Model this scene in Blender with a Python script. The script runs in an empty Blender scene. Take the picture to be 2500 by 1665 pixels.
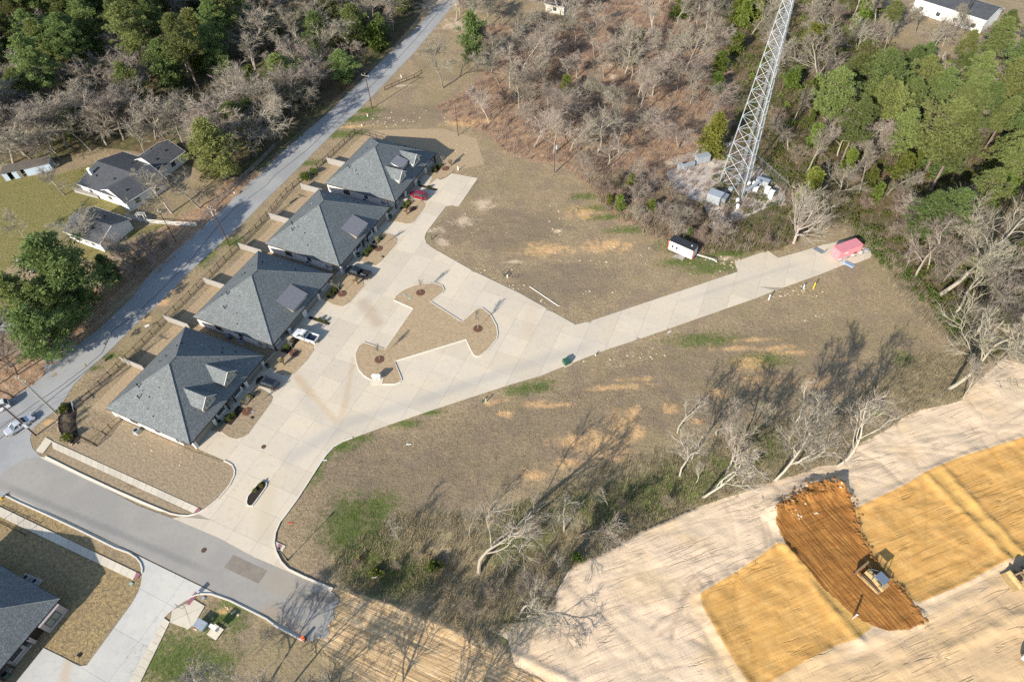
import bpy, bmesh, math, random
import numpy as np
from mathutils import Vector, Matrix, Euler
rng = random.Random(11)
nrs = np.random.RandomState(5)
SC = bpy.context.scene
COL = SC.collection

# ---------------------------------------------------------------- camera
FPX, CX, CY, CAMH = 1580.0, 1250.0, 832.5, 100.0
_d = np.array([(1320 - CX) / FPX, (2140 - CY) / FPX, 1.0]); _d /= np.linalg.norm(_d)
_up = -_d
_fy = np.array([0, 0, 1.0]); _fy = _fy - _up * _fy.dot(_up); _fy /= np.linalg.norm(_fy)
_fx = np.cross(_fy, _up)
RM = np.array([_fx, _fy, _up])            # rows: world axes seen from the camera
cam_data = bpy.data.cameras.new("camera")
cam = bpy.data.objects.new("camera", cam_data); COL.objects.link(cam)
cam_data.sensor_fit = 'HORIZONTAL'; cam_data.sensor_width = 36.0
cam_data.lens = FPX / 2500.0 * 36.0
cam_data.clip_start = 1.0; cam_data.clip_end = 3000.0
_m = np.eye(4); _m[:3, 0] = RM[:, 0]; _m[:3, 1] = -RM[:, 1]; _m[:3, 2] = -RM[:, 2]; _m[2, 3] = CAMH
cam.matrix_world = Matrix(_m.tolist())
SC.camera = cam

# ---------------------------------------------------------------- light
SUN_EL, SHADOW_AZ = math.radians(25.5), math.radians(51.0)   # shadows run towards this azimuth (from +x, ccw)
world = bpy.data.worlds.new("World"); SC.world = world; world.use_nodes = True
wn = world.node_tree; bg = wn.nodes["Background"]
sky = wn.nodes.new("ShaderNodeTexSky"); sky.sky_type = 'NISHITA'; sky.sun_disc = False
sky.sun_elevation = SUN_EL
_sd = (-math.cos(SHADOW_AZ), -math.sin(SHADOW_AZ))            # horizontal direction towards the sun
sky.sun_rotation = math.atan2(_sd[0], _sd[1])
sky.altitude = 100; sky.dust_density = 0.6
wn.links.new(sky.outputs[0], bg.inputs[0]); bg.inputs[1].default_value = 0.125
sun_data = bpy.data.lights.new("sun", 'SUN'); sun_data.energy = 5.0; sun_data.angle = math.radians(0.5)
sun_data.color = (1.0, 0.92, 0.79)
sun = bpy.data.objects.new("sun", sun_data); COL.objects.link(sun)
_sv = Vector((_sd[0] * math.cos(SUN_EL), _sd[1] * math.cos(SUN_EL), math.sin(SUN_EL)))
sun.rotation_euler = _sv.to_track_quat('Z', 'Y').to_euler(); sun.location = (0, 0, 150)
SC.view_settings.view_transform = 'Standard'; SC.view_settings.look = 'None'
SC.view_settings.exposure = 0.9; SC.view_settings.gamma = 1.0
SC.view_settings.use_curve_mapping = False
SC.render.engine = 'CYCLES'
SC.cycles.max_bounces = 4; SC.cycles.diffuse_bounces = 2; SC.cycles.transparent_max_bounces = 4
SC.cycles.use_denoising = False

# ---------------------------------------------------------------- helpers
def G(px, py, z=0.0):
    """ground point (or point at height z) seen at photo pixel px, py"""
    w = RM @ np.array([(px - CX) / FPX, (py - CY) / FPX, 1.0])
    t = (z - CAMH) / w[2]
    return np.array([t * w[0], t * w[1], z])
def T(ox, oy, *pts):
    return [(ox + x * .28065, oy + y * .28065) for x, y in pts]
def PX(p):
    c = RM.T @ (np.array(p, float) - [0, 0, CAMH])
    return (c[0] / c[2] * FPX + CX, c[1] / c[2] * FPX + CY)
def W2(pts, z=0.0):
    return [tuple(G(x, y, z)[:2]) for x, y in pts]
def tag(o, label=None, cat=None, group=None, kind=None):
    if label: o['label'] = label
    if cat: o['category'] = cat
    if group: o['group'] = group
    if kind: o['kind'] = kind
    return o
def thing(name, label, cat, loc=(0, 0, 0), rz=0.0, group=None):
    o = bpy.data.objects.new(name, None); COL.objects.link(o)
    o.empty_display_size = 0.3
    o.location = loc; o.rotation_euler = (0, 0, rz)
    return tag(o, label, cat, group)
def dup(root, loc=None, rz=None, label=None, scale=None):
    r = root.copy(); COL.objects.link(r)
    if loc is not None: r.location = loc
    if rz is not None: r.rotation_euler = (0, 0, rz)
    if scale is not None: r.scale = (scale,) * 3
    if label: r['label'] = label
    for ch in list(root.children):
        c = ch.copy(); COL.objects.link(c); c.parent = r
        for g in list(ch.children):
            d = g.copy(); COL.objects.link(d); d.parent = c
    return r
def mesh_np(name, v, f, mats, midx=None, smooth=False):
    """v (n,3) array, f (m,k) array of equal-size faces"""
    v = np.asarray(v, np.float32); f = np.asarray(f, np.int32)
    me = bpy.data.meshes.new(name)
    me.vertices.add(len(v)); me.vertices.foreach_set("co", v.ravel())
    k = f.shape[1]
    me.loops.add(f.size); me.loops.foreach_set("vertex_index", f.ravel())
    me.polygons.add(len(f))
    me.polygons.foreach_set("loop_start", np.arange(0, f.size, k, dtype=np.int32))
    me.polygons.foreach_set("loop_total", np.full(len(f), k, np.int32))
    if midx is not None: me.polygons.foreach_set("material_index", np.asarray(midx, np.int32))
    if smooth: me.polygons.foreach_set("use_smooth", np.ones(len(f), bool))
    me.update(calc_edges=True)
    for m in (mats if isinstance(mats, (list, tuple)) else [mats]): me.materials.append(m)
    return me
def link(name, me, parent=None, loc=None, rz=None):
    o = bpy.data.objects.new(name, me); COL.objects.link(o)
    if parent: o.parent = parent
    if loc is not None: o.location = loc
    if rz is not None: o.rotation_euler = (0, 0, rz)
    return o
class MB:
    def __init__(s): s.v = []; s.f = []; s.m = []
    def add(s, vs, fs, mi=0):
        b = len(s.v); s.v += [tuple(map(float, p)) for p in vs]
        s.f += [tuple(i + b for i in q) for q in fs]; s.m += [mi] * len(fs); return s
    def box(s, c, sz, rz=0.0, mi=0, top=1.0, rx=0.0):
        hx, hy, hz = sz[0] / 2, sz[1] / 2, sz[2] / 2
        ca, sa = math.cos(rz), math.sin(rz); vs = []
        for z in (-1, 1):
            k = 1.0 if z < 0 else top
            for x, y in ((-1, -1), (1, -1), (1, 1), (-1, 1)):
                X, Y, Z = x * hx * k, y * hy * k, z * hz
                if rx: Y, Z = Y * math.cos(rx) - Z * math.sin(rx), Y * math.sin(rx) + Z * math.cos(rx)
                vs.append((c[0] + X * ca - Y * sa, c[1] + X * sa + Y * ca, c[2] + Z))
        return s.add(vs, [(0, 3, 2, 1), (4, 5, 6, 7), (0, 1, 5, 4), (1, 2, 6, 5), (2, 3, 7, 6), (3, 0, 4, 7)], mi)
    def tube(s, pts, rad, n=6, mi=0, cap=True):
        P = [Vector(p) for p in pts]
        if not isinstance(rad, (list, tuple)): rad = [rad] * len(P)
        vs = []
        for i, p in enumerate(P):
            d = (P[min(i + 1, len(P) - 1)] - P[max(i - 1, 0)])
            if d.length < 1e-6: d = Vector((0, 0, 1))
            d.normalize()
            a = d.cross(Vector((0, 0, 1)) if abs(d.z) < .9 else Vector((1, 0, 0))).normalized(); b = d.cross(a)
            for k in range(n):
                t = 2 * math.pi * k / n
                vs.append(p + a * math.cos(t) * rad[i] + b * math.sin(t) * rad[i])
        fs = []
        for i in range(len(P) - 1):
            for k in range(n):
                fs.append((i * n + k, i * n + (k + 1) % n, (i + 1) * n + (k + 1) % n, (i + 1) * n + k))
        if cap:
            fs.append(tuple(range(n - 1, -1, -1))); fs.append(tuple((len(P) - 1) * n + k for k in range(n)))
        return s.add(vs, fs, mi)
    def cyl(s, c, r, h, n=12, mi=0, r2=None):
        return s.tube([c, (c[0], c[1], c[2] + h)], [r, r if r2 is None else r2], n, mi)
    def prism(s, poly, z0, z1, mi=0):
        n = len(poly)
        ar = sum(poly[i][0] * poly[(i + 1) % n][1] - poly[(i + 1) % n][0] * poly[i][1] for i in range(n))
        if ar < 0: poly = poly[::-1]
        vs = [(x, y, z0) for x, y in poly] + [(x, y, z1) for x, y in poly]
        fs = [tuple(range(n, 2 * n))] + [(i, (i + 1) % n, n + (i + 1) % n, n + i) for i in range(n)]
        return s.add(vs, fs, mi)
    def loft(s, secs, mi=0, closed=True, caps=True):
        """secs: list of equal-length vertex rings"""
        n = len(secs[0]); vs = [p for r in secs for p in r]; fs = []
        for i in range(len(secs) - 1):
            for k in range(n if closed else n - 1):
                fs.append((i * n + k, i * n + (k + 1) % n, (i + 1) * n + (k + 1) % n, (i + 1) * n + k))
        if caps: fs += [tuple(range(n - 1, -1, -1)), tuple((len(secs) - 1) * n + k for k in range(n))]
        return s.add(vs, fs, mi)
    def mesh(s, name, mats, smooth=False):
        me = bpy.data.meshes.new(name); me.from_pydata(s.v, [], s.f)
        for m in (mats if isinstance(mats, (list, tuple)) else [mats]): me.materials.append(m)
        me.polygons.foreach_set("material_index", s.m)
        if smooth: me.polygons.foreach_set("use_smooth", [True] * len(s.f))
        me.update(); return me
    def build(s, name, mats, parent=None, loc=None, rz=None, smooth=False):
        return link(name, s.mesh(name, mats, smooth), parent, loc, rz)

# ---------------------------------------------------------------- materials
def nodes_of(m):
    m.use_nodes = True; nt = m.node_tree
    return nt, nt.nodes, nt.links, nt.nodes["Principled BSDF"]
def mk(name, c1, c2=None, scale=4.0, rough=.8, bump=0.0, metal=0.0, rnd=0.0, detail=3.0, world_pos=False, stretch=None, spec=.3, contrast=1.0):
    m = bpy.data.materials.new(name); nt, N, L, B = nodes_of(m)
    B.inputs['Roughness'].default_value = rough; B.inputs['Metallic'].default_value = metal
    B.inputs['Specular IOR Level'].default_value = spec
    c2 = c2 or tuple(c * .8 for c in c1)
    if world_pos:
        g = N.new("ShaderNodeNewGeometry"); src = g.outputs['Position']
    else:
        g = N.new("ShaderNodeTexCoord"); src = g.outputs['Object']
    if stretch:
        mp = N.new("ShaderNodeMapping"); mp.inputs['Rotation'].default_value = (0, 0, stretch[0]); mp.inputs['Scale'].default_value = stretch[1]
        L.new(src, mp.inputs[0]); src = mp.outputs[0]
    n = N.new("ShaderNodeTexNoise"); n.inputs['Scale'].default_value = scale; n.inputs['Detail'].default_value = detail
    n.inputs['Roughness'].default_value = .65; L.new(src, n.inputs['Vector'])
    mr = N.new("ShaderNodeMapRange"); mr.inputs[1].default_value = .5 - .22 / contrast; mr.inputs[2].default_value = .5 + .22 / contrast
    L.new(n.outputs[0], mr.inputs[0])
    mx = N.new("ShaderNodeMix"); mx.data_type = 'RGBA'; L.new(mr.outputs[0], mx.inputs[0])
    mx.inputs[6].default_value = (*c1, 1); mx.inputs[7].default_value = (*c2, 1)
    out = mx.outputs[2]
    if rnd:
        oi = N.new("ShaderNodeObjectInfo"); r = N.new("ShaderNodeMapRange")
        r.inputs[3].default_value = 1 - rnd; r.inputs[4].default_value = 1 + rnd; L.new(oi.outputs['Random'], r.inputs[0])
        hs = N.new("ShaderNodeHueSaturation"); L.new(r.outputs[0], hs.inputs['Value']); L.new(out, hs.inputs['Color']); out = hs.outputs[0]
    L.new(out, B.inputs['Base Color'])
    if bump:
        b = N.new("ShaderNodeBump"); b.inputs['Strength'].default_value = 1; b.inputs['Distance'].default_value = bump
        L.new(n.outputs[0], b.inputs['Height']); L.new(b.outputs[0], B.inputs['Normal'])
    return m
M = {}
M['white'] = mk('white_paint', (.72, .71, .68), (.64, .63, .6), 3)
M['brick_white'] = mk('white_brick', (.62, .6, .57), (.5, .48, .46), 9, bump=.01)
M['brick_pink'] = mk('pinkish_brick', (.38, .32, .3), (.3, .26, .25), 9)
M['tan_wall'] = mk('tan_siding', (.3, .255, .2), (.27, .23, .18), 6)
M['cream_wall'] = mk('cream_siding', (.58, .54, .46), (.52, .48, .42), 6)
M['dark_wood'] = mk('dark_timber', (.045, .028, .02), (.03, .02, .015), 8)
M['garage'] = mk('garage_door_paint', (.2, .19, .165), (.18, .17, .15), 5)
M['black'] = mk('black_metal', (.012, .012, .013), None, 5, .5)
M['glass'] = mk('window_glass', (.03, .04, .045), (.06, .075, .08), 1.5, .08, spec=.8)
M['glass_pale'] = mk('pale_window_glass', (.2, .24, .22), (.14, .18, .17), 2.5, .12, spec=.6)
M['steel'] = mk('galvanised_steel', (.4, .43, .46), (.31, .34, .37), 3, .45, metal=.35)
M['steel_dark'] = mk('grey_steel', (.25, .27, .29), (.2, .21, .23), 3, .5, metal=.3)
M['metal_roof'] = mk('metal_roofing', (.23, .23, .25), (.2, .2, .215), 2, .4, metal=.3)
M['grey_wood'] = mk('weathered_boards', (.3, .28, .26), (.2, .185, .17), 6, stretch=(0, (6, 6, .6)))
M['pole_wood'] = mk('treated_pole', (.09, .042, .028), (.05, .026, .02), 5)
M['pole_grey'] = mk('grey_pole', (.3, .29, .24), (.22, .21, .17), 5)
M['wire'] = mk('cable', (.1, .1, .1), None, 5, .5)
M['rubber'] = mk('rubber', (.02, .02, .02), None, 9, .8)
M['rim'] = mk('alloy', (.45, .45, .46), None, 9, .3, metal=.8)
M['green_box'] = mk('green_cabinet_paint', (.03, .09, .06), None, 4, .5)
M['pale_green'] = mk('pale_green_plastic', (.3, .42, .38), None, 4, .5)
M['orange'] = mk('orange_plastic', (.75, .13, .02), None, 4, .5)
M['yellow'] = mk('yellow_paint', (.75, .5, .03), None, 4, .5)
M['dozer'] = mk('faded_yellow_paint', (.44, .31, .14), (.3, .2, .09), 2.5, .5)
M['mud_steel'] = mk('muddy_steel', (.24, .17, .1), (.14, .1, .07), 4, .6)
M['slate_paint'] = mk('slate_paint', (.13, .17, .22), None, 3, .5)
M['red_paint'] = mk('faded_red_container', (.55, .22, .25), (.48, .18, .21), 1.2, .55)
M['red_trim'] = mk('red_trim', (.6, .07, .04), None, 4, .5)
M['dark_roof'] = mk('dark_membrane', (.03, .032, .036), (.022, .024, .028), 2, .6)
M['stone'] = mk('pale_limestone', (.55, .45, .31), (.42, .34, .23), 3, .9, rnd=.2)
M['stone_border'] = mk('border_stone', (.36, .26, .19), (.25, .18, .14), 3, .9, rnd=.3)
M['mulch'] = mk('dark_mulch', (.035, .025, .02), (.02, .015, .012), 6, .95, bump=.05)
M['mulch_red'] = mk('red_mulch', (.14, .07, .045), (.09, .045, .03), 6, .95, bump=.05)
M['kerb'] = mk('kerb_concrete', (.6, .56, .49), (.5, .46, .4), 1.2, .85, world_pos=True)
M['tactile'] = mk('red_tactile_paving', (.3, .13, .15), None, 4)
M['skin'] = mk('skin', (.35, .2, .14), None, 5, .6)
M['grey_cloth'] = mk('grey_cloth', (.3, .32, .36), None, 8)
M['white_cloth'] = mk('pale_shirt', (.7, .72, .75), None, 8)
M['iron_cast'] = mk('rusty_cast_iron', (.1, .05, .035), None, 9)

def shingle(name, c, speck):
    m = bpy.data.materials.new(name); nt, N, L, B = nodes_of(m); B.inputs['Roughness'].default_value = .75
    tc = N.new("ShaderNodeTexCoord")
    v = N.new("ShaderNodeTexVoronoi"); v.inputs['Scale'].default_value = 6.5; L.new(tc.outputs['Object'], v.inputs['Vector'])
    n = N.new("ShaderNodeTexNoise"); n.inputs['Scale'].default_value = .5; n.inputs['Detail'].default_value = 3; L.new(tc.outputs['Object'], n.inputs['Vector'])
    sp = N.new("ShaderNodeSeparateColor"); L.new(v.outputs['Color'], sp.inputs[0])
    pw = N.new("ShaderNodeMath"); pw.operation = 'POWER'; pw.inputs[1].default_value = 2.2; L.new(sp.outputs[0], pw.inputs[0])
    mx = N.new("ShaderNodeMix"); mx.data_type = 'RGBA'; L.new(pw.outputs[0], mx.inputs[0])
    mx.inputs[6].default_value = (*c, 1); mx.inputs[7].default_value = (*speck, 1)
    hs = N.new("ShaderNodeHueSaturation"); mr = N.new("ShaderNodeMapRange"); mr.inputs[3].default_value = .8; mr.inputs[4].default_value = 1.2
    L.new(n.outputs[0], mr.inputs[0]); L.new(mr.outputs[0], hs.inputs['Value']); L.new(mx.outputs[2], hs.inputs['Color']); L.new(hs.outputs[0], B.inputs['Base Color'])
    b = N.new("ShaderNodeBump"); b.inputs['Strength'].default_value = 1; b.inputs['Distance'].default_value = .03; L.new(sp.outputs[1], b.inputs['Height']); L.new(b.outputs[0], B.inputs['Normal'])
    return m
M['shingle'] = shingle('grey_green_shingles', (.08, .092, .097), (.155, .172, .175))
M['shingle_dark'] = shingle('charcoal_shingles', (.045, .048, .055), (.08, .085, .09))

def foliage(name, c1, c2, rnd=.25, trans=.25):
    m = bpy.data.materials.new(name); nt, N, L, B = nodes_of(m)
    out = N["Material Output"]; B.inputs['Roughness'].default_value = .6; B.inputs['Specular IOR Level'].default_value = .2
    tc = N.new("ShaderNodeNewGeometry")
    n = N.new("ShaderNodeTexNoise"); n.inputs['Scale'].default_value = .9; n.inputs['Detail'].default_value = 2; L.new(tc.outputs['Position'], n.inputs['Vector'])
    mx = N.new("ShaderNodeMix"); mx.data_type = 'RGBA'; L.new(n.outputs[0], mx.inputs[0])
    mx.inputs[6].default_value = (*c1, 1); mx.inputs[7].default_value = (*c2, 1)
    oi = N.new("ShaderNodeObjectInfo")
    r = N.new("ShaderNodeMapRange"); r.inputs[3].default_value = 1 - rnd; r.inputs[4].default_value = 1 + rnd; L.new(oi.outputs['Random'], r.inputs[0])
    r2 = N.new("ShaderNodeMapRange"); r2.inputs[3].default_value = .5 - .03 * (rnd > 0); r2.inputs[4].default_value = .5 + .03 * (rnd > 0)
    mu = N.new("ShaderNodeMath"); mu.operation = 'FRACT'; mm = N.new("ShaderNodeMath"); mm.operation = 'MULTIPLY'; mm.inputs[1].default_value = 7.3
    L.new(oi.outputs['Random'], mm.inputs[0]); L.new(mm.outputs[0], mu.inputs[0]); L.new(mu.outputs[0], r2.inputs[0])
    hs = N.new("ShaderNodeHueSaturation"); L.new(r.outputs[0], hs.inputs['Value']); L.new(r2.outputs[0], hs.inputs['Hue']); L.new(mx.outputs[2], hs.inputs['Color'])
    L.new(hs.outputs[0], B.inputs['Base Color'])
    if trans:
        t = N.new("ShaderNodeBsdfTranslucent"); L.new(hs.outputs[0], t.inputs[0])
        ms = N.new("ShaderNodeMixShader"); ms.inputs[0].default_value = trans
        L.new(B.outputs[0], ms.inputs[1]); L.new(t.outputs[0], ms.inputs[2]); L.new(ms.outputs[0], out.inputs['Surface'])
    return m
M['needles'] = foliage('pine_needles', (.11, .15, .045), (.21, .24, .08), .35, .35)
M['needles_dark'] = foliage('cedar_sprays', (.03, .055, .02), (.06, .085, .025), .25)
M['leaf'] = foliage('evergreen_leaves', (.075, .115, .02), (.15, .17, .035), .35)
M['leaf_yellow'] = foliage('yellowish_leaves', (.15, .15, .03), (.2, .19, .04), .1)
M['grass_blades'] = foliage('dry_grass_blades', (.42, .34, .22), (.3, .24, .15), .2, .4)
M['green_blades'] = foliage('green_grass_blades', (.12, .2, .035), (.2, .25, .07), .2, .5)
M['twig'] = foliage('bare_twigs', (.29, .25, .2), (.19, .165, .13), .28, 0)
M['bark'] = foliage('pale_bark', (.32, .285, .235), (.2, .175, .14), .25, 0)
M['bark_white'] = foliage('white_bark', (.42, .385, .33), (.27, .24, .2), .12, 0)
M['bark_dark'] = foliage('dark_bark', (.09, .075, .065), (.055, .045, .04), .2, 0)
M['bark_pine'] = foliage('pine_bark', (.2, .16, .135), (.13, .1, .085), .15, 0)
M['brush'] = foliage('brown_brush', (.3, .235, .175), (.18, .145, .11), .25, .15)
M['plume'] = foliage('pampas_plume', (.45, .35, .22), (.35, .26, .16), .1, .2)
# ---------------------------------------------------------------- regions traced on the photo, as ground points
def fbm(x, y, s, seed=0, oc=3):
    """cheap value noise on arrays, roughly 0..1"""
    out = np.zeros_like(x); amp = .5; r = np.random.RandomState(seed)
    for o in range(oc):
        tb = r.rand(256, 256); X = x / s + 57.3 * o; Y = y / s + 31.7 * o
        xi = np.floor(X).astype(int); yi = np.floor(Y).astype(int); fx = X - xi; fy = Y - yi
        fx = fx * fx * (3 - 2 * fx); fy = fy * fy * (3 - 2 * fy)
        a = tb[xi % 256, yi % 256]; b = tb[(xi + 1) % 256, yi % 256]; c = tb[xi % 256, (yi + 1) % 256]; d = tb[(xi + 1) % 256, (yi + 1) % 256]
        out += amp * ((a * (1 - fx) + b * fx) * (1 - fy) + (c * (1 - fx) + d * fx) * fy); s /= 2.0; amp /= 2
    return out / (1 - .5 ** oc)
def sdf(x, y, poly):
    """signed distance, positive inside"""
    P = np.array(poly, float); n = len(P); d = np.full(x.shape, 1e9); ins = np.zeros(x.shape, bool)
    for i in range(n):
        a = P[i]; b = P[(i + 1) % n]; e = b - a; L2 = max(e @ e, 1e-9)
        t = np.clip(((x - a[0]) * e[0] + (y - a[1]) * e[1]) / L2, 0, 1)
        d = np.minimum(d, np.hypot(x - a[0] - t * e[0], y - a[1] - t * e[1]))
        if a[1] != b[1]:
            c = ((a[1] > y) != (b[1] > y)) & (x < (b[0] - a[0]) * (y - a[1]) / (b[1] - a[1]) + a[0]); ins ^= c
    return np.where(ins, d, -d)
def dline(x, y, pts):
    P = np.array(pts, float); d = np.full(x.shape, 1e9)
    for i in range(len(P) - 1):
        a = P[i]; b = P[i + 1]; e = b - a; L2 = max(e @ e, 1e-9)
        t = np.clip(((x - a[0]) * e[0] + (y - a[1]) * e[1]) / L2, 0, 1)
        d = np.minimum(d, np.hypot(x - a[0] - t * e[0], y - a[1] - t * e[1]))
    return d

SAND = [(1170, 1530), (1288, 1517), (1324, 1500), (1355, 1477), (1361, 1444), (1380, 1399), (1408, 1376), (1464, 1351), (1509, 1332), (1563, 1295), (1605, 1278), (1661, 1253), (1740, 1225), (1850, 1193), (1887, 1176), (1976, 1151), (1996, 1140), (2044, 1137), (2075, 1109), (2083, 1087), (2130, 1070), (2181, 1039), (2201, 1022), (2243, 1002), (2299, 991), (2350, 977), (2383, 932), (2425, 899), (2448, 876), (2500, 890), (2800, 800), (2900, 1800), (1300, 1800), (1240, 1560)]
DIRTROAD = [(813, 1443), (848, 1440), (890, 1455), (957, 1477), (1040, 1510), (1097, 1536), (1181, 1587), (1270, 1630), (1400, 1700), (1400, 1820), (1100, 1820), (990, 1740), (900, 1665), (845, 1632), (777, 1576), (775, 1555), (795, 1500)]
PAD1 = [(1709, 1449), (1800, 1395), (1900, 1325), (1950, 1345), (2010, 1415), (2095, 1495), (2130, 1530), (2094, 1559), (2046, 1573), (1968, 1612), (1870, 1670), (1840, 1700), (1824, 1665), (1765, 1570), (1714, 1478)]
DARK = [(1895, 1237), (1934, 1218), (1957, 1204), (1973, 1188), (2024, 1179), (2046, 1182), (2069, 1204), (2088, 1253), (2097, 1304), (2125, 1351), (2160, 1396), (2201, 1438), (2243, 1491), (2254, 1522), (2229, 1534), (2167, 1542), (2088, 1506), (2000, 1425), (1920, 1334), (1893, 1278)]
PAD2 = [(2070, 1250), (2201, 1188), (2257, 1154), (2327, 1123), (2411, 1095), (2490, 1070), (2700, 1000), (2760, 1250), (2500, 1357), (2462, 1365), (2355, 1424), (2243, 1472), (2190, 1450), (2140, 1400), (2090, 1320), (2075, 1290)]
BERM2 = [(2257, 1157), (2305, 1148), (2400, 1250), (2500, 1352), (2462, 1366), (2350, 1250)]
WOODMID = [(1060, 260), (1130, 225), (1180, 190), (1190, 140), (1170, 60), (1230, 60), (1330, 90), (1400, 60), (1420, 0), (1430, -60), (1760, -60), (1800, 300), (1860, 500), (1720, 620), (1640, 610), (1560, 560), (1500, 535), (1460, 480), (1420, 440), (1370, 400), (1300, 395), (1230, 370), (1180, 320), (1110, 300)]
WOODLEFT = [(-500, -500), (1130, -500), (1060, -20), (1020, 45), (950, 130), (850, 230), (740, 330), (640, 410), (590, 435), (500, 420), (440, 400), (330, 370), (240, 360), (130, 395), (-300, 420)]
WOODRIGHT = [(1780, -60), (2120, -60), (2150, 100), (2240, 130), (2380, 150), (2520, 120), (3000, 0), (3000, 900), (2520, 860), (2440, 870), (2370, 900), (2310, 800), (2240, 715), (2170, 620), (2100, 555), (2040, 545), (1900, 610), (1790, 620), (1720, 620), (1700, 500), (1790, 300)]
LITTERSW = [(-200, 850), (60, 870), (130, 860), (150, 905), (20, 985), (-200, 1100)]
LITTERS2 = [(210, 720), (290, 660), (330, 690), (275, 740), (245, 800), (200, 830), (150, 850)]
LITTERS3 = [(330, 600), (420, 540), (490, 500), (560, 440), (620, 420), (640, 430), (500, 560), (400, 650), (350, 700), (290, 680)]
LAWNLEFT = [(-200, 430), (130, 430), (230, 400), (300, 500), (330, 560), (420, 540), (500, 420), (450, 500), (420, 545), (300, 590), (230, 640), (150, 610), (60, 600), (40, 640), (-200, 800)]
GRAVEL = [(1625, 418), (1700, 392), (1780, 378), (1838, 393), (1915, 468), (1920, 500), (1870, 508), (1800, 540), (1740, 548), (1718, 500), (1640, 460)]
BRUSHBELT = [(780, 1400), (850, 1330), (960, 1260), (1050, 1240), (1180, 1260), (1300, 1210), (1420, 1150), (1560, 1110), (1700, 1080), (1860, 1030), (2000, 1010), (2080, 980), (2200, 880), (2320, 850), (2380, 900), (2350, 977), (2243, 1002), (2181, 1039), (2075, 1109), (1976, 1151), (1850, 1193), (1661, 1253), (1509, 1332), (1380, 1399), (1355, 1477), (1288, 1517), (1181, 1560), (1097, 1530), (957, 1470), (850, 1435)]
# px, py, rx, ry (metres) of grassy green spots
GREENS = [(1420, 1230, 6, 2), (1520, 1215, 6, 2), (1620, 1180, 6, 2.2), (1720, 1165, 5, 2), (1780, 1130, 5, 2), (1240, 1330, 4, 4), (870, 1300, 5, 5), (930, 1340, 3, 4), (850, 1275, 5, 5), (880, 1320, 4, 5), (905, 1375, 4, 4), (960, 1405, 5, 4), (1000, 1395, 5, 3), (920, 1240, 4, 3), (765, 1140, 2, 4), (840, 1090, 2.5, 1.5), (870, 1068, 3, 1.2), (790, 1110, 2, 2), (990, 1035, 3, 1), (1050, 1005, 3, 1), (1310, 1290, 4, 4), (1290, 1270, 4, 3), (1480, 1250, 5, 3), (1560, 1200, 7, 3), (1660, 1160, 4, 3), (1690, 1190, 4, 3), (1600, 1220, 5, 3), (1880, 1090, 4, 4), (1830, 1060, 3, 2), (1690, 640, 8, 2), (1650, 600, 5, 2.5), (1740, 655, 7, 2), (1780, 620, 5, 1.5), (1450, 510, 6, 1.2), (1480, 530, 6, 1.2), (1430, 480, 4, 1.5), (1550, 560, 7, 1.4), (2210, 880, 2, 2), (1180, 855, 3, 2), (1320, 940, 3, 1.5), (1280, 950, 4, 1.5), (420, 1600, 6, 4), (500, 1620, 5, 4), (460, 1640, 6, 3), (560, 1500, 4, 3), (1330, 830, 4, 1.5), (1720, 830, 8, 2), (1860, 880, 6, 2), (500, 620, 3, 5), (800, 330, 12, 2), (870, 290, 6, 2), (720, 400, 10, 1.6), (560, 590, 4, 2), (240, 870, 5, 1.2), (200, 900, 4, 1), (900, 270, 5, 2), (1250, 1540, 3, 2), (370, 1180, 2.5, .8), (1290, 1535, 4, 2), (1000, 1420, 4, 2)]
ORANGES = [(1345, 990, 6, .9), (1300, 985, 4, 1), (1510, 945, 7, .9), (1560, 925, 5, .8), (1450, 1080, 6, 3.5), (1480, 1110, 5, 3), (1520, 1030, 4, 4), (1400, 1075, 5, 2), (1500, 1090, 4, 3), (1560, 1060, 3, 2), (1550, 1010, 2, 2), (1390, 1130, 5, 1.4), (1300, 1160, 3, 2), (1800, 850, 6, .9), (1840, 830, 6, .8), (1900, 850, 6, 1), (1830, 890, 5, 3), (1860, 930, 5, 3), (1760, 960, 3, 2), (1940, 860, 5, 1.2), (1990, 930, 5, 2), (2050, 880, 3, 1), (1230, 1010, 3, 1), (1205, 980, 3, 1), (1640, 1000, 2, 1.4), (1700, 1030, 2, 1), (380, 740, 5, 1.4), (400, 710, 5, 1.3), (350, 780, 3, 1), (420, 690, 3, 1), (1420, 520, 6, 3), (1330, 610, 8, 3), (1480, 600, 9, 3), (1320, 1520, 3, 1), (1150, 300, 10, 3), (850, 310, 8, 1), (2100, 1030, 3, 1), (120, 1030, 2, .7), (160, 1000, 2, .6), (550, 1490, 2, .6)]
PALES = [(1080, 590, 4, 3), (1060, 560, 5, 2), (1130, 540, 5, 3), (1180, 500, 4, 4), (1130, 680, 5, 1), (1200, 700, 4, 1), (1360, 565, 2.5, 1.2), (1250, 640, 5, 1), (1110, 470, 5, 2), (985, 210, 6, 1.2), (1480, 160, 5, 3.5), (1495, 190, 3, 3), (1640, 400, 4, 1.5), (280, 650, 6, 2), (290, 630, 5, 2), (250, 690, 5, 1.5), (2360, 90, 14, .8), (2320, 80, 12, .8), (1770, 630, 3, 1.3), (1300, 1470, 2, 1.2), (1180, 1490, 2, 1), (2220, 950, 1, 2), (1080, 10, 20, 12), (1130, 60, 14, 8), (1000, 330, 10, 4)]
DARKS = [(1250, 560, 10, 6), (1120, 560, 6, 4), (1380, 690, 10, 5), (1270, 740, 5, 1.4), (870, 1180, 5, 9), (1700, 1240, 8, 2), (1000, 1190, 10, 7), (380, 1150, 5, 3), (1000, 280, 12, 4)]

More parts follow.
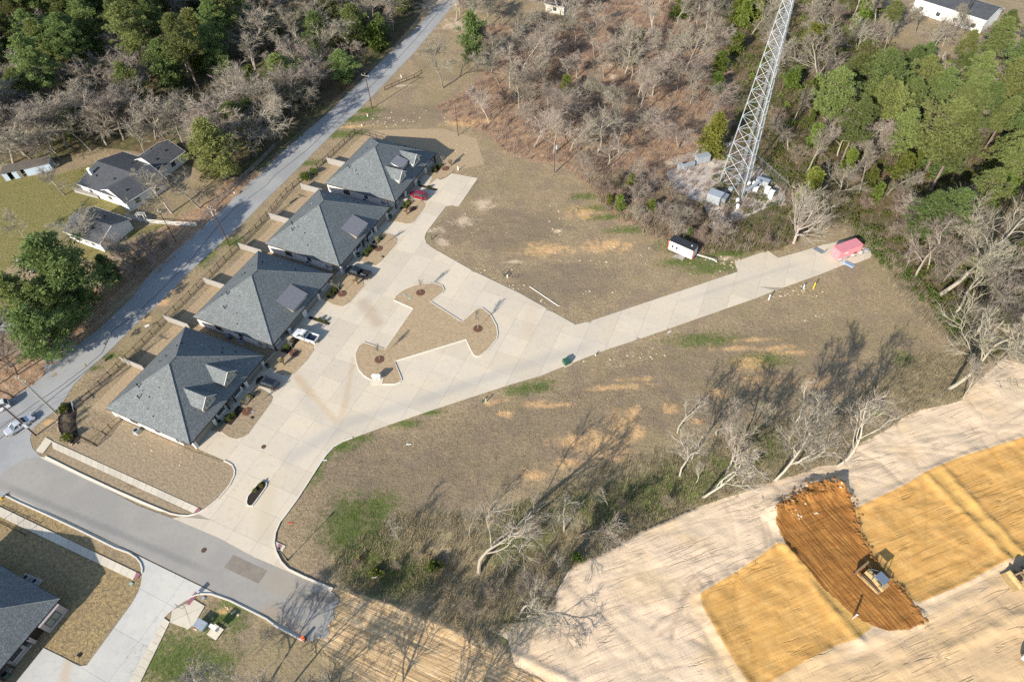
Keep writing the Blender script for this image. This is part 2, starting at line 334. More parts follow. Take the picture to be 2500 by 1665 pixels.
def axis(lo, hi, fine_lo, fine_hi, st):
    a = [fine_lo]; k = st
    while a[-1] > lo: k *= 1.25; a.append(a[-1] - k)
    b = list(np.arange(fine_lo + st, fine_hi, st)); c = [b[-1]]; k = st
    while c[-1] < hi: k *= 1.25; c.append(c[-1] + k)
    return np.array(a[::-1] + b + c[1:])
gx = axis(-1500, 1500, -135, 125, .42)
ya = list(np.arange(10, 150, .34)) + list(np.arange(150, 262, .62))
k = .34; a = [10.0]
while a[-1] > -700: k *= 1.3; a.append(a[-1] - k)
k = .62; b = [ya[-1]]
while b[-1] < 1800: k *= 1.25; b.append(b[-1] + k)
gy = np.array(a[:0:-1] + ya + b[1:])
X, Y = np.meshgrid(gx, gy); sh = X.shape; X = X.ravel(); Y = Y.ravel(); NV = len(X)
Z = np.zeros(NV)
near = (X > -260) & (X < 260) & (Y > -40) & (Y < 330)
xs, ys = X[near], Y[near]
def wpoly(px, soft):
    w = np.zeros(NV); s = sdf(xs, ys, W2(px)); w[near] = np.clip(.5 + s / soft, 0, 1); return w
def wspots(lst, soft=.55):
    w = np.zeros(NV); o = np.zeros(len(xs))
    for px, py, rx, ry in lst:
        c = G(px, py); d = np.hypot((xs - c[0]) / rx, (ys - c[1]) / ry); o = np.maximum(o, np.clip(1.05 - d * soft, 0, 1))
    w[near] = o; return w
AT = {}
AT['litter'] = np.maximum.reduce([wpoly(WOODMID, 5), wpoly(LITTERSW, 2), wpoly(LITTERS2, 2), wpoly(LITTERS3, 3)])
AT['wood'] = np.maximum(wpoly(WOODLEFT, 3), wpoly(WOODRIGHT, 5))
AT['brushy'] = np.maximum(wpoly(BRUSHBELT, 5), 0)
AT['lawn'] = wpoly(LAWNLEFT, 3)
AT['green'] = wspots(GREENS); AT['orange'] = wspots(ORANGES); AT['pale'] = wspots(PALES); AT['grey'] = wspots(DARKS, .45)
AT['grey'] = np.maximum(AT['grey'], .56 * wpoly([(690, 1290), (770, 1150), (870, 1080), (1100, 1005), (1330, 930), (1600, 840), (1900, 760), (2060, 800), (2080, 960), (1850, 1050), (1560, 1110), (1300, 1210), (1050, 1240), (850, 1400), (740, 1390)], 9))
AT['sand'] = np.maximum(wpoly(SAND, 1.2), 0); AT['road'] = wpoly(DIRTROAD, 1.5)
AT['gold'] = np.maximum(wpoly(PAD1, .9), wpoly(PAD2, 1.2)); AT['dark'] = wpoly(DARK, 1.6)
_goldglow = np.maximum(wpoly(PAD1, 9), wpoly(PAD2, 22)); AT['gold2'] = np.maximum(_goldglow * .7, wpoly([(1690, 1450), (1760, 1580), (1800, 1660), (1720, 1800), (2700, 1800), (2700, 1300), (2480, 1340), (2240, 1500), (2090, 1580), (1830, 1500)], 14))
AT['berm'] = np.maximum(wpoly(BERM2, .6), wpoly([(1918, 1336), (1940, 1340), (2010, 1420), (2095, 1505), (2125, 1535), (2094, 1559), (2040, 1500), (1985, 1430)], .6))
AT['gravel'] = wpoly(GRAVEL, 1.2)
AT['hay'] = np.zeros(NV)                                       # golden lawn at the bottom-left house
AT['hay'] = wpoly([(-200, 1230), (40, 1200), (330, 1400), (350, 1420), (200, 1630), (100, 1590), (-200, 1700)], 2)
# tread marks left by the machines
TRK = [[(1712, 1530), (1660, 1500), (1668, 1450), (1688, 1412), (1712, 1398), (1735, 1408), (1740, 1432), (1728, 1452)], [(1640, 1555), (1650, 1505), (1672, 1462), (1690, 1428), (1706, 1418), (1718, 1430)], [(1595, 1528), (1620, 1505), (1650, 1498)], [(1612, 1545), (1650, 1522), (1680, 1505)], [(1680, 1500), (1700, 1520), (1722, 1512)], [(1690, 1560), (1740, 1590), (1760, 1640)], [(1720, 1545), (1752, 1600), (1790, 1660)], [(1855, 1262), (1868, 1300), (1870, 1335)], [(1870, 1275), (1885, 1320)], [(2100, 1105), (2150, 1130), (2200, 1180), (2235, 1190)], [(1910, 1200), (1880, 1180), (1850, 1190)], [(2010, 1180), (2060, 1150), (2140, 1130)]]
_r = random.Random(9)
for _ in range(60):
    x, y = _r.uniform(1300, 2480), _r.uniform(900, 1660); a = _r.choice([-.42, -.5, -.35, .75, .9, -.2]) + _r.gauss(0, .12); c = _r.gauss(0, .0016); q = [(x, y)]
    for k in range(_r.randint(5, 11)): a += c * 45; x += math.cos(a) * 45; y += math.sin(a) * 45 * .8; q.append((x, y))
    TRK.append(q); o_ = _r.uniform(9, 14); TRK.append([(u, v + o_) for u, v in q])
tk_ = np.zeros(len(xs)); ms = (AT['sand'][near] > .4)
_x, _y = xs[ms], ys[ms]; _t = np.zeros(len(_x))
for i, ln in enumerate(TRK): _t = np.maximum(_t, (1.0 if i < 12 else _r.uniform(.3, .8)) * np.clip(1.25 - dline(_x, _y, W2(ln)) / (.5 if i < 12 else .3), 0, 1))
tk_[ms] = _t; AT['track'] = np.zeros(NV); AT['track'][near] = tk_
# relief of the earthworks: berms, spoil heap, furrows
zn = np.zeros(len(xs)); nf = fbm(xs, ys, 3.2, 3, 3); nf2 = fbm(xs, ys, .9, 8, 2)
sandw = AT['sand'][near]; inS = sandw > .6
field0 = np.clip(np.maximum.reduce([AT['grey'][near] * 1.6, AT['brushy'][near]]) - sandw, 0, 1) * (sdf(xs, ys, W2([(483, 1254), (574, 1154), (488, 1098), (655, 875), (955, 515), (1103, 424), (1167, 436), (1041, 594), (1405, 793), (1801, 664), (2131, 614), (2125, 630), (1892, 710), (1240, 941), (861, 1070), (783, 1131), (684, 1275), (675, 1348), (813, 1437), (533, 1312)])) < -1)
zn += inS * (nf - .5) * .35 + inS * (fbm(xs * .35 + ys * .15, ys - xs * .35, .8, 21, 2) - .5) * .16
for ln, hgt, w in [(PAD1[:3], .55, .7), ([(1918, 1337), (1985, 1430), (2040, 1500), (2094, 1559)], .5, .7), (PAD1[7:10], .3, .7), (PAD1[11:], .45, .8), (PAD2[:6], .45, .6), (DARK[5:14], .5, .55), (DARK[17:], .35, .6), (DARK[:6], .5, 1.2), ([(2257, 1157), (2350, 1250), (2462, 1366)], .5, .7), ([(2305, 1148), (2400, 1250), (2500, 1352)], .5, .7), ([(2243, 1472), (2355, 1424), (2462, 1365)], .4, .5), ([(1900, 1655), (2060, 1590), (2200, 1530), (2330, 1470), (2500, 1400)], .25, .8), ([(2200, 1640), (2350, 1570), (2500, 1500)], .4, .7), ([(1170, 1535), (1181, 1560), (1270, 1605), (1400, 1665)], .45, .6), ([(848, 1440), (957, 1477), (1097, 1536), (1190, 1580)], .5, .8), ([(775, 1575), (845, 1632), (900, 1668)], .5, .8)]:
    d = dline(xs, ys, W2(ln)); zn += .6 * hgt * np.exp(-(d / w) ** 2) * (.35 + 1.2 * nf2)
zn += field0 * (fbm(xs, ys, 2.6, 55, 3) - .5) * .22
zn -= .09 * tk_
heap = np.exp(-(dline(xs, ys, W2([(1900, 1250), (1940, 1228), (1985, 1200), (2040, 1190)])) / 1.8) ** 2)
zn += heap * (.7 + 1.6 * (fbm(xs, ys, 1.1, 77, 2) - .35))
# brushy ravine behind the field
rv = np.exp(-(dline(xs, ys, W2([(900, 1420), (1050, 1400), (1200, 1400), (1330, 1340), (1480, 1290), (1650, 1215)])) / 3.2) ** 2)
zn -= 1.0 * rv * (1 - inS)
field = 1 - np.clip(sandw * 2, 0, 1)
wn_ = np.clip(AT['wood'][near] + AT['litter'][near] + AT['brushy'][near], 0, 1)
zn += field * wn_ * (nf2 - .5) * .3
Z[near] = zn
nx, ny = sh[1], sh[0]
idx = np.arange(NV).reshape(sh)
F = np.stack([idx[:-1, :-1].ravel(), idx[:-1, 1:].ravel(), idx[1:, 1:].ravel(), idx[1:, :-1].ravel()], 1)
GATT = ['litter', 'wood', 'brushy', 'lawn', 'green', 'orange', 'pale', 'grey', 'sand', 'road', 'gold', 'gold2', 'dark', 'berm', 'gravel', 'hay', 'track']

def ground_material():
    m = bpy.data.materials.new("open_ground"); nt, N, L, B = nodes_of(m)
    B.inputs['Roughness'].default_value = .95; B.inputs['Specular IOR Level'].default_value = .1
    geo = N.new("ShaderNodeNewGeometry"); P = geo.outputs['Position']
    def noise(s, d=3, rot=None, r=.6, off=0):
        src = P
        if rot:
            m0 = N.new("ShaderNodeMapping"); m0.inputs['Rotation'].default_value = (0, 0, -rot[0]); L.new(P, m0.inputs[0])
            mp = N.new("ShaderNodeMapping"); mp.inputs['Scale'].default_value = rot[1]; mp.inputs['Location'].default_value = (off, off, 0)
            L.new(m0.outputs[0], mp.inputs[0]); src = mp.outputs[0]
        n = N.new("ShaderNodeTexNoise"); n.inputs['Scale'].default_value = s; n.inputs['Detail'].default_value = d; n.inputs['Roughness'].default_value = r
        L.new(src, n.inputs['Vector']); return n.outputs[0]
    def rng_(v, a, b, c=0., d=1.):
        r = N.new("ShaderNodeMapRange"); r.interpolation_type = 'SMOOTHSTEP'
        for i, q in enumerate((a, b, c, d)): r.inputs[i + 1].default_value = q
        L.new(v, r.inputs[0]); return r.outputs[0]
    def math_(op, a, b):
        n = N.new("ShaderNodeMath"); n.operation = op
        for i, q in enumerate((a, b)):
            if isinstance(q, (int, float)): n.inputs[i].default_value = q
            else: L.new(q, n.inputs[i])
        return n.outputs[0]
    def mix(fac, a, b):
        n = N.new("ShaderNodeMix"); n.data_type = 'RGBA'
        for i, q in ((0, fac), (6, a), (7, b)):
            if isinstance(q, tuple): n.inputs[i].default_value = (*q, 1)
            elif isinstance(q, float): n.inputs[i].default_value = q
            else: L.new(q, n.inputs[i])
        return n.outputs[2]
    def wa(a, b): a, b = W2([a, b]); return math.atan2(b[1] - a[1], b[0] - a[0])
    A1 = wa((1720, 1560), (2040, 1430)); A2 = wa((1950, 1240), (2190, 1500)); A3 = wa((830, 1470), (1200, 1640)); A4 = wa((1400, 1450), (1900, 1250))
    nb = noise(.07, 4); nm = noise(.45, 4, r=.7); nf = noise(1.9, 4, r=.75); nff = noise(7.5, 2, r=.7)
    streak = noise(1.0, 4, (A1, (.09, 3.0, 1)), .75)            # along the pads
    streak2 = noise(1.0, 4, (A4, (.1, 3.0, 1)), .75)
    streakR = noise(1.0, 4, (A3, (.1, 2.2, 1)), .7)
    streakD = noise(1.0, 4, (A2, (.14, 2.4, 1)), .7)
    fineT = noise(1.0, 3, (A4, (4.0, .55, 1)), .6)
    def att(nm_, amp, src=nm, lo=.4, hi=.6):
        a = N.new("ShaderNodeAttribute"); a.attribute_name = nm_; a.attribute_type = 'GEOMETRY'
        v = math_('ADD', a.outputs['Fac'], math_('MULTIPLY', math_('SUBTRACT', src, .5), amp))
        return rng_(v, lo, hi)
    nmix = math_('ADD', math_('MULTIPLY', nm, .55), math_('MULTIPLY', nf, .45))
    fine = rng_(nf, .36, .66); med = rng_(nm, .38, .64); big = rng_(nb, .4, .6); vf = rng_(nff, .35, .65)
    grass = mix(fine, mix(med, (.34, .255, .165), (.41, .315, .2)), mix(big, (.21, .165, .085), (.24, .175, .125)))
    grass = mix(math_('MULTIPLY', vf, .4), grass, (.17, .135, .085))
    grass = mix(math_('MULTIPLY', rng_(nb, .47, .6), .45), grass, (.21, .18, .085))
    grass = mix(math_('MULTIPLY', rng_(noise(.2, 3, r=.6), .5, .6), .45), grass, (.2, .15, .115))
    grass = mix(math_('MULTIPLY', att('grey', .9), .5), grass, (.165, .13, .095))
    col = grass
    col = mix(math_('MULTIPLY', att('brushy', .9), .75), col, mix(fine, (.2, .165, .1), (.32, .26, .165)))
    lawn = mix(fine, mix(med, (.2, .18, .065), (.25, .2, .09)), (.13, .125, .045)); col = mix(att('lawn', .8), col, lawn)
    hay = mix(fine, mix(med, (.37, .27, .13), (.3, .22, .12)), (.17, .13, .075)); col = mix(att('hay', .5), col, hay)
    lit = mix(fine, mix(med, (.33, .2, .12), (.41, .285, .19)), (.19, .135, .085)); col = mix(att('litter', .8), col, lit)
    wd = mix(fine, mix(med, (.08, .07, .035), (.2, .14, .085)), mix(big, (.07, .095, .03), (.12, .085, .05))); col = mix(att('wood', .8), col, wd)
    col = mix(math_('MULTIPLY', att('green', 2.6, nmix, .34, .95), .85), col, mix(fine, (.05, .095, .018), (.12, .155, .035)))
    col = mix(math_('MULTIPLY', att('orange', 3.0, nmix, .52, 1.0), .85), col, mix(fine, (.62, .41, .21), (.5, .3, .14)))
    col = mix(att('pale', 2.6, nmix, .68, 1.0), col, mix(fine, (.55, .44, .31), (.4, .31, .22)))
    fl = N.new("ShaderNodeTexVoronoi"); fl.inputs['Scale'].default_value = .7; L.new(P, fl.inputs['Vector'])
    col = mix(math_('MULTIPLY', rng_(fl.outputs['Distance'], .13, .08), rng_(nm, .6, .66)), col, (.5, .4, .26))      # stones showing through
    grv = mix(fine, (.48, .43, .37), (.36, .3, .26)); col = mix(att('gravel', .5), col, grv)
    sand = mix(math_('MULTIPLY', rng_(streak2, .42, .62), .28), mix(rng_(noise(.16, 4), .4, .6), (.58, .455, .32), (.63, .485, .345)), (.42, .32, .22))
    sand = mix(math_('MULTIPLY', rng_(nb, .5, .62), .55), sand, (.55, .4, .22))
    sand = mix(math_('MULTIPLY', vf, .2), sand, (.3, .24, .17))
    sand = mix(math_('MULTIPLY', att('gold2', .8, nm, .2, .8), .85), sand, (.5, .345, .185))
    ab = N.new('ShaderNodeMath'); ab.operation = 'ABSOLUTE'; L.new(math_('SUBTRACT', noise(.5, 3, (A4, (.1, 1.5, 1)), .35, 3), .5), ab.inputs[0])
    crease = math_('MULTIPLY', rng_(ab.outputs[0], .018, .004), rng_(noise(.12, 2), .53, .62))
    ab2 = N.new('ShaderNodeMath'); ab2.operation = 'ABSOLUTE'; L.new(math_('SUBTRACT', noise(.6, 2, (A1, (.08, 1.6, 1)), .35, 5), .5), ab2.inputs[0])
    crease2 = math_('MULTIPLY', rng_(ab2.outputs[0], .014, .004), rng_(noise(.15, 2), .53, .62))
    tk = att('track', .7, nf, .3, .9); sand = mix(math_('MULTIPLY', tk, .55), sand, (.34, .26, .185))
    sand = mix(math_('MULTIPLY', crease, .28), sand, (.24, .18, .12))
    s_w = att('sand', .7); col = mix(s_w, col, sand)
    rd = mix(math_('MULTIPLY', rng_(streakR, .36, .6), .8), mix(med, (.6, .44, .26), (.54, .37, .19)), (.33, .22, .12)); rd_w = att('road', .9); col = mix(rd_w, col, rd)
    gold = mix(math_('MULTIPLY', rng_(streak, .4, .62), .4), mix(med, (.5, .28, .085), (.56, .34, .12)), (.38, .2, .06))
    gold = mix(math_('MULTIPLY', vf, .15), gold, (.25, .13, .05))
    gold = mix(math_('MULTIPLY', tk, .4), gold, (.32, .17, .055))
    gold = mix(math_('MULTIPLY', crease2, .25), gold, (.22, .11, .03))
    g_w = att('gold', .35, nf); col = mix(g_w, col, gold)
    col = mix(math_('MULTIPLY', att('berm', .3), .7), col, mix(fine, (.52, .33, .1), (.45, .27, .09)))
    dk = mix(math_('MULTIPLY', rng_(streakD, .4, .6), .7), mix(med, (.28, .125, .034), (.36, .175, .05)), (.16, .068, .02)); d_w = att('dark', 1.0, nmix); col = mix(d_w, col, dk)
    L.new(col, B.inputs['Base Color'])
    # cleat marks of the tracks plus turf roughness as bump
    tr = math_('SUBTRACT', math_('MULTIPLY', math_('MULTIPLY', fineT, rng_(noise(.25, 2), .45, .6)), .05), math_('MULTIPLY', math_('MAXIMUM', crease, crease2), .08))
    dirt = math_('ADD', math_('ADD', tr, math_('MULTIPLY', math_('MULTIPLY', streak, g_w), .06)), math_('MULTIPLY', nf, .04))
    dirt = math_('ADD', dirt, math_('MULTIPLY', math_('MULTIPLY', streak2, .06), math_('SUBTRACT', 1.0, g_w)))
    dirt = math_('ADD', dirt, math_('ADD', math_('MULTIPLY', math_('MULTIPLY', streakR, .2), rd_w), math_('MULTIPLY', math_('MULTIPLY', streakD, .22), d_w)))
    turf = math_('ADD', math_('MULTIPLY', nf, .16), math_('MULTIPLY', nff, .08))
    anyd = math_('MAXIMUM', s_w, rd_w)
    n = N.new("ShaderNodeMix"); n.data_type = 'FLOAT'; L.new(anyd, n.inputs[0]); L.new(turf, n.inputs[2]); L.new(dirt, n.inputs[3])
    b = N.new("ShaderNodeBump"); b.inputs['Strength'].default_value = 1.0; b.inputs['Distance'].default_value = 1.0
    L.new(n.outputs[0], b.inputs['Height']); L.new(b.outputs[0], B.inputs['Normal'])
    return m
M['ground'] = ground_material()
gme = mesh_np("ground", np.stack([X, Y, Z], 1), F, M['ground'], smooth=True)
for a_ in GATT:
    at = gme.attributes.new(a_, 'FLOAT', 'POINT'); at.data.foreach_set("value", AT[a_].astype(np.float32))
ground = tag(link("ground", gme), kind='structure')
def ground_z(x, y):
    i = int(np.clip(np.searchsorted(gy, y), 1, ny - 1)); j = int(np.clip(np.searchsorted(gx, x), 1, nx - 1))
    return float(Z[(i) * nx + j])
M['lawn'] = mk('mown_dry_lawn', (.39, .29, .18), (.26, .195, .12), 2.2, .95, bump=.07, detail=5, world_pos=True, contrast=1.2)
M['lawn2'] = mk('dormant_dark_lawn', (.32, .245, .16), (.2, .155, .1), 2.0, .95, bump=.1, detail=5, world_pos=True, contrast=1.2)

# ---------------------------------------------------------------- pavements
def conc(name, c1, c2, stains=(), tint=.06):
    m = bpy.data.materials.new(name); nt, N, L, B = nodes_of(m); B.inputs['Roughness'].default_value = .85; B.inputs['Specular IOR Level'].default_value = .2
    g = N.new("ShaderNodeNewGeometry"); P = g.outputs['Position']
    def nz(s, d, r=.6):
        n = N.new("ShaderNodeTexNoise"); n.inputs['Scale'].default_value = s; n.inputs['Detail'].default_value = d; n.inputs['Roughness'].default_value = r; L.new(P, n.inputs['Vector']); return n.outputs[0]
    def rg(v, a, b, c=0., d=1.):
        r = N.new("ShaderNodeMapRange"); r.interpolation_type = 'SMOOTHSTEP'
        for i, q in enumerate((a, b, c, d)): r.inputs[i + 1].default_value = q
        L.new(v, r.inputs[0]); return r.outputs[0]
    def ma(op, a, b):
        n = N.new("ShaderNodeMath"); n.operation = op
        for i, q in enumerate((a, b)):
            if isinstance(q, (int, float)): n.inputs[i].default_value = q
            else: L.new(q, n.inputs[i])
        return n.outputs[0]
    def mx(f, a, b):
        n = N.new("ShaderNodeMix"); n.data_type = 'RGBA'
        for i, q in ((0, f), (6, a), (7, b)):
            if isinstance(q, tuple): n.inputs[i].default_value = (*q, 1)
            else: L.new(q, n.inputs[i])
        return n.outputs[2]
    n1 = nz(.12, 3); n2 = nz(1.1, 5, .7); n3 = nz(9, 2)
    col = mx(rg(n1, .4, .62), c1, c2)
    col = mx(ma('MULTIPLY', rg(n2, .48, .72), .5), col, tuple(c * .78 for c in c1))
    col = mx(ma('MULTIPLY', rg(n3, .3, .7), .12), col, tuple(c * .6 for c in c1))
    for a, b, w, c, k in stains:
        a = W2([a])[0]; b = W2([b])[0]; dx, dy = b[0] - a[0], b[1] - a[1]; Ln = math.hypot(dx, dy)
        def dot(vx, vy):
            d = N.new("ShaderNodeVectorMath"); d.operation = 'DOT_PRODUCT'; sb = N.new("ShaderNodeVectorMath"); sb.operation = 'SUBTRACT'
            L.new(P, sb.inputs[0]); sb.inputs[1].default_value = (a[0], a[1], 0); L.new(sb.outputs[0], d.inputs[0]); d.inputs[1].default_value = (vx, vy, 0); return d.outputs['Value']
        al = dot(dx / Ln / Ln, dy / Ln / Ln); ac = N.new("ShaderNodeMath"); ac.operation = 'ABSOLUTE'; L.new(dot(-dy / Ln, dx / Ln), ac.inputs[0])
        f = rg(ma('ADD', ac.outputs[0], ma('MULTIPLY', ma('SUBTRACT', n2, .5), w * 1.6)), w, w * .1)
        e = ma('MULTIPLY', rg(al, -.06, .12), rg(al, 1.06, .85))
        col = mx(ma('MULTIPLY', ma('MULTIPLY', f, e), k), col, c)
    oi = N.new("ShaderNodeObjectInfo"); hs = N.new("ShaderNodeHueSaturation"); L.new(rg(oi.outputs['Random'], 0, 1, 1 - tint, 1 + tint), hs.inputs['Value']); L.new(col, hs.inputs['Color'])
    L.new(hs.outputs[0], B.inputs['Base Color'])
    bp = N.new("ShaderNodeBump"); bp.inputs['Distance'].default_value = .012; L.new(n3, bp.inputs['Height']); L.new(bp.outputs[0], B.inputs['Normal'])
    return m
brown = (.42, .32, .21); greyb = (.33, .31, .28)
STAINS = [((722, 915), (770, 975), 1.3, brown, .75), ((768, 970), (828, 1038), 1.0, brown, .6), ((866, 868), (845, 970), .9, brown, .55), ((850, 960), (828, 1040), 1.1, brown, .5),
          ((880, 730), (930, 800), 2.4, (.3, .22, .14), .5), ((838, 1035), (1010, 985), 1.8, greyb, .5), ((1010, 985), (1240, 905), 1.8, greyb, .55), ((1240, 905), (1450, 840), 2.0, greyb, .45),
          ((690, 1130), (845, 1035), 2.2, greyb, .55), ((730, 960), (800, 1040), 2.0, greyb, .35), ((1960, 640), (1650, 740), .9, greyb, .35), ((1300, 740), (1290, 830), 2.5, brown, .3), ((660, 1180), (640, 1330), 2.4, (.42, .35, .25), .5), ((930, 700), (860, 780), 2.0, greyb, .3)]
M['concrete'] = conc('drive_concrete', (.49, .43, .345), (.515, .445, .34), STAINS, .055)
M['walk'] = conc('footpath_concrete', (.55, .49, .39), (.5, .445, .36), (), .05)
M['concrete_grey'] = conc('grey_concrete', (.43, .42, .39), (.48, .46, .41), (((150, 1700), (170, 1600), 1.2, brown, .6),), .03)
M['joint'] = mk('joint_filler', (.32, .28, .22), None, 5)
M['asphalt'] = conc('street_asphalt', (.29, .272, .245), (.26, .247, .225), (((800, 1480), (640, 1400), 3.0, (.3, .24, .16), .4), ((740, 1560), (640, 1480), 2.5, (.3, .22, .14), .5), ((0, 1180), (520, 1400), .9, (.17, .165, .16), .6)), 0)
M['road_asphalt'] = conc('old_road_asphalt', (.3, .3, .295), (.255, .258, .26), (((-100, 1150), (600, 600), .25, (.08, .085, .09), .8), ((600, 600), (840, 350), .25, (.09, .09, .1), .7)), 0)
M['patch'] = mk('asphalt_patch', (.15, .14, .13), (.24, .2, .15), .5, .9, world_pos=True)
def sheet(name, pts, z, mat, thick=None, parent=None, kind='structure'):
    b = MB()
    if thick: b.prism(pts, z - thick, z)
    else:
        n = len(pts); ar = sum(pts[i][0] * pts[(i + 1) % n][1] - pts[(i + 1) % n][0] * pts[i][1] for i in range(n))
        b.add([(x, y, z) for x, y in (pts if ar > 0 else pts[::-1])], [tuple(range(n))])
    o = b.build(name, mat, parent)
    if kind and not parent: tag(o, kind=kind)
    return o
def slabs(root_name, pts, ang, sx, sy, z, mat, off=(0, 0), gap=.012, minarea=.4):
    """concrete cast in bays: each bay is its own slab with a recessed joint"""
    root = sheet(root_name, pts, z - .035, M['joint'])
    n = len(pts); ar = sum(pts[i][0] * pts[(i + 1) % n][1] - pts[(i + 1) % n][0] * pts[i][1] for i in range(n))
    bm = bmesh.new(); vs = [bm.verts.new((x, y, z)) for x, y in (pts if ar > 0 else pts[::-1])]; bm.faces.new(vs)
    for k_, st in ((0, sx), (1, sy)):
        a_ = ang + k_ * math.pi / 2; nv = Vector((math.cos(a_), math.sin(a_), 0)); ds = [nv.x * p[0] + nv.y * p[1] for p in pts]
        d = math.floor(min(ds) / st) * st + off[k_]
        while d < max(ds):
            if d > min(ds) + .2:
                bmesh.ops.bisect_plane(bm, geom=bm.verts[:] + bm.edges[:] + bm.faces[:], plane_co=nv * d + Vector((0, 0, z)), plane_no=nv)
            d += st
    for f in list(bm.faces):
        P = [v.co.copy() for v in f.verts]
        if f.calc_area() < minarea: continue
        q = []; m_ = len(P)
        for i in range(m_):
            a0, p, c0 = P[i - 1], P[i], P[(i + 1) % m_]
            e1 = (p - a0); e2 = (c0 - p)
            if e1.length < .02 or e2.length < .02: continue
            e1.normalize(); e2.normalize(); n1 = Vector((-e1.y, e1.x, 0)); n2 = Vector((-e2.y, e2.x, 0)); h = n1 + n2
            if h.length < .3: q.append(p); continue
            h = h / max(h.dot(n1), .3); q.append(p + h * gap)
        if len(q) < 3: continue
        c = sum(q, Vector()) / len(q); b = MB(); nn = len(q)
        b.add([(p.x - c.x, p.y - c.y, 0) for p in q] + [(p.x - c.x, p.y - c.y, -.03) for p in q], [tuple(range(nn))] + [(nn + i, nn + (i + 1) % nn, (i + 1) % nn, i) for i in range(nn)])
        b.build('slab', mat, root, loc=(c.x, c.y, c.z))
    bm.free(); return root
UA = math.radians(-26.0)       # direction across the row of houses
ROAD_R = T(620, 0, (1770, 0), (1600, 215), (1385, 470), (1240, 620), (1110, 760), (1020, 850), (880, 990), (720, 1130), (560, 1290), (290, 1560)) + T(0, 400, (2316, 310), (2150, 480), (1990, 630), (1780, 820), (1640, 950), (1440, 1160), (1320, 1270), (1180, 1400), (1020, 1560)) + T(0, 820, (930, 150), (780, 290), (640, 430), (560, 560), (500, 640), (400, 710), (290, 800), (262, 900), (285, 980), (340, 1035), (385, 1065))
ROAD_L = T(620, 0, (1640, 0), (1450, 210), (1260, 400), (1080, 560), (960, 680), (820, 810), (650, 985), (480, 1120), (330, 1250), (180, 1390), (30, 1540)) + T(0, 400, (2180, 150), (1960, 380), (1750, 560), (1650, 660), (1480, 800), (1300, 960), (1170, 1140), (1050, 1260), (900, 1400), (700, 1560)) + T(0, 820, (540, 210), (400, 330), (230, 460), (120, 540), (0, 640))
rd = W2([(1190, -90)] + ROAD_R + [(80, 1150), (8, 1212), (-60, 1260), (-160, 1290), (-260, 1230), (-160, 1120)] + ROAD_L[::-1] + [(1150, -90)])
sheet('road', rd, .03, M['road_asphalt'])
_cl = T(620, 0, (1700, 0), (1420, 330), (1160, 610), (940, 830), (740, 1040), (460, 1310), (190, 1520)) + T(0, 400, (2316, 190), (2040, 390), (1930, 500), (1780, 690), (1640, 860), (1340, 1160), (1180, 1310), (980, 1450)) + T(0, 820, (890, 150), (700, 310), (540, 430), (350, 560), (200, 665), (0, 800))
_cw = [np.array(q) for q in W2(_cl)]
_l, _r2 = [], []
for i, q in enumerate(_cw):
    d_ = _cw[min(i + 1, len(_cw) - 1)] - _cw[max(i - 1, 0)]; d_ = d_ / np.linalg.norm(d_); n_ = np.array([-d_[1], d_[0]]) * .07; _l.append(tuple(q + n_)); _r2.append(tuple(q - n_))
_b = MB()
for i in range(len(_cw) - 1): _b.add([(*_r2[i], .034), (*_r2[i + 1], .034), (*_l[i + 1], .034), (*_l[i], .034)], [(0, 1, 2, 3)])
tag(_b.build('sealed_joint', mk('tar_seal', (.04, .042, .045), None, 4)), kind='structure')
sheet('side_lane', W2(T(0, 820, (400, 330), (560, 195), (690, 90), (560, 0)) + [(120, 800), (40, 770), (-60, 740), (-60, 800), (20, 815), (100, 850)]), .022, M['road_asphalt'])
street = [(108, 1118), (200, 1162), (340, 1235)] + T(0, 1225, (1520, 150), (1900, 310)) + T(620, 1225, (0, 475), (290, 600), (560, 720), (700, 795), (740, 870), (690, 940), (700, 1010), (640, 1080), (660, 1150), (560, 1240), (420, 1185), (200, 1050), (0, 935)) + T(0, 1225, (1900, 795), (1150, 430), (600, 165), (230, 0)) + [(20, 1205), (-10, 1190), (10, 1150), (60, 1120)]
sheet('street', W2(street), .036, M['asphalt'])
g1 = W2([(100, 1108), (114, 1112), (197, 1157), (281, 1196), (351, 1227), (415, 1254), (440, 1260), (480, 1254), (520, 1262), (540, 1290), (430, 1268), (340, 1228), (200, 1156), (104, 1113)])
sheet('gutter', W2([(96, 1115)] + T(0, 820, (400, 1055), (700, 1205), (1000, 1345), (1250, 1455), (1440, 1530)) + T(0, 1225, (1380, 80), (1200, 8), (1000, -80), (700, -220), (390, -365))), .04, M['walk'])
gl = T(0, 1225, (150, 0), (400, 112), (700, 252), (1000, 402), (1155, 455), (1155, 440), (1000, 368), (700, 222), (400, 80), (230, -2), (100, -62), (50, -45))
sheet('gutter', W2(gl), .042, M['walk'])
sheet('gutter', W2(T(0, 1225, (1750, 798), (1840, 803), (2000, 860), (2316, 1020)) + T(620, 1225, (200, 1090), (410, 1200), (430, 1180), (200, 1055), (0, 935)) + T(0, 1225, (1900, 795), (1800, 765))), .042, M['walk'])
sheet('asphalt_patch', W2([(569.7, 1354), (547, 1385), (631, 1424), (653, 1393)]), .042, M['patch'])
sheet('asphalt_patch', W2(T(620, 1225, (525, 775), (700, 800), (745, 850), (650, 880), (440, 850))), .042, M['patch'])
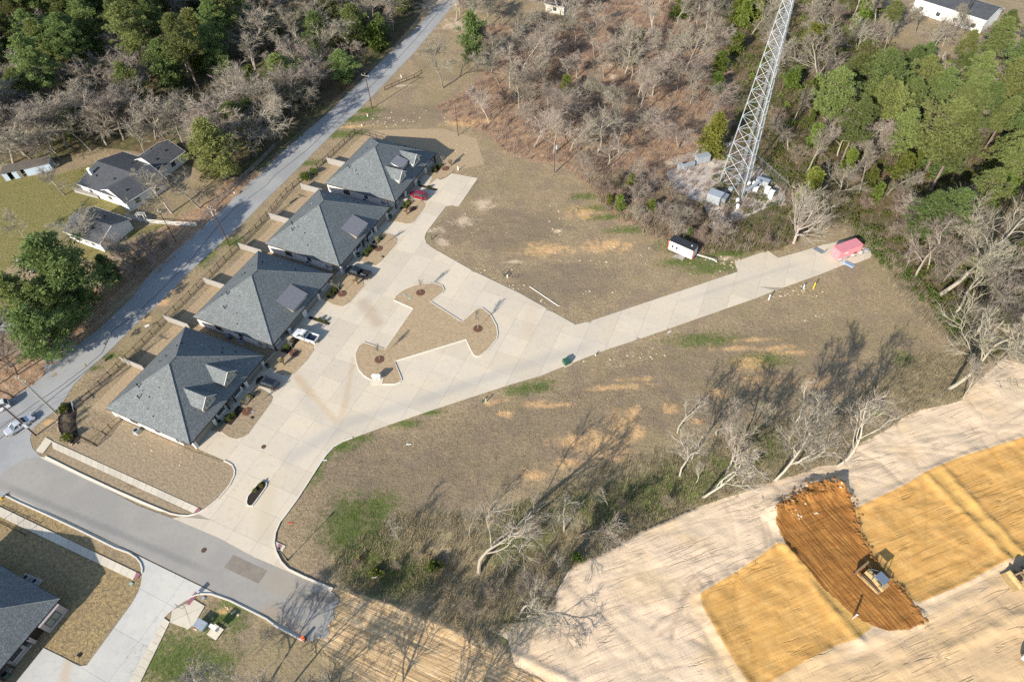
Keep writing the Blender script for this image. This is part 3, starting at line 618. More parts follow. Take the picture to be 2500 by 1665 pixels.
DRIVE = T(0, 1225, (1500, 142)) + [(483, 1254), (505, 1241), (533, 1219), (561, 1185), (574, 1154), (570, 1137), (556, 1127), (530, 1116), (488, 1098), (474, 1086), (560, 985), (655, 875), (668, 862), (770, 740), (822, 668), (880, 600), (955, 515), (1035, 425), (1058, 432), (1076, 440), (1090, 434), (1103, 424), (1167, 436), (1120, 505), (1103, 502), (1089, 505), (1041, 568), (1037, 580), (1041, 594), (1055, 605), (1153, 661), (1270, 717), (1405, 793), (1436, 786), (1801, 664), (1793, 640), (1874, 612), (1900, 630), (1951, 616), (2010, 598), (2060, 588), (2131, 614), (2125, 630), (2088, 644), (2058, 648), (2007, 669), (1892, 710), (1850, 727), (1584, 820), (1467, 859), (1319, 918), (1240, 941), (1069, 997), (937, 1042), (861, 1070), (839, 1078), (816, 1091), (797, 1112), (783, 1131), (727, 1218), (697, 1259), (684, 1275), (673, 1301), (670, 1326), (675, 1348), (687, 1371), (704, 1389), (741, 1407), (813, 1437), (808, 1445), (777, 1428), (701, 1394), (620, 1359), (533, 1312)]
slabs('driveway', W2(DRIVE), UA, 4.9, 4.6, .08, M['concrete'], (1.2, 2.0))
LDRIVE = [(322.8, 1349), (337, 1360), (346, 1376), (349, 1393), (344, 1427), (337, 1447), (323, 1472), (213, 1623), (196, 1625), (180, 1618), (160, 1607), (107, 1581), (40, 1665), (-30, 1760), (200, 1800), (317, 1665), (401, 1508), (421, 1489), (449, 1469), (471, 1458), (490, 1451), (520, 1449), (533, 1452)]
slabs('driveway', W2(LDRIVE), UA, 6.5, 6.0, .08, M['concrete_grey'], (.6, 1))
def walkway(a0, a1, b0, b1, n, z=.11, mat='walk'):
    """a row of footpath bays between two edges given by their end points"""
    A0, A1, B0, B1 = [np.array(q) for q in W2([a0, a1, b0, b1])]
    root = sheet('footpath', [tuple(A0), tuple(A1), tuple(B1), tuple(B0)], z - .06, M['joint'])
    for i in range(n):
        t0, t1 = (i + .012) / n, (i + .988) / n
        q = [A0 + (A1 - A0) * t0, A0 + (A1 - A0) * t1, B0 + (B1 - B0) * t1, B0 + (B1 - B0) * t0]; c = sum(q) / 4
        b = MB(); b.prism([tuple(p - c) for p in q], -.08, 0); b.build('slab', M[mat], root, loc=(c[0], c[1], z))
    return root
walkway((127, 1077), (484, 1239), (130, 1095), (473, 1253), 24)
walkway((112, 1068), (129, 1077), (88, 1101), (106, 1107), 1)
walkway((0, 1237), (334, 1397), (0, 1261), (326, 1416), 21); walkway((-90, 1195), (0, 1237), (-90, 1219), (0, 1261), 5)
walkway((401, 1508), (317, 1665), (415, 1518), (338, 1676), 8, .11)
walkway((421, 1489), (476, 1464), (415, 1518), (501, 1479), 2, .115); walkway((415, 1519), (500, 1480), (460, 1536), (476, 1522), 2, .11)
for q in [[(484, 1239), (491, 1243), (480, 1256), (473, 1253)], [(334, 1397), (344, 1401), (336, 1414), (328, 1411)], [(476, 1446), (484, 1450), (463, 1478), (455, 1473)]]:
    sheet('tactile_paving', W2(q), .125, M['tactile'], .05)
# ---------------------------------------------------------------- lawns and planted islands on the paving
ISLAND = [(962, 734), (967, 723), (985, 709), (1013, 697.5), (1041, 693), (1063, 693), (1080, 699), (1085, 709), (1080, 717), (1051, 738), (1128, 787), (1153, 765), (1166, 754), (1178, 753), (1198, 770), (1212, 796), (1215, 815), (1213, 828), (1206, 837), (1190, 856), (1175, 868), (1167, 872), (1160, 870), (1156, 866), (1150, 856), (1138, 830), (964, 883), (980, 924), (981, 929), (976, 934), (965, 939), (929, 939), (912, 932), (889, 918), (877, 904), (870, 884), (868, 865), (877, 845), (889, 837), (940, 854), (1009, 755)]
sheet('lawn', W2(ISLAND), .2, M['lawn'], .15)
sheet('lawn', W2([(506, 1052), (540, 1054), (560, 1068), (576, 1072), (592, 1068), (606, 1060), (663, 981), (666, 970), (661, 964), (636, 949), (624, 947), (600, 975), (560, 1018)]), .13, M['lawn2'], .08)
I2 = [(700, 835), (723, 827), (740, 829), (754, 834), (765, 844), (766, 856), (750, 880), (717, 913), (704, 917), (687, 915), (675, 908), (655, 893), (650, 885)]
sheet('lawn', W2(I2), .13, M['lawn'], .08)
I3 = [(800, 686), (815, 672), (853, 669), (887, 686), (889, 698), (853, 740), (836, 749), (822, 747), (795, 735), (776, 722)]
sheet('lawn', W2(I3), .13, M['lawn'], .08)
sheet('lawn', W2([(933, 568), (960, 575), (970, 584), (968, 596), (929, 641), (917, 649), (903, 647), (877, 637)]), .13, M['lawn'], .08)
I5 = [(945, 545), (951, 537), (993, 490), (1002, 486), (1033, 493), (1039, 499), (1036, 508), (1012, 541), (1002, 547), (990, 547), (962, 541)]
sheet('lawn', W2(I5), .13, M['lawn'], .08)
# yard lawns
sheet('lawn', W2([(1048, 452), (1056, 430), (1040, 424), (1060, 400), (1110, 415), (1103, 423), (1092, 431), (1078, 436), (1068, 436)]), .125, M['lawn'], .06)
def house_pt(c, rz, x, y): return (c[0] + x * math.cos(rz) - y * math.sin(rz), c[1] + x * math.sin(rz) + y * math.cos(rz))
HC = {'A': (-61.84, 74.94), 'B': (-51.59, 96.77), 'C': (-41.13, 118.34), 'D': (-30.6, 139.76)}
for k_ in 'ABCD':
    c = HC[k_]; sheet('lawn', [house_pt(c, UA, x, y) for x, y in ((-15.4, -10.9), (-9, -10.9), (-9, 11.6), (-15.4, 11.6))], .03, M['lawn'])
sheet('lawn', [house_pt(HC['D'], UA, x, y) for x, y in ((-15.4, 11.8), (7, 11.8), (10, 9), (16, 9), (22, 14), (15, 24), (4, 25), (-15, 17))], .034, M['lawn'])
sheet('lawn', W2([(240, 1000), (478, 1104), (556, 1128), (569, 1140), (573, 1155), (560, 1186), (532, 1219), (506, 1240), (492, 1242), (129, 1075), (150, 1062), (195, 1075), (232, 1088), (290, 1030)]), .045, M['lawn2'])
sheet('lawn', W2([(131, 1096), (472, 1254), (438, 1260), (415, 1253), (351, 1226), (281, 1195), (197, 1156), (116, 1112)]), .05, M['lawn2'])
# ---------------------------------------------------------------- kerbs
def kerb(pts, w=.16, h=.15, z=.0, close=False):
    P = [np.array(p) for p in W2(pts)]; n = len(P); b = MB(); rings = []
    for i in range(n):
        a = P[i - 1] if (i or close) else P[0]; c = P[(i + 1) % n] if (i < n - 1 or close) else P[-1]; d = c - a; d = d / np.linalg.norm(d); nn = np.array([-d[1], d[0]]) * w / 2
        l, r = P[i] + nn, P[i] - nn; rings.append([(l[0], l[1], z), (r[0], r[1], z), (r[0], r[1], z + h), (l[0], l[1], z + h)])
    if close: rings.append(rings[0])
    b.loft(rings, caps=not close); return tag(b.build('kerb', M['kerb']), kind='structure')
kerb(ISLAND, .17, .17, .06, True)
kerb(T(0, 820, (400, 1050), (700, 1200), (1000, 1340), (1250, 1450), (1480, 1545), (1560, 1562), (1640, 1565), (1720, 1545), (1800, 1500), (1900, 1420), (2000, 1300), (2040, 1215), (2042, 1170), (2020, 1125), (1980, 1100), (1950, 1088)), .2, .18, .03)
kerb([(10, 1209)] + T(0, 1225, (150, 0), (400, 112), (700, 252), (1000, 402), (1120, 445), (1190, 490), (1225, 535), (1240, 580), (1238, 620)), .2, .2, .03)
kerb(T(0, 1225, (1660, 828), (1740, 802), (1840, 803), (2000, 860), (2316, 1018)) + T(620, 1225, (200, 1088), (440, 1215)), .2, .2, .03)
kerb([(861, 1069), (839, 1077), (816, 1090), (797, 1111), (783, 1131), (727, 1218), (697, 1259), (684, 1275), (673, 1301), (670, 1326), (675, 1348), (687, 1371), (704, 1389), (741, 1407), (813, 1437)], .2, .17, .05)
MED = [(603, 1226), (606, 1212), (632, 1180), (640, 1175), (648, 1176), (652, 1182), (650, 1190), (624, 1226), (617, 1235), (609, 1236), (604, 1232)]
kerb(MED, .17, .2, .06, True); sheet('planting_bed', W2(MED), .17, M['mulch'], .1)
# ---------------------------------------------------------------- the four duplex houses
EV, SL = 2.75, 0.647
def roof_z(x): return EV + (10.05 - abs(x)) * SL
def window(parent, x, y, z, w, h, panes=2, face=1, frame='black', glass='glass'):
    """window on a wall whose outside looks along local +x (face 1) or -y (face 2)"""
    f = MB(); t = .05
    if face == 1:
        for yy in (y - w / 2, y + w / 2): f.box((x, yy, z), (.08, .06, h + .06))
        for zz in (z - h / 2, z + h / 2): f.box((x, y, zz), (.08, w - .06, .06))
        for k in range(1, panes): f.box((x, y - w / 2 + w * k / panes, z), (.07, .05, h - .06))
    else:
        for xx in (x - w / 2, x + w / 2): f.box((xx, y, z), (.06, .08, h + .06))
        for zz in (z - h / 2, z + h / 2): f.box((x, y, zz), (w - .06, .08, .06))
        for k in range(1, panes): f.box((x - w / 2 + w * k / panes, y, z), (.05, .07, h - .06))
    fo = f.build('window', M[frame], parent)
    for k in range(panes):
        p = MB(); a = -w / 2 + w * (k + .5) / panes
        if face == 1: p.box((x - .01, y + a, z), (.02, w / panes - .06, h - .05))
        else: p.box((x + a, y + .01, z), (w / panes - .06, .02, h - .05))
        p.build('pane', M[glass], fo)
    return fo
def gable_dormer(parent, y0, y1, xf, wall, ridge=6.75, ez=5.15):
    yc = (y0 + y1) / 2; x_e0 = 10.05 - (ez - EV) / SL; x_r0 = 10.05 - (ridge - EV) / SL; zb = roof_z(xf)
    w = MB(); hw = (y1 - y0) / 2 - .25
    for xx, rev in ((xf, 0),):
        w.add([(xx, yc - hw, zb), (xx, yc + hw, zb), (xx, yc + hw, ez), (xx, yc, ridge - .12), (xx, yc - hw, ez)], [(0, 1, 2, 3, 4)])
    for sy in (-1, 1):
        y = yc + sy * hw
        w.add([(xf, y, zb), (xf, y, ez), (x_e0, y, ez)], [(0, 2, 1) if sy > 0 else (0, 1, 2)])
    do = w.build('dormer', M[wall], parent)
    r = MB(); xo = xf + .35
    for sy in (-1, 1):
        a = (xo, yc, ridge); b_ = (x_r0 - .15, yc, ridge); c = (x_e0 - .15, yc + sy * (hw + .3), ez - .12); d = (xo, yc + sy * (hw + .3), ez - .12)
        vs = [a, b_, c, d]; lo = [(p[0], p[1], p[2] - .12) for p in vs]
        f = [(0, 1, 2, 3), (7, 6, 5, 4), (0, 3, 7, 4), (3, 2, 6, 7)]
        if sy > 0: f = [q[::-1] for q in f]
        r.add(vs + lo, f)
    r.build('dormer_roof', M['shingle'], do)
    t = MB()
    for sy in (-1, 1): t.tube([(xo + .02, yc, ridge - .1), (xo + .02, yc + sy * (hw + .3), ez - .22)], .07, 4)
    t.build('barge_board', M['white'], do)
    window(do, xf + .04, yc, (zb + ez) / 2 + .28, 1.75, 1.25, 2, frame='white', glass='glass_pale')
def shed_dormer(parent, y0, y1, xf, wall, small=False):
    zt = roof_z(xf) + 1.0; xb = 5.75 if not small else 4.3; zb = roof_z(xb) + .05
    w = MB(); w.add([(xf, y0, roof_z(xf)), (xf, y1, roof_z(xf)), (xf, y1, zt), (xf, y0, zt)], [(0, 1, 2, 3)])
    for y, q in ((y0, (0, 1, 2)), (y1, (2, 1, 0))): w.add([(xf, y, roof_z(xf)), (xf, y, zt), (xb, y, zb - .05)], [q])
    do = w.build('dormer', M[wall], parent)
    s = (zb - zt) / (xf - xb); r = MB(); xo = xf + .35; zo = zt + .06 - s * .35; z2 = zb + .06; o = .28 if not small else 0
    r.add([(xo, y0 - o, zo), (xo, y1 + o, zo), (xb, y1 + o, z2), (xb, y0 - o, z2)] + [(xo, y0 - o, zo - .1), (xo, y1 + o, zo - .1), (xb, y1 + o, z2 - .1), (xb, y0 - o, z2 - .1)], [(0, 1, 2, 3), (7, 6, 5, 4), (0, 4, 5, 1), (1, 5, 6, 2), (3, 7, 4, 0)])
    ro = r.build('metal_roof', M['metal_roof'], do)
    n = int((y1 - y0 + 2 * o) / .42)
    for i in range(n + 1):
        y = y0 - o + (y1 - y0 + 2 * o) * i / n
        b = MB(); b.add([(xo, y - .025, zo), (xo, y + .025, zo), (xb, y + .025, z2), (xb, y - .025, z2), (xo, y - .025, zo + .035), (xo, y + .025, zo + .035), (xb, y + .025, z2 + .035), (xb, y - .025, z2 + .035)], [(4, 5, 6, 7), (0, 4, 7, 3), (2, 6, 5, 1), (0, 1, 5, 4)])
        b.build('roof_rib', M['metal_roof'], ro)
    if not small:
        for i in range(4):
            window(do, xf + .03, y0 + (y1 - y0) * (i + .5) / 4, (roof_z(xf) + zt) / 2 + .05, .62, .5, 1, frame='white')
def duplex(key, label, kind, dormers, vents, wall='brick_white', rz=UA, loc=None):
    loc = loc or HC[key]
    h = thing('duplex_house', label, 'house', (loc[0], loc[1], .0), rz, 'grey roofed houses in a row along the drive')
    xw, yw = 9.75, 10.42
    # walls
    w = MB(); w.box((-1.35, 0, EV / 2 + .02), (16.8, 2 * yw, EV - .04)); w.build('wall', M[wall], h)
    g = MB()
    # front: garages stand forward, porches recessed
    if kind == 'ends': gar = [(-9.75, -4.6), (4.6, 9.75)]; por = [(-4.3, 4.3)]
    else: gar = [(-5.1, -.3), (.3, 5.1)]; por = [(-10.1, -5.3), (5.3, 10.1)]
    for a, b in gar: gb = MB(); gb.box((8.2, (a + b) / 2, 1.33), (2.3, b - a + .3, 2.66)); gb.build('garage_bay', M['garage' if wall != 'brick_pink' else 'dark_wood'], h)
    for a, b in gar:
        d = MB(); 
        for k in range(4):
            d.box((9.37, (a + b) / 2, .42 + k * .55), (.06, b - a - .5, .53))
        d.build('garage_door', M['garage' if wall != 'brick_pink' else 'dark_wood'], h)
        for y in (a - .02, b + .02):
            p = MB(); p.box((9.48, y, 1.36), (.42, .55, 2.72)); po = p.build('pillar', M[wall], h)
            l = MB(); l.box((9.74, y, 2.05), (.14, .16, .3)); l.build('wall_lamp', M['black'], po)
    for a, b in por:
        c = (a + b) / 2; Ls = (b - a)
        s = MB(); s.box((8.2, c, .1), (2.6, Ls - .2, .12)); s.build('porch_floor', M['walk'], h)
        if Ls > 6:
            for sy in (-1, 1):
                q = MB(); q.box((8.3, sy * 2.3, 1.36), (1.8, 2.7, 2.6)); q.build('bay_wall', M[wall], h)
                window(h, 9.24, sy * 2.3, 1.5, 1.7, 1.3)
                d = MB(); d.box((7.1, sy * .55, 1.1), (.08, .8, 2.1)); d.build('front_door', M['black'], h)
            for sy in (-1, 1):
                p = MB(); p.box((9.6, sy * .9, 1.36), (.26, .26, 2.7)); p.build('porch_post', M['dark_wood'], h)
        else:
            sy = 1 if c > 0 else -1
            q = MB(); q.box((8.0, c + sy * .9, 1.36), (1.4, 2.4, 2.6)); q.build('bay_wall', M[wall], h)
            window(h, 8.74, c + sy * .9, 1.5, 1.5, 1.3)
            d = MB(); d.box((7.1, c - sy * 1.2, 1.1), (.08, .9, 2.1)); d.build('front_door', M['black'], h)
            p = MB(); p.box((9.6, sy * 10.05, 1.36), (.3, .3, 2.7)); p.build('porch_post', M['dark_wood'], h)
    # side openings facing -y
    window(h, -4.2, -yw - .03, 1.45, 1.7, 1.2, 2, 2); window(h, 1.5, -yw - .03, 1.6, .9, .9, 1, 2)
    window(h, -3.5, yw + .05, 1.45, 1.5, 1.2, 2, 2)
    for y in (-6, -1.5, 3, 7): 
        f = MB(); f.box((-9.78, y, 1.4), (.07, 1.6, 1.3)); f.build('window', M['glass'], h)
    e = MB(); e.box((6.2, -yw - .12, 1.3), (.5, .14, .7)); e.box((6.9, -yw - .1, 1.2), (.25, .12, .4)); e.tube([(6.2, -yw - .1, 1.6), (6.2, -yw - .1, 2.6)], .03, 5); e.tube([(6.9, -yw - .1, 1.4), (6.9, -yw - .1, 2.2), (6.2, -yw - .1, 2.3)], .025, 5)
    e.build('meter_box', M['steel_dark'], h)
    # roof
    X_, Y_, rz_, ry = 10.05, 10.7, 9.22, .9
    c = [(-X_, -Y_, EV), (X_, -Y_, EV), (X_, Y_, EV), (-X_, Y_, EV), (0, -ry, rz_), (0, ry, rz_)]
    r = MB(); r.add(c, [(0, 1, 4), (1, 2, 5, 4), (2, 3, 5), (3, 0, 4, 5)])
    ro = r.build('roof', M['shingle'], h)
    cap = MB()
    for i, j in ((0, 4), (1, 4), (2, 5), (3, 5), (4, 5)):
        a, b = Vector(c[i]), Vector(c[j]); cap.tube([a + Vector((0, 0, .02)), b + Vector((0, 0, .02))], .1, 4)
    cap.build('ridge_cap', M['shingle'], ro)
    fa = MB()
    for cx_, cy_, sx_, sy_ in ((X_, 0, .06, 2 * Y_ + .06), (-X_, 0, .06, 2 * Y_ + .06), (0, Y_, 2 * X_ - .06, .06), (0, -Y_, 2 * X_ - .06, .06)):
        fa.box((cx_, cy_, EV - .1), (sx_, sy_, .22))
    fa.box((0, 0, EV - .16), (2 * X_ - .1, 2 * Y_ - .1, .04))
    fa.build('fascia', M['dark_wood'] if wall == 'brick_white' else M['black'], ro)
    for typ, *q in dormers:
        if typ == 'g': gable_dormer(ro, *q)
        else: shed_dormer(ro, *q)
    for u, v, s, mat in vents:
        # u, v: plan position; sits on the roof plane below it
        if abs(u) > abs(v) - .9: z = EV + (10.05 - abs(u)) * SL
        else: z = EV + (Y_ - abs(v)) * .661
        b = MB()
        if s > .5: b.cyl((u, v, z - .1), .09, s, 8); b.cyl((u, v, z + s - .12), .15, .1, 8)
        else: b.cyl((u, v, z - .05), .05 if s > .3 else .12, s, 7)
        b.build('roof_vent', M[mat], ro)
    return h
VA = [(-4.5, -5.8, .8, 'black'), (-3.4, -6.1, .4, 'black'), (-3.6, -7.3, .8, 'black'), (-6, -5.2, .2, 'black'), (-1.6, -6.6, .2, 'black'), (-1, -8.4, .4, 'black'), (.7, -9, .2, 'black'), (-.3, -4.8, .4, 'black'), (-5.5, .5, .2, 'black'), (-5, 1.8, .3, 'black'), (-4.8, 4.5, .2, 'black'), (-4.1, 5.3, .3, 'black'), (-.5, 6.5, .6, 'steel'), (.4, 7.3, .4, 'black'), (1.8, 6.8, .4, 'black'), (2.5, 8.2, .3, 'black'), (3.8, 7, .3, 'black'), (5.2, 8.6, .3, 'black')]
def flip(v, s): rr = random.Random(s); return [(a + rr.uniform(-.7, .7), b + rr.uniform(-.7, .7), c, d if rr.random() < .7 else 'steel') for a, b, c, d in v]
duplex('A', 'grey roofed house nearest the street with two shingled gable dormers in tan siding', 'ends', [('g', 1.0, 4.66, 8.63, 'tan_wall'), ('g', -4.9, -1.24, 8.63, 'tan_wall')], VA)
duplex('B', 'grey roofed house with one metal dormer, second from the street, white pickup before it', 'mid', [('s', -2.2, 2.35, 9.2, 'tan_wall')], flip(VA, 2))
duplex('C', 'grey roofed house with one metal dormer, third from the street, black pickup beside it', 'ends', [('s', -2.1, 2.3, 9.2, 'tan_wall')], flip(VA, 3))
duplex('D', 'grey roofed house farthest up the drive with cream gable dormers joined by a metal roof', 'mid', [('g', -5.5, -1.75, 8.4, 'cream_wall'), ('g', 1.5, 5.35, 8.4, 'cream_wall'), ('s', -1.75, 1.55, 7.0, 'cream_wall', True)], flip(VA, 4))
_p = G(147, 1461, EV); HH = house_pt((_p[0], _p[1]), UA, -10.05, -10.7)
duplex('H', 'dark roofed house in the lower left corner with pinkish brick front and tall window', 'ends', [], [(2, 5, .3, 'black')], 'brick_pink', UA, HH)
hb = bpy.data.objects[[o.name for o in COL.objects if o.get('label', '').startswith('dark roofed house in the lower')][0]]
b = MB(); b.box((9.9, 8.2, 1.3), (1.2, 3.6, 2.6)); b.build('front_bay', M['brick_pink'], hb); window(hb, 10.54, 8.1, 1.5, 2.0, 1.6, 2, glass='glass_pale')
# planting beds, walks and small things in front of the houses
for k_, lst in (('A', [(10.6, 12.2, -3.7, .3), (10.6, 12.2, .9, 3.4)]), ('C', [(10.6, 12.2, -3.7, .3), (10.6, 12.2, .9, 3.4)]), ('B', [(10.4, 12.2, -9.9, -6.0), (10.4, 12.2, 6.2, 9.8), (10.4, 15.5, -.35, .35)]), ('D', [(10.4, 12.2, -9.9, -6.0), (10.4, 12.2, 6.2, 9.8), (10.4, 15.5, -.35, .35)])):
    for x0, x1, y0, y1 in lst:
        sheet('planting_bed', [house_pt(HC[k_], UA, x, y) for x, y in ((x0, y0), (x1, y0), (x1, y1), (x0, y1))], .15, M['mulch'], .08)
# ---------------------------------------------------------------- fences
def iron_fence(label, pts, post_every=2.4, h=1.35, spacing=.16):
    P = [np.array(p) for p in W2(pts)]; r = thing('iron_fence', label, 'fence', (P[0][0], P[0][1], 0)); o = P[0]
    rail = MB(); pk = MB(); PM = iron_fence.__dict__.setdefault('pm', None)
    for i in range(len(P) - 1):
        a, c = P[i], P[i + 1]; L_ = np.linalg.norm(c - a); n = max(1, round(L_ / post_every)); ang = math.atan2(*(c - a)[::-1])
        for k in range(n + (i == len(P) - 2)):
            q = a + (c - a) * k / n - o
            if iron_fence.pm is None:
                b = MB(); b.box((0, 0, h / 2 + .05), (.1, .1, h + .1)); iron_fence.pm = b.mesh('post', M['black'])
            link('post', iron_fence.pm, r, (q[0], q[1], 0), ang)
        m_ = (a + c) / 2 - o
        for z in (.15, h - .08): rail.box((m_[0], m_[1], z), (L_, .045, .045), ang)
        for k in range(int(L_ / spacing)):
            q = a + (c - a) * (k + .5) * spacing / L_ - o
            pk.tube([(q[0], q[1], .12), (q[0], q[1], h)], .011, 3, cap=False)
    rail.build('rail', M['black'], r); tag(pk.build('pickets', M['black'], r), kind='stuff'); return r
iron_fence('long black iron fence between the road verge and the back yards', [(867, 326), (789, 399), (701, 470), (640, 545), (598, 589), (518, 669), (429, 758), (391, 797), (352, 837), (311, 877), (270, 918), (224, 963), (203, 983)])
iron_fence('short black iron fence at the far end of the upper back yard', [(867, 326), (903, 334), (937, 345)])
iron_fence('black iron fence from the planted corner back to the nearest house', [(191, 1066), (237, 1090), (259, 1062), (272, 1046), (298, 1024)], 2.8)
iron_fence('black iron fence at the left edge behind the lower left house', [(-30, 1262), (62, 1306)], 3)
def board_fence(idx, start, length, label):
    a = np.array(W2([start])[0]); ux, uy = math.cos(UA), math.sin(UA)
    r = thing('board_fence', label, 'fence', (a[0], a[1], 0), UA, 'weathered board fences between the back yards')
    b = MB(); x = 0.0; rr = random.Random(idx)
    while x < length: b.box((x + .07, 0, .95 + rr.uniform(-.02, .02)), (.135, .025, 1.85)); x += .145
    tag(b.build('boards', M['grey_wood'], r), kind='stuff')
    k = MB(); k.box((length / 2, 0, 1.9), (length, .14, .05)); k.box((length / 2, .05, .5), (length, .05, .09)); k.box((length / 2, .05, 1.5), (length, .05, .09)); k.build('cap_rail', M['grey_wood'], r)
    for i in range(3):
        p = MB(); p.box((i * length / 2, .08, .95), (.1, .1, 1.9)); p.build('post', M['grey_wood'], r)
for i, (st, nm) in enumerate([((301, 885), 'behind the middle of the nearest house'), ((407, 784), 'between the two houses nearest the street'), ((502, 692), 'behind the middle of the second house'), ((587, 608), 'between the second and third houses'), ((661, 535), 'behind the middle of the third house'), ((737, 463), 'between the two farthest houses'), ((801, 400), 'behind the middle of the farthest house')]):
    board_fence(i, st, 6.0 if i % 2 == 0 else 6.6, 'weathered grey board fence across the back yard ' + nm)

# ---------------------------------------------------------------- older buildings
def gable_house(name, label, ridge, eave_pt, zr, ze, wallm, roofm, cat='house', over=.4, chimney=None):
    A, B_ = [np.array(G(*q, zr)[:2]) for q in ridge]; E = np.array(G(*eave_pt, ze)[:2])
    d = B_ - A; L_ = np.linalg.norm(d); ang = math.atan2(d[1], d[0]); u = d / L_; n = np.array([-u[1], u[0]]); hw = abs((E - A) @ n)
    c = (A + B_) / 2; h = thing(name, label, cat, (c[0], c[1], 0), ang)
    l = L_ / 2 - over; ww = hw - over; wz = ze + over * (zr - ze) / hw
    w = MB(); w.add([(-l, -ww, 0), (l, -ww, 0), (l, ww, 0), (-l, ww, 0), (-l, -ww, wz), (l, -ww, wz), (l, ww, wz), (-l, ww, wz), (-l, 0, zr - .1), (l, 0, zr - .1)], [(0, 1, 5, 4), (2, 3, 7, 6), (1, 2, 6, 9, 5), (3, 0, 4, 8, 7)])
    w.build('wall', M[wallm], h)
    r = MB(); L2 = L_ / 2
    for s in (-1, 1):
        vs = [(-L2, 0, zr), (L2, 0, zr), (L2, s * hw, ze), (-L2, s * hw, ze)]; lo = [(x, y, z - .15) for x, y, z in vs]
        f = [(0, 1, 2, 3), (7, 6, 5, 4), (2, 6, 7, 3), (0, 3, 7, 4), (1, 5, 6, 2)]
        r.add(vs + lo, [q[::-1] for q in f] if s > 0 else f)
    ro = r.build('roof', M[roofm], h)
    t = MB()
    for s in (-1, 1):
        t.box((0, s * (hw + .04), ze - .08), (L_ + .1, .1, .14))
        for e in (-1, 1): t.tube([(e * (L2 + .02), 0, zr - .06), (e * (L2 + .02), s * hw, ze - .06)], .07, 4)
    t.build('trim', M['white'], ro)
    for i, (fx, fy) in enumerate(((-.5, -.5), (.3, -.4), (.1, .5))):
        v = MB(); v.box((fx * L2, fy * hw, zr - abs(fy) * (zr - ze) + .12), (.45, .45, .3), top=.6); v.build('roof_vent', M['black'], ro)
    for s in (-1, 1):
        for k in range(max(1, int(L_ / 5))):
            x = -l + (k + .5) * 2 * l / max(1, int(L_ / 5)); f = MB(); f.box((x, s * (ww + .02), 1.6), (1.3, .08, 1.2)); f.build('window', M['glass'], h)
    if chimney: b = MB(); b.box((chimney[0] * L2, chimney[1] * hw, zr - .2), (.8, .6, 1.8)); b.build('chimney', M['white'], ro)
    return h
c5 = lambda x, y: (x / 4.9, 320 + y / 4.9)
gable_house('old_house', 'white house wing with slate grey roof and chimney on the left lawn', [c5(1155, 358), c5(1640, 520)], c5(1215, 740), 4.9, 2.9, 'white', 'shingle_dark', chimney=(-.75, -.5))
gable_house('old_house', 'white gable-fronted house wing facing the sunny left lawn', [c5(1290, 700), c5(1790, 400)], c5(1505, 865), 5.1, 2.9, 'white', 'shingle_dark')
gable_house('old_garage', 'grey roofed outbuilding at the wood edge behind the left houses', [c5(1690, 325), c5(2010, 105)], c5(1860, 500), 5, 2.8, 'white', 'shingle_dark', 'garage')
gable_house('old_garage', 'white garage with dark roof behind a leafless tree by the rail fence', [c5(890, 975), c5(1330, 1130)], c5(1130, 1340), 4.6, 2.7, 'white', 'shingle_dark', 'garage')
gable_house('old_house', 'dark roofed building under the big pines at the left edge', [c5(200, 1540), c5(330, 1480)], c5(420, 1560), 4.5, 2.8, 'white', 'shingle_dark')
s0 = np.array(G(*c5(80, 600))[:2]); s1 = np.array(G(*c5(640, 470))[:2]); dd = s1 - s0; an = math.atan2(dd[1], dd[0]); Ls = np.linalg.norm(dd)
sh_ = thing('shed', 'long low open shed with pale blue walls on the left lawn', 'shed', (s0[0], s0[1], 0), an)
b = MB()
for x0, x1 in ((0, 1.1), (2.2, 3.6), (5.2, Ls)): b.box(((x0 + x1) / 2, 0, 1.1), (x1 - x0, .1, 2.2))
b.box((Ls / 2, 4, 1), (Ls, .1, 2)); b.box((0, 2, 1.05), (.1, 4, 2.1)); b.box((Ls, 2, 1.05), (.1, 4, 2.1)); b.build('wall', mk('pale_blue_siding', (.38, .45, .52), (.3, .37, .45), 3), sh_)
b = MB(); b.add([(-.3, -.5, 2.5), (Ls + .3, -.5, 2.5), (Ls + .3, 4.4, 2.0), (-.3, 4.4, 2.0), (-.3, -.5, 2.4), (Ls + .3, -.5, 2.4), (Ls + .3, 4.4, 1.9), (-.3, 4.4, 1.9)], [(0, 1, 2, 3), (7, 6, 5, 4), (0, 4, 5, 1), (3, 7, 4, 0), (1, 5, 6, 2)]); b.build('roof', mk('old_roofing', (.16, .14, .12), (.1, .09, .08), 1), sh_)
b = MB(); b.box((3.9, -.3, 1.1), (.9, .06, 2.1), .5); b.build('door', M['cream_wall'], sh_)
# deck
dk = np.array(G(*c5(1120, 720))[:2]); dw = thing('wooden_deck', 'grey weathered timber deck with railings against the white house', 'deck', (dk[0], dk[1], 0), math.radians(-24))
for i in range(16):
    b = MB(); b.box((-3.6 + i * .48, 0, .9), (.44, 4.2, .06)); b.build('plank', M['grey_wood'], dw)
b = MB()
for x in (-3.9, 0, 3.9): b.box((x, -2.1, .9), (.12, .12, 1.8))
for z in (1.3, 1.75): b.box((0, -2.1, z), (7.9, .06, .1)); b.box((-3.9, 0, z), (.06, 4.2, .1))
b.box((0, -2.14, .5), (7.9, .05, .7)); b.build('railing', M['grey_wood'], dw)
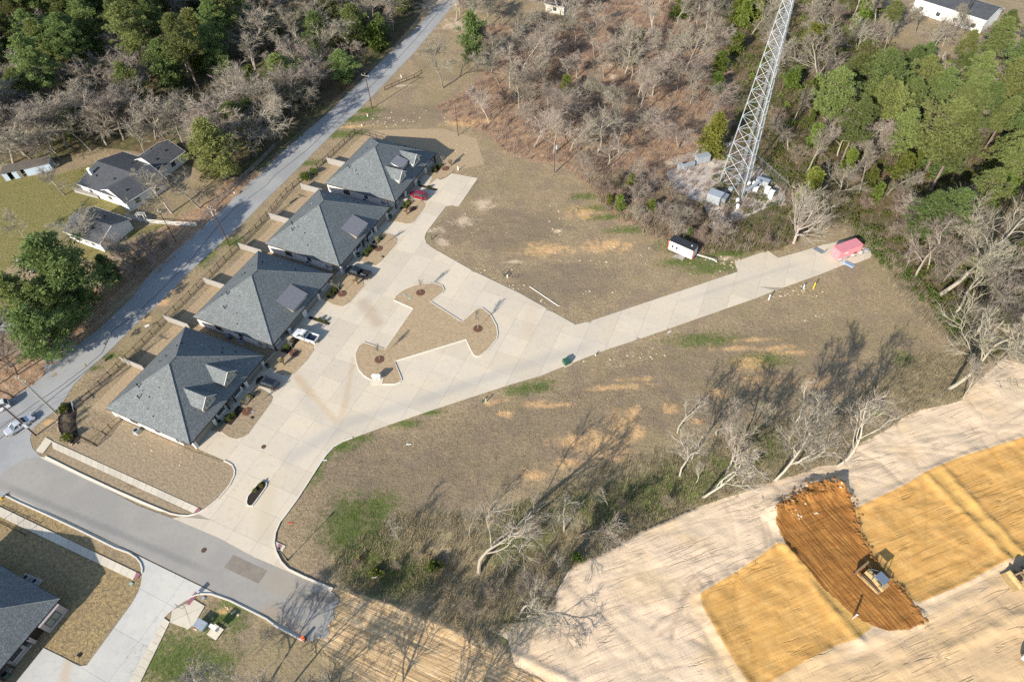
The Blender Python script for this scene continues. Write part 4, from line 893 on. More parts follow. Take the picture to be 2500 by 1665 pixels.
# top edge buildings
gable_house('long_building', 'long white walled building with grey roof at the upper right edge', [G_ for G_ in [(2262, -32), (2440, 22)]], (2240, -2), 6.0, 4.2, 'white', 'shingle_dark', 'building')
gable_house('old_house', 'small tan building among bare trees at the top edge', [(1335, -8), (1385, 0)], (1340, 12), 4.5, 3, 'cream_wall', 'shingle_dark')

# rail fence round the left property
def rail_fence(label, pts, mat='white', rails=3, h=1.2):
    P = [np.array(p) for p in W2(pts)]; o = P[0]; r = thing('rail_fence', label, 'fence', (o[0], o[1], 0)); pm = None
    b = MB(); b.box((0, 0, h / 2), (.12, .12, h)); pm = b.mesh('post', M[mat]); rmesh = {}
    for i in range(len(P) - 1):
        a, c = P[i], P[i + 1]; L_ = np.linalg.norm(c - a); ang = math.atan2(*(c - a)[::-1]); n = max(1, round(L_ / 2.4))
        for k in range(n + 1): q = a + (c - a) * k / n - o; link('post', pm, r, (q[0], q[1], 0), ang)
        m_ = (a + c) / 2 - o
        for z in np.linspace(.3, h - .1, rails):
            q = MB(); q.box((0, 0, 0), (L_, .04, .13)); q.build('rail', M[mat], r, (m_[0], m_[1], z), ang)
    return r
rail_fence('white rail fence in front of the old house, ending at the road', [(310, 530), (345, 541), (365, 545), (430, 551), (483, 553)])
rail_fence('grey rail fence running along the road in front of the left property', [(483, 553), (520, 508), (560, 470), (590, 440), (640, 395), (672, 360)], 'grey_wood')
rail_fence('dark farm fence beside the pale gravel entry at the top', [(940, 222), (975, 206), (1012, 192), (1030, 180)], 'dark_wood', 2)
ar = G(353, 541); ab = thing('garden_arbour', 'white trellis arbour standing in the rail fence', 'arbour', tuple(ar), -.1)
b = MB()
for x in (-.8, .8):
    for y in (-.4, .4): b.box((x, y, 1.2), (.1, .1, 2.4))
b.build('posts', M['white'], ab); b = MB()
for k in range(7): b.box((-1 + k * .33, 0, 2.45), (.06, 1.3, .08))
for y in (-.4, .4): b.box((0, y, 2.38), (2.3, .06, .08))
b.build('trellis', M['white'], ab)

# ---------------------------------------------------------------- poles and wires
ATT = {}
def pole(key, base, h, label, mat='pole_wood', arm=2.4, arm_az=None, transformer=False, conduit=False, r=.15, cat='utility pole'):
    p = G(*base); t = thing('utility_pole', label, cat, tuple(p), 0)
    b = MB(); b.tube([(0, 0, -.2), (0, 0, h)], [r, r * .65], 10); b.build('shaft', M[mat], t)
    az = arm_az if arm_az is not None else 0; ca, sa = math.cos(az), math.sin(az)
    pts = [(p[0], p[1], h - .1)]
    if arm:
        b = MB(); b.box((0, 0, h - .5), (arm, .1, .13), az); b.build('crossarm', M['pole_grey'], t)
        for s in (-.95, 0, .95):
            q = (ca * s * arm / 2, sa * s * arm / 2); b = MB(); b.cyl((q[0], q[1], h - .44 if s else h), .06, .22, 8); b.build('insulator', M['white'], t)
        pts = [(p[0] + ca * s * arm / 2, p[1] + sa * s * arm / 2, h - .25) for s in (-.95, .95)] + [(p[0], p[1], h + .15), (p[0], p[1], h - 1.6)]
    if transformer:
        b = MB(); b.cyl((ca * .4, sa * .4, h - 2.2), .3, .95, 12); b.cyl((ca * .4, sa * .4, h - 1.25), .08, .2, 6); b.box((ca * .15, sa * .15, h - 1.7), (.3, .1, .3), az); b.build('transformer', M['steel'], t)
    if conduit: b = MB(); b.tube([(.25, .1, .1), (.2, .1, h - 1)], .05, 6); b.build('conduit', M['steel'], t)
    ATT[key] = pts; return t
RDIR = math.atan2(*(np.array(W2([(909, 265)])[0]) - np.array(W2([(561, 600)])[0]))[::-1]) + math.pi / 2
pole('1', (561, 600), 11.2, 'brown utility pole with grey transformer beside the iron fence', transformer=True, arm_az=RDIR)
pole('2', (909, 265), 10.4, 'brown utility pole with double crossarm at the verge near the gravel entry', arm_az=RDIR)
pole('3', (1119, 332), 9.2, 'plain brown pole standing in the dry grass behind the farthest house', arm=0, r=.12)
t_ = pole('4', (1354, 422), 9.2, 'brown pole with transformer and conduit at the edge of the field', arm=0, transformer=True, conduit=True, r=.13)
pole('5', (140, 1012), 11.6, 'pale grey utility pole leaning over the road behind the white car', 'pole_grey', arm=2.6, arm_az=RDIR, conduit=True)
t6 = pole('6', (88, 1063), 11.2, 'dark brown pole with grey meter cabinet at the street corner', arm=1.2, arm_az=RDIR, conduit=True)
b = MB(); b.box((.35, -.1, 3.6), (.7, .35, 1.1)); b.build('cabinet', M['steel'], t6); b = MB(); b.box((.1, .5, 2.6), (.9, .04, .22), .6); b.build('street_sign', M['green_box'], t6)
pole('7', (431, 591), 9.5, 'thin dark pole by the road in front of the rail fence', 'dark_wood', arm=.9, arm_az=RDIR, r=.1)
pole('8', (1123, 37), 12, 'pale green grey pole beside the road at the top edge', 'pole_grey', arm=2.4, arm_az=RDIR)
pole('9', (2325, 98), 13, 'tall dark twin utility pole near the long white building', 'dark_wood', arm=2.6, arm_az=math.radians(60), r=.2)
def wires(label, A, B_, sag=1.0, r=.022):
    t = MB(); rr = thing('power_line', label, 'power line', tuple(A[0]), 0, 'overhead wires along the road'); o = Vector(A[0])
    for a, c in zip(A, B_):
        a, c = Vector(a), Vector(c); pts = []
        for k in range(13): s = k / 12; q = a.lerp(c, s); q.z -= sag * 4 * s * (1 - s); pts.append(q - o)
        w = MB(); w.tube(pts, r, 3, cap=False); w.build('wire', M['wire'], rr)
far = [(p[0] + 60, p[1] + 150, p[2]) for p in ATT['8']]; out = [(p[0] - 60, p[1] - 40, p[2]) for p in ATT['6']]
wires('overhead wires between the street corner pole and the pale grey pole', ATT['6'], ATT['5'], .3)
wires('overhead wires between the pale grey pole and the transformer pole', ATT['5'], ATT['1'], 1.2)
wires('overhead wires between the transformer pole and the crossarm pole by the entry', ATT['1'], ATT['2'], 1.2)
wires('overhead wires from the crossarm pole up to the top edge', ATT['2'], ATT['8'], 1.4)
wires('overhead wires leaving the corner pole past the left edge', ATT['6'], out, .8)
wires('thin service wire from the roadside pole to the plain pole in the grass', ATT['2'][3:], ATT['3'], .9, .018)
wires('thin service wire from the plain pole to the field edge transformer', ATT['3'], ATT['4'], .9, .018)
_a = ATT['9']; wires('overhead wires crossing the strip by the long white building', _a, [(p[0] - 60, p[1] + 22, p[2]) for p in _a], 1, .03)
wires('overhead wires running right from the twin pole near the white building', _a, [(p[0] + 60, p[1] - 22, p[2]) for p in _a], 1, .03)

# ---------------------------------------------------------------- lattice tower and its compound
feet = [np.array(G(*q)) for q in ((1756, 447), (1812, 492), (1827, 441))]; tc = sum(feet) / 3
Rb = 4.3; a0 = math.atan2(feet[1][1] - tc[1], feet[1][0] - tc[0])
tw = thing('lattice_tower', 'tall galvanised three-legged lattice mast rising past the top edge', 'radio tower', (tc[0], tc[1], 0))
TH = 58.0
def tp(k, z): r = max(.75, Rb - 3.02 * z / 45.); a = a0 + k * 2 * math.pi / 3; return Vector((r * math.cos(a), r * math.sin(a), z))
for k in range(3):
    b = MB(); b.tube([tp(k, z) for z in np.linspace(0, TH, 14)], [.15 - .006 * i for i in range(14)], 8); b.build('leg', M['steel'], tw)
    q = tp(k, 0); b = MB(); b.cyl((q.x, q.y, -.1), .55, .45, 12); b.build('footing', M['concrete_grey'], tw)
zl = [0]
while zl[-1] < TH - 1: zl.append(zl[-1] + max(2.0, 4.2 - zl[-1] * .055))
for i in range(len(zl) - 1):
    for k in range(3):
        a, c = tp(k, zl[i + 1]), tp((k + 1) % 3, zl[i + 1]); b = MB(); b.tube([a, c], .045, 4); b.build('strut', M['steel'], tw)
        for e, m_ in ((tp(k, zl[i]), c), (tp((k + 1) % 3, zl[i]), a)): b = MB(); b.tube([e, m_], .034, 4); b.build('brace', M['steel'], tw)
b = MB()
for dx in (0, .3, .6): b.tube([(dx - .3, .3, .5), (dx * .4 - .1, .1, TH)], .09, 5)
b.build('cable_run', M['steel_dark'], tw)
b = MB()
for s in (-.2, .2): b.tube([tp(0, 1) * .8 + Vector((s, s, 0)), tp(0, TH) * .8 + Vector((s * .8, s * .8, 0))], .03, 4)
for i in range(112): z = 1 + i * .5; q = tp(0, z) * .8; b.tube([q + Vector((-.2, -.2, 0)), q + Vector((.2, .2, 0))], .018, 3)
b.build('ladder', M['steel'], tw)
q8 = lambda x, y: (1580 + x / 4.127, 340 + y / 4.127)
def cab(name, label, cat, q, sz, rz, parts, mat='steel', legs=0, group=None):
    p = G(*q); t = thing(name, label, cat, (p[0], p[1], 0), rz, group)
    b = MB(); b.box((0, 0, sz[2] / 2 + legs), sz); b.box((0, 0, sz[2] + legs + .04), (sz[0] + .16, sz[1] + .16, .08)); b.build('cabinet', M[mat], t)
    if legs:
        b = MB()
        for x in (-.42, .42):
            for y in (-.42, .42): b.box((x * sz[0], y * sz[1], legs / 2), (.1, .1, legs))
        b.build('stand', M['steel_dark'], t)
    for k in range(parts):
        x = (-.5 + (k + .5) / parts) * sz[0]; b = MB(); b.box((x, -sz[1] / 2 - .03, sz[2] / 2 + legs), (sz[0] / parts * .86, .05, sz[2] * .8)); d = b.build('door', M[mat], t)
        b = MB(); b.box((x + .25 * sz[0] / parts, -sz[1] / 2 - .09, sz[2] / 2 + legs), (.05, .06, .22)); b.build('handle', M['black'], d)
    b = MB()
    for k in range(3): b.box((sz[0] / 2 + .03, 0, sz[2] * (.35 + .15 * k) + legs), (.03, sz[1] * .6, .05))
    b.build('louvre', M['steel_dark'], t); return t
cab('equipment_shelter', 'pale metal equipment shelter on a platform left of the tower feet', 'equipment shelter', q8(670, 640), (3.2, 2.3, 2.3), math.radians(-38), 3, legs=.5)
cab('generator', 'grey generator box standing next to the equipment shelter', 'generator', q8(765, 645), (2.2, 1.2, 1.6), math.radians(52), 2, 'steel_dark', .4)
cab('equipment_cabinet', 'grey equipment box by the upper fence of the gravel compound', 'cabinet', q8(548, 235), (3.6, 1.6, 1.7), math.radians(15), 2, legs=.4)
cab('equipment_cabinet', 'row of narrow cabinets left of the large grey compound box', 'cabinet', q8(410, 295), (3.4, .7, 1.4), math.radians(22), 4)
cab('equipment_cabinet', 'low pale cabinet at the far left end of the compound', 'cabinet', q8(330, 300), (1.2, .8, 1.3), math.radians(20), 1)
cab('equipment_cabinet', 'wide pale cabinet right of the tower feet by the fence', 'cabinet', q8(1150, 470), (3.0, 1.4, 1.8), math.radians(-35), 3)
cab('equipment_cabinet', 'tall white cabinet right of the tower, nearest the bare tree', 'cabinet', q8(1240, 590), (1.0, .9, 1.9), math.radians(-40), 1, 'white')
cab('equipment_cabinet', 'white cabinet between the wide pale one and the tall one', 'cabinet', q8(1200, 545), (1.0, .9, 1.7), math.radians(-40), 1, 'white')
cab('equipment_cabinet', 'small grey cabinet on a frame right under the tower', 'cabinet', q8(830, 545), (.9, .7, 1.5), math.radians(-30), 1)
cab('equipment_cabinet', 'narrow dark cabinet in the middle of the compound near the tower leg', 'cabinet', q8(950, 430), (.7, .6, 1.6), math.radians(30), 1, 'steel_dark')
cab('equipment_cabinet', 'flat white cabinet left of the wide pale one by the tower', 'cabinet', q8(1085, 520), (1.3, .7, 1.1), math.radians(-35), 2, 'white')
ib = G(*q8(1040, 560)); t = thing('ice_bridge', 'grey cable bridge running from the tower to the cabinets', 'cable bridge', (ib[0], ib[1], 0), math.radians(38))
b = MB()
for x in (-2.4, 0, 2.4):
    for y in (-.35, .35): b.box((x, y, 1.3), (.08, .08, 2.6))
b.build('posts', M['steel'], t)
for i in range(12):
    b = MB(); b.box((-2.6 + i * .47, 0, 2.65), (.38, .8, .05)); b.build('grating', M['steel'], t)
for i, (x, y, l) in enumerate(((905, 640, 'white'), (905, 700, 'white'), (1020, 470, 'white'), (1065, 470, 'white'))):
    p = G(*q8(x, y)); t = thing('gas_tank', ['white tank standing in the compound just below the tower', 'lowest white tank at the compound edge, nearest the brush', 'white tank beside the tower foot, left of its twin', 'white tank beside the tower foot, right of its twin'][i], 'tank', (p[0], p[1], 0))
    b = MB(); b.tube([(0, 0, .1), (0, 0, .3), (0, 0, 1.1), (0, 0, 1.35)], [.3, .42, .42, .2], 12); b.build('vessel', M[l], t, smooth=True); b = MB(); b.cyl((0, 0, 1.33), .1, .15, 8); b.cyl((0, 0, 0), .34, .15, 10); b.build('fittings', M['steel'], t)
def chain_fence(label, pts):
    P = [np.array(p) for p in W2(pts)]; o = P[0]; r = thing('chain_link_fence', label, 'fence', (o[0], o[1], 0)); wires_ = MB(); rl = MB()
    pm = MB(); pm.tube([(0, 0, 0), (0, 0, 2.1), (.2, .2, 2.4)], .035, 5); pm = pm.mesh('post', M['steel'])
    for i in range(len(P) - 1):
        a, c = P[i], P[i + 1]; L_ = np.linalg.norm(c - a); n = max(1, round(L_ / 3))
        for k in range(n + 1): q = a + (c - a) * k / n - o; link('post', pm, r, (q[0], q[1], 0))
        for z in (.1, 2.05, 2.3): rl.tube([(*(a - o), z), (*(c - o), z)], .02, 4)
        m = int(L_ / .3); u = (c - a) / L_
        for k in range(m):
            for s in (1, -1):
                q0 = a + u * (k * .3) - o; q1 = a + u * min(max(k * .3 + s * 2, 0), L_) - o
                wires_.tube([(q0[0], q0[1], 0), (q1[0], q1[1], 2)], .005, 3, cap=False)
    rl.build('rail', M['steel'], r); tag(wires_.build('mesh_wire', M['steel'], r), kind='stuff')
chain_fence('chain link fence with barbed top around the tower compound', [(1625, 412), (1700, 385), (1780, 366), (1838, 392), (1917, 464), (1900, 505)])
# ---------------------------------------------------------------- vehicles
def paint(name, c, rough=.25, metal=.2):
    m = mk(name, c, tuple(q * .95 for q in c), 1, rough, metal=metal, spec=.5); nt = m.node_tree; nt.nodes['Principled BSDF'].inputs['Coat Weight'].default_value = .6; return m
M['p_silver'] = paint('silver_car_paint', (.5, .51, .54)); M['p_black'] = paint('black_car_paint', (.012, .013, .018)); M['p_blue'] = paint('blue_black_paint', (.012, .016, .035))
M['p_red'] = paint('maroon_paint', (.22, .012, .03)); M['p_white'] = paint('white_car_paint', (.74, .75, .76)); M['lamp_red'] = mk('red_lens', (.5, .02, .02), None, 5, .2); M['lamp_clear'] = mk('clear_lens', (.6, .6, .6), None, 5, .15)
_wheel = {}
def wheels(parent, L_, W_, r, xf, xr):
    if r not in _wheel:
        b = MB(); b.tube([(0, -.12, 0), (0, -.1, 0), (0, .1, 0), (0, .12, 0)], [r * .82, r, r, r * .82], 18); a = b.mesh('tyre', M['rubber'])
        b = MB(); b.tube([(0, -.125, 0), (0, .125, 0)], r * .62, 14); _wheel[r] = (a, b.mesh('rim', M['rim']))
    for x in (xf, xr):
        for s in (-1, 1):
            w = link('wheel', _wheel[r][0], parent, (x, s * (W_ / 2 - .12), r)); link('rim', _wheel[r][1], w)
def car(name, label, cat, loc, rz, kind, pm):
    spec = {'sedan': (5.15, 1.92, 1.46, .34), 'suv': (4.75, 1.9, 1.72, .37), 'pickup': (5.75, 2.0, 1.88, .4), 'crew': (6.0, 2.03, 1.93, .42)}[kind]
    L_, W_, H_, r = spec; t = thing(name, label, cat, (loc[0], loc[1], .09 if loc[2] is None else loc[2]), rz)
    h = L_ / 2; hw = W_ / 2; sh = {'sedan': .93, 'suv': 1.08, 'pickup': 1.15, 'crew': 1.2}[kind]
    def ring(x, w, z0, z1, crown=.04):
        return [(x, -w * .92, z0), (x, -w, z0 + .12), (x, -w, z0 + (z1 - z0) * .6), (x, -w * .93, z1), (x, 0, z1 + crown), (x, w * .93, z1), (x, w, z0 + (z1 - z0) * .6), (x, w, z0 + .12), (x, w * .92, z0)]
    b = MB(); g = .24 if kind in ('sedan', 'suv') else .38
    hood = sh - .1
    if kind == 'sedan': prof = [(-h, .78, .4, sh - .12), (-h + .12, .93, g, sh - .02), (-h + 1.0, 1, g, sh), (-h + 1.6, 1, g, sh), (.9, 1, g, sh), (h - 1.0, 1, g, hood - .02), (h - .25, .95, g, hood - .14), (h, .78, .38, hood - .28)]
    elif kind == 'suv': prof = [(-h, .85, .42, sh - .05), (-h + .12, .95, g, sh), (-h + 1, 1, g, sh), (.9, 1, g, sh), (h - 1.0, 1, g, hood), (h - .25, .95, g, hood - .1), (h, .8, .4, hood - .3)]
    else: prof = [(-.45, 1, g, sh), (.2, 1, g, sh), (1.3, 1, g, sh), (h - .9, 1, g, hood + .04), (h - .2, .97, g, hood - .02), (h, .88, .42, hood - .22)]
    b.loft([ring(x, w * hw, z0, z1) for x, w, z0, z1 in prof]); bo = b.build('body', M[pm], t, smooth=False)
    # cabin
    if kind == 'sedan': cb = [(-h + 1.1, .0), (-h + 1.85, 1), (.35, 1), (1.15, 0)]
    elif kind == 'suv': cb = [(-h + .1, 0), (-h + .55, 1), (.35, 1), (1.15, 0)]
    elif kind == 'pickup': cb = [(-.42, 0), (-.25, 1), (.75, 1), (1.45, 0)]
    else: cb = [(-.42, 0), (-.25, 1), (1.0, 1), (1.75, 0)]
    zb, zt = sh + .0, H_
    (x0, _), (x1, _), (x2, _), (x3, _) = cb; wb, wt = hw * .9, hw * .72
    gl = MB(); gl.add([(x0, -wb, zb), (x3, -wb, zb), (x3, wb, zb), (x0, wb, zb), (x1, -wt, zt - .04), (x2, -wt, zt - .04), (x2, wt, zt - .04), (x1, wt, zt - .04)], [(0, 1, 5, 4), (1, 2, 6, 5), (2, 3, 7, 6), (3, 0, 4, 7), (4, 5, 6, 7)])
    gl.build('cabin_glass', M['glass'], t)
    rf = MB(); rf.loft([[(x, -wt - .03, zt - .06), (x, -wt * .8, z), (x, wt * .8, z), (x, wt + .03, zt - .06)] for x, z in ((x1 - .06, zt - .03), (x1 + .3, zt), (x2 - .3, zt), (x2 + .06, zt - .03))]); rf.build('roof_panel', M[pm], t)
    pl = MB()
    for s in (-1, 1):
        for (xa, xb_) in ((x0, x1), (x3, x2)): pl.tube([(xa, s * wb, zb), (xb_, s * wt, zt - .05)], .05, 4)
        pl.tube([((x1 + x2) / 2, s * (wb + .01), zb), ((x1 + x2) / 2, s * (wt + .01), zt - .05)], .045, 4)
    pl.build('roof_pillars', M[pm], t)
    if kind in ('pickup', 'crew'):
        bed = MB(); xb0, xb1 = -h, -.5; fl = .72
        bed.box(((xb0 + xb1) / 2, 0, fl - .12), (xb1 - xb0, W_ - .2, .24)); bed.build('bed_floor', M['p_blue' if kind == 'pickup' else 'rubber'], t)
        sd = MB()
        for s in (-1, 1): sd.box(((xb0 + xb1) / 2, s * (hw - .07), (g + sh) / 2), (xb1 - xb0 - .01, .14, sh - g))
        sd.box((xb0 + .05, 0, (g + .15 + sh) / 2), (.1, W_ - .3, sh - g - .15)); sd.build('bed_side', M[pm], t)
    wheels(t, L_, W_, r, h - .95, -h + 1.15)
    for s in (-1, 1):
        q = MB(); q.box((h - .1, s * hw * .72, hood - .22), (.16, .34, .16)); q.build('headlight', M['lamp_clear'], t)
        q = MB(); q.box((-h + .02, s * hw * .82, sh - .22), (.1, .22, .26)); q.build('tail_light', M['lamp_red'], t)
        q = MB(); q.box((x3 - .25, s * (hw + .1), sh + .06), (.12, .2, .14)); q.build('mirror', M[pm if pm != 'p_white' else 'black'], t)
    q = MB(); q.box((h - .02, 0, .48), (.12, W_ * .78, .16)); q.box((-h + .0, 0, .5), (.12, W_ * .78, .16)); q.build('bumper', M['steel_dark' if kind in ('sedan', 'suv') else 'rim'], t)
    q = MB(); q.box((h + .01, 0, .66), (.05, W_ * .45, .14)); q.build('grille', M['black'], t)
    return t
def face(a, b): a, b = W2([a, b]); return math.atan2(b[1] - a[1], b[0] - a[0])
def at(x, y, z=0): return tuple(G(x, y, z))
AX = UA + math.pi  # cars nosed in to the garages
t = at(53, 1041); car('sedan', 'silver sedan driving up the road past the corner utility pole', 'car', (t[0], t[1], .04), face((16, 1058), (84, 1012)), 'sedan', 'p_silver')
t = at(656, 940); car('suv', 'black compact suv parked before the nearest house', 'car', (t[0], t[1], None), AX + .03, 'suv', 'p_black')
t = at(748, 826); car('pickup_truck', 'white and silver pickup truck parked before the second house', 'pickup truck', (t[0], t[1], None), AX + .02, 'pickup', 'p_white')
t = at(876, 672); cp = car('pickup_truck', 'black crew cab pickup with cargo in its bed by the third house', 'pickup truck', (t[0], t[1], None), AX + .02, 'crew', 'p_black')
t = at(1023, 483); car('suv', 'maroon suv parked before the farthest house', 'car', (t[0], t[1], None), AX, 'suv', 'p_red')
t = at(4, 780); car('suv', 'white suv half out of frame on the lane under the left pines', 'car', (t[0], t[1], .03), math.radians(70), 'suv', 'p_white')
t = at(-4, 1003); car('suv', 'white car cut off by the left edge across the road', 'car', (t[0], t[1], .04), math.radians(215), 'suv', 'p_white')
t = at(2530, 1590); car('pickup_truck', 'white truck nose at the lower right edge on the sand', 'pickup truck', (t[0], t[1], .1), math.radians(213), 'crew', 'p_white')
c_ = at(888, 679); b = MB(); 
for k in range(4): b.box((0, (k - 1.5) * .12, .95 + .03 * k), (1.5, .09, .05), .12 * k)
tag(b.build('lumber', M['cream_wall'], None, (c_[0], c_[1], 0), AX), 'pale lumber lying in the bed of the black pickup', 'lumber')
# ---------------------------------------------------------------- earth movers
p = at(2131, 1421); dz = thing('bulldozer', 'tan bulldozer with grey roof working on the orange strip', 'bulldozer', (p[0], p[1], .15), face((2165, 1478), (2082, 1395)))
dz.scale = (.84, .84, .84)
for s in (-1, 1):
    b = MB(); sec = [(-1.9, .25), (-1.5, 0), (1.5, 0), (1.95, .35), (1.9, .75), (1.6, .95), (-1.6, .95), (-1.95, .7)]
    b.loft([[(x, s * 1.05 - .28, z) for x, z in sec], [(x, s * 1.05 + .28, z) for x, z in sec]]); tr = b.build('track', M['mud_steel'], dz)
    for i in range(15): b = MB(); b.box((-1.6 + i * .228, s * 1.05, .98), (.07, .56, .08)); b.build('cleat', M['black'], tr)
    b = MB(); b.box((0, s * 1.38, .5), (3.2, .06, .35)); b.build('track_frame', M['dozer'], dz)
    b = MB(); b.tube([(-.2, s * 1.5, .55), (2.5, s * 1.5, .45)], .1, 6); b.build('push_arm', M['dozer'], dz)
b = MB(); b.loft([[(x, -w, .6), (x, -w, z - .12), (x, -w * .7, z), (x, w * .7, z), (x, w, z - .12), (x, w, .6)] for x, w, z in ((-1.9, .72, 1.5), (-.5, .72, 1.6), (.3, .55, 1.75), (1.9, .5, 1.6))]); b.build('hood', M['dozer'], dz)
b = MB(); b.box((-1.55, 0, 1.35), (.9, 1.7, .75)); b.build('fuel_tank', M['dozer'], dz)
b = MB(); b.box((-.5, 0, 3.0), (1.9, 1.75, .1)); b.build('canopy', M['slate_paint'], dz)
b = MB()
for x in (-1.35, .4):
    for y in (-.8, .8): b.tube([(x, y, 1.4), (x, y, 2.98)], .06, 4)
b.tube([(.4, -.8, 2.95), (1.7, -.5, 1.7)], .05, 4); b.tube([(.4, .8, 2.95), (1.7, .5, 1.7)], .05, 4); b.build('cab_frame', M['slate_paint'], dz)
b = MB(); b.box((-.6, 0, 1.7), (.6, .6, .25)); b.box((-.85, 0, 2.0), (.15, .6, .6)); b.build('seat', M['black'], dz)
b = MB(); b.tube([(.9, .1, 1.7), (.9, .1, 2.5)], .07, 8); b.build('exhaust', M['black'], dz)
b = MB(); b.loft([[(2.9, y, .05), (2.62, y, .35), (2.6, y, .8), (2.85, y, 1.2), (2.95, y, 1.18), (2.7, y, .8), (2.72, y, .38), (3.0, y, .08)] for y in (-1.75, 1.75)]); b.build('blade', M['mud_steel'], dz)
p = at(2502, 1408); ld = thing('wheel_loader', 'loader with wide tan bucket cut off at the right edge', 'loader', (p[0], p[1], .1), face((2530, 1405), (2460, 1430)))
b = MB(); b.loft([[(2.1, y, 1.0), (1.9, y, .5), (2.3, y, .1), (3.4, y, .05), (3.4, y, .12), (2.4, y, .2), (2.05, y, .55), (2.2, y, 1.0)] for y in (-1.35, 1.35)]); b.build('bucket', M['dozer'], ld)
b = MB()
for s in (-1, 1): b.tube([(0, s * .5, 1.6), (1.4, s * .55, 1.2), (2.1, s * .55, .6)], .13, 6)
b.box((1.2, 0, 1.2), (.2, 1.2, .2)); b.build('lift_arm', M['mud_steel'], ld)
b = MB(); b.box((-.4, 0, 1.2), (2.2, 1.5, .9)); b.build('hood', M['dozer'], ld); b = MB(); b.box((-1.6, 0, 2.4), (1.6, 1.5, 1.5), top=.85); b.build('cab', M['slate_paint'], ld)
for x in (.6, -2.2):
    for s in (-1, 1): b = MB(); b.tube([(x, s * 1.1 - .25, .7), (x, s * 1.1 + .25, .7)], .7, 18); b.build('wheel', M['rubber'], ld)

# ---------------------------------------------------------------- container, site trailer
t = thing('shipping_container', 'faded red shipping container at the end of the drive', 'shipping container', (74.05, 102.55, .1), math.radians(20.3)); cl, cw, ch = 5.95, 2.3, 2.55
b = MB(); b.box((0, 0, ch / 2), (cl - .06, cw - .06, ch - .06)); b.build('box_shell', M['red_paint'], t)
b = MB(); n = 24
for i in range(n):
    x = -cl / 2 + .25 + (cl - .5) * i / (n - 1)
    for s in (-1, 1): b.box((x, s * (cw / 2 - .015), ch / 2), (.11, .05, ch - .4))
b.build('corrugation', M['red_paint'], t)
b = MB()
for x in (-1, 1):
    for y in (-1, 1): b.box((x * (cl / 2 - .05), y * (cw / 2 - .05), ch / 2), (.14, .14, ch))
for s in (-1, 1):
    for z in (.07, ch - .05): b.box((0, s * (cw / 2 - .04), z), (cl - .2, .1, .12)); b.box((s * (cl / 2 - .04), 0, z), (.1, cw - .2, .12))
b.build('corner_frame', M['red_paint'], t)
for s in (-1, 1):
    b = MB(); b.box((-cl / 2 - .02, s * .56, ch / 2), (.06, 1.02, ch - .3)); d = b.build('door', M['red_paint'], t)
    b = MB(); b.tube([(-cl / 2 - .08, s * .3, .15), (-cl / 2 - .08, s * .3, ch - .15)], .03, 5); b.box((-cl / 2 - .09, s * .42, 1.1), (.04, .3, .05)); b.build('lock_bar', M['steel'], d)
b = MB(); b.box((-1.2, -cw / 2 - .045, 1.7), (.8, .02, .3)); b.build('pale_marking', M['white'], t)
b = MB(); b.box((1.6, -cw / 2 - .045, .7), (.9, .02, .45)); b.build('rust_patch', M['iron_cast'], t)
t = thing('office_trailer', 'white site office trailer with black roof and red trim', 'trailer', (38.75, 105.4, 0), math.radians(-40.3)); L_, W_ = 5.9, 2.15
b = MB(); b.box((0, 0, 1.95), (L_, W_, 2.45)); b.build('wall', M['white'], t)
b = MB(); b.box((0, 0, 3.22), (L_ + .1, W_ + .1, .1)); ro = b.build('roof', M['dark_roof'], t); b = MB(); b.cyl((1.9, .1, 3.25), .12, .2, 8); b.build('roof_vent', M['white'], ro)
b = MB()
for x in (-L_ / 2, L_ / 2): b.box((x, -W_ / 2 - .015, 1.95), (.22, .05, 2.4))
b.box((-.9, -W_ / 2 - .02, 1.25), (3.6, .03, .12)); b.build('red_trim', M['red_trim'], t)
window(t, -1.95, -W_ / 2 - .03, 2.0, .45, .7, 1, 2, frame='steel_dark'); window(t, -.95, -W_ / 2 - .03, 2.0, .45, .7, 1, 2, frame='steel_dark')
b = MB(); b.box((1.15, -W_ / 2 - .03, 1.75), (.9, .06, 2.0)); b.build('door', M['white'], t)
b = MB(); b.box((0, 0, .62), (L_, 1.6, .16)); b.tube([(L_ / 2, 0, .6), (L_ / 2 + 1.1, 0, .55)], .07, 5); b.build('chassis', M['black'], t)
for s in (-1, 1):
    b = MB(); b.tube([(.4, s * .95 - .1, .33), (.4, s * .95 + .1, .33)], .33, 14); b.build('wheel', M['rubber'], t)
b = MB(); b.box((.75, -W_ / 2 - .75, .72), (1.5, 1.3, .06))
for k in range(3): b.box((-.3 - k * .3, -W_ / 2 - .75, .6 - .2 * k), (.3, 1.2, .05))
for x, y in ((0, -1.4), (1.45, -1.4), (1.45, -.2)): b.box((x, -W_ / 2 + y, .9), (.06, .06, 1.8))
b.box((.72, -W_ / 2 - 1.4, 1.6), (1.5, .05, .08)); b.build('entry_steps', M['grey_wood'], t)
pw = at(1795, 632); t = thing('drain_pipe', 'white pipe on trestle reaching from the trailer to the rubble', 'pipe', tuple(G(1700, 625)), 0)
a, c = np.array(G(1702, 622, .9)), np.array(G(1743, 634, .9)); o = np.array(t.location); b = MB(); b.tube([tuple(a - o), tuple(c - o), tuple(np.array(G(1750, 640, .5)) - o)], .09, 8); b.build('pipe', M['white'], t)
b = MB()
for q in (a, c): b.tube([(q[0] - o[0], q[1] - o[1], 0), (q[0] - o[0], q[1] - o[1], .85)], .05, 5)
b.build('trestle', M['steel_dark'], t)
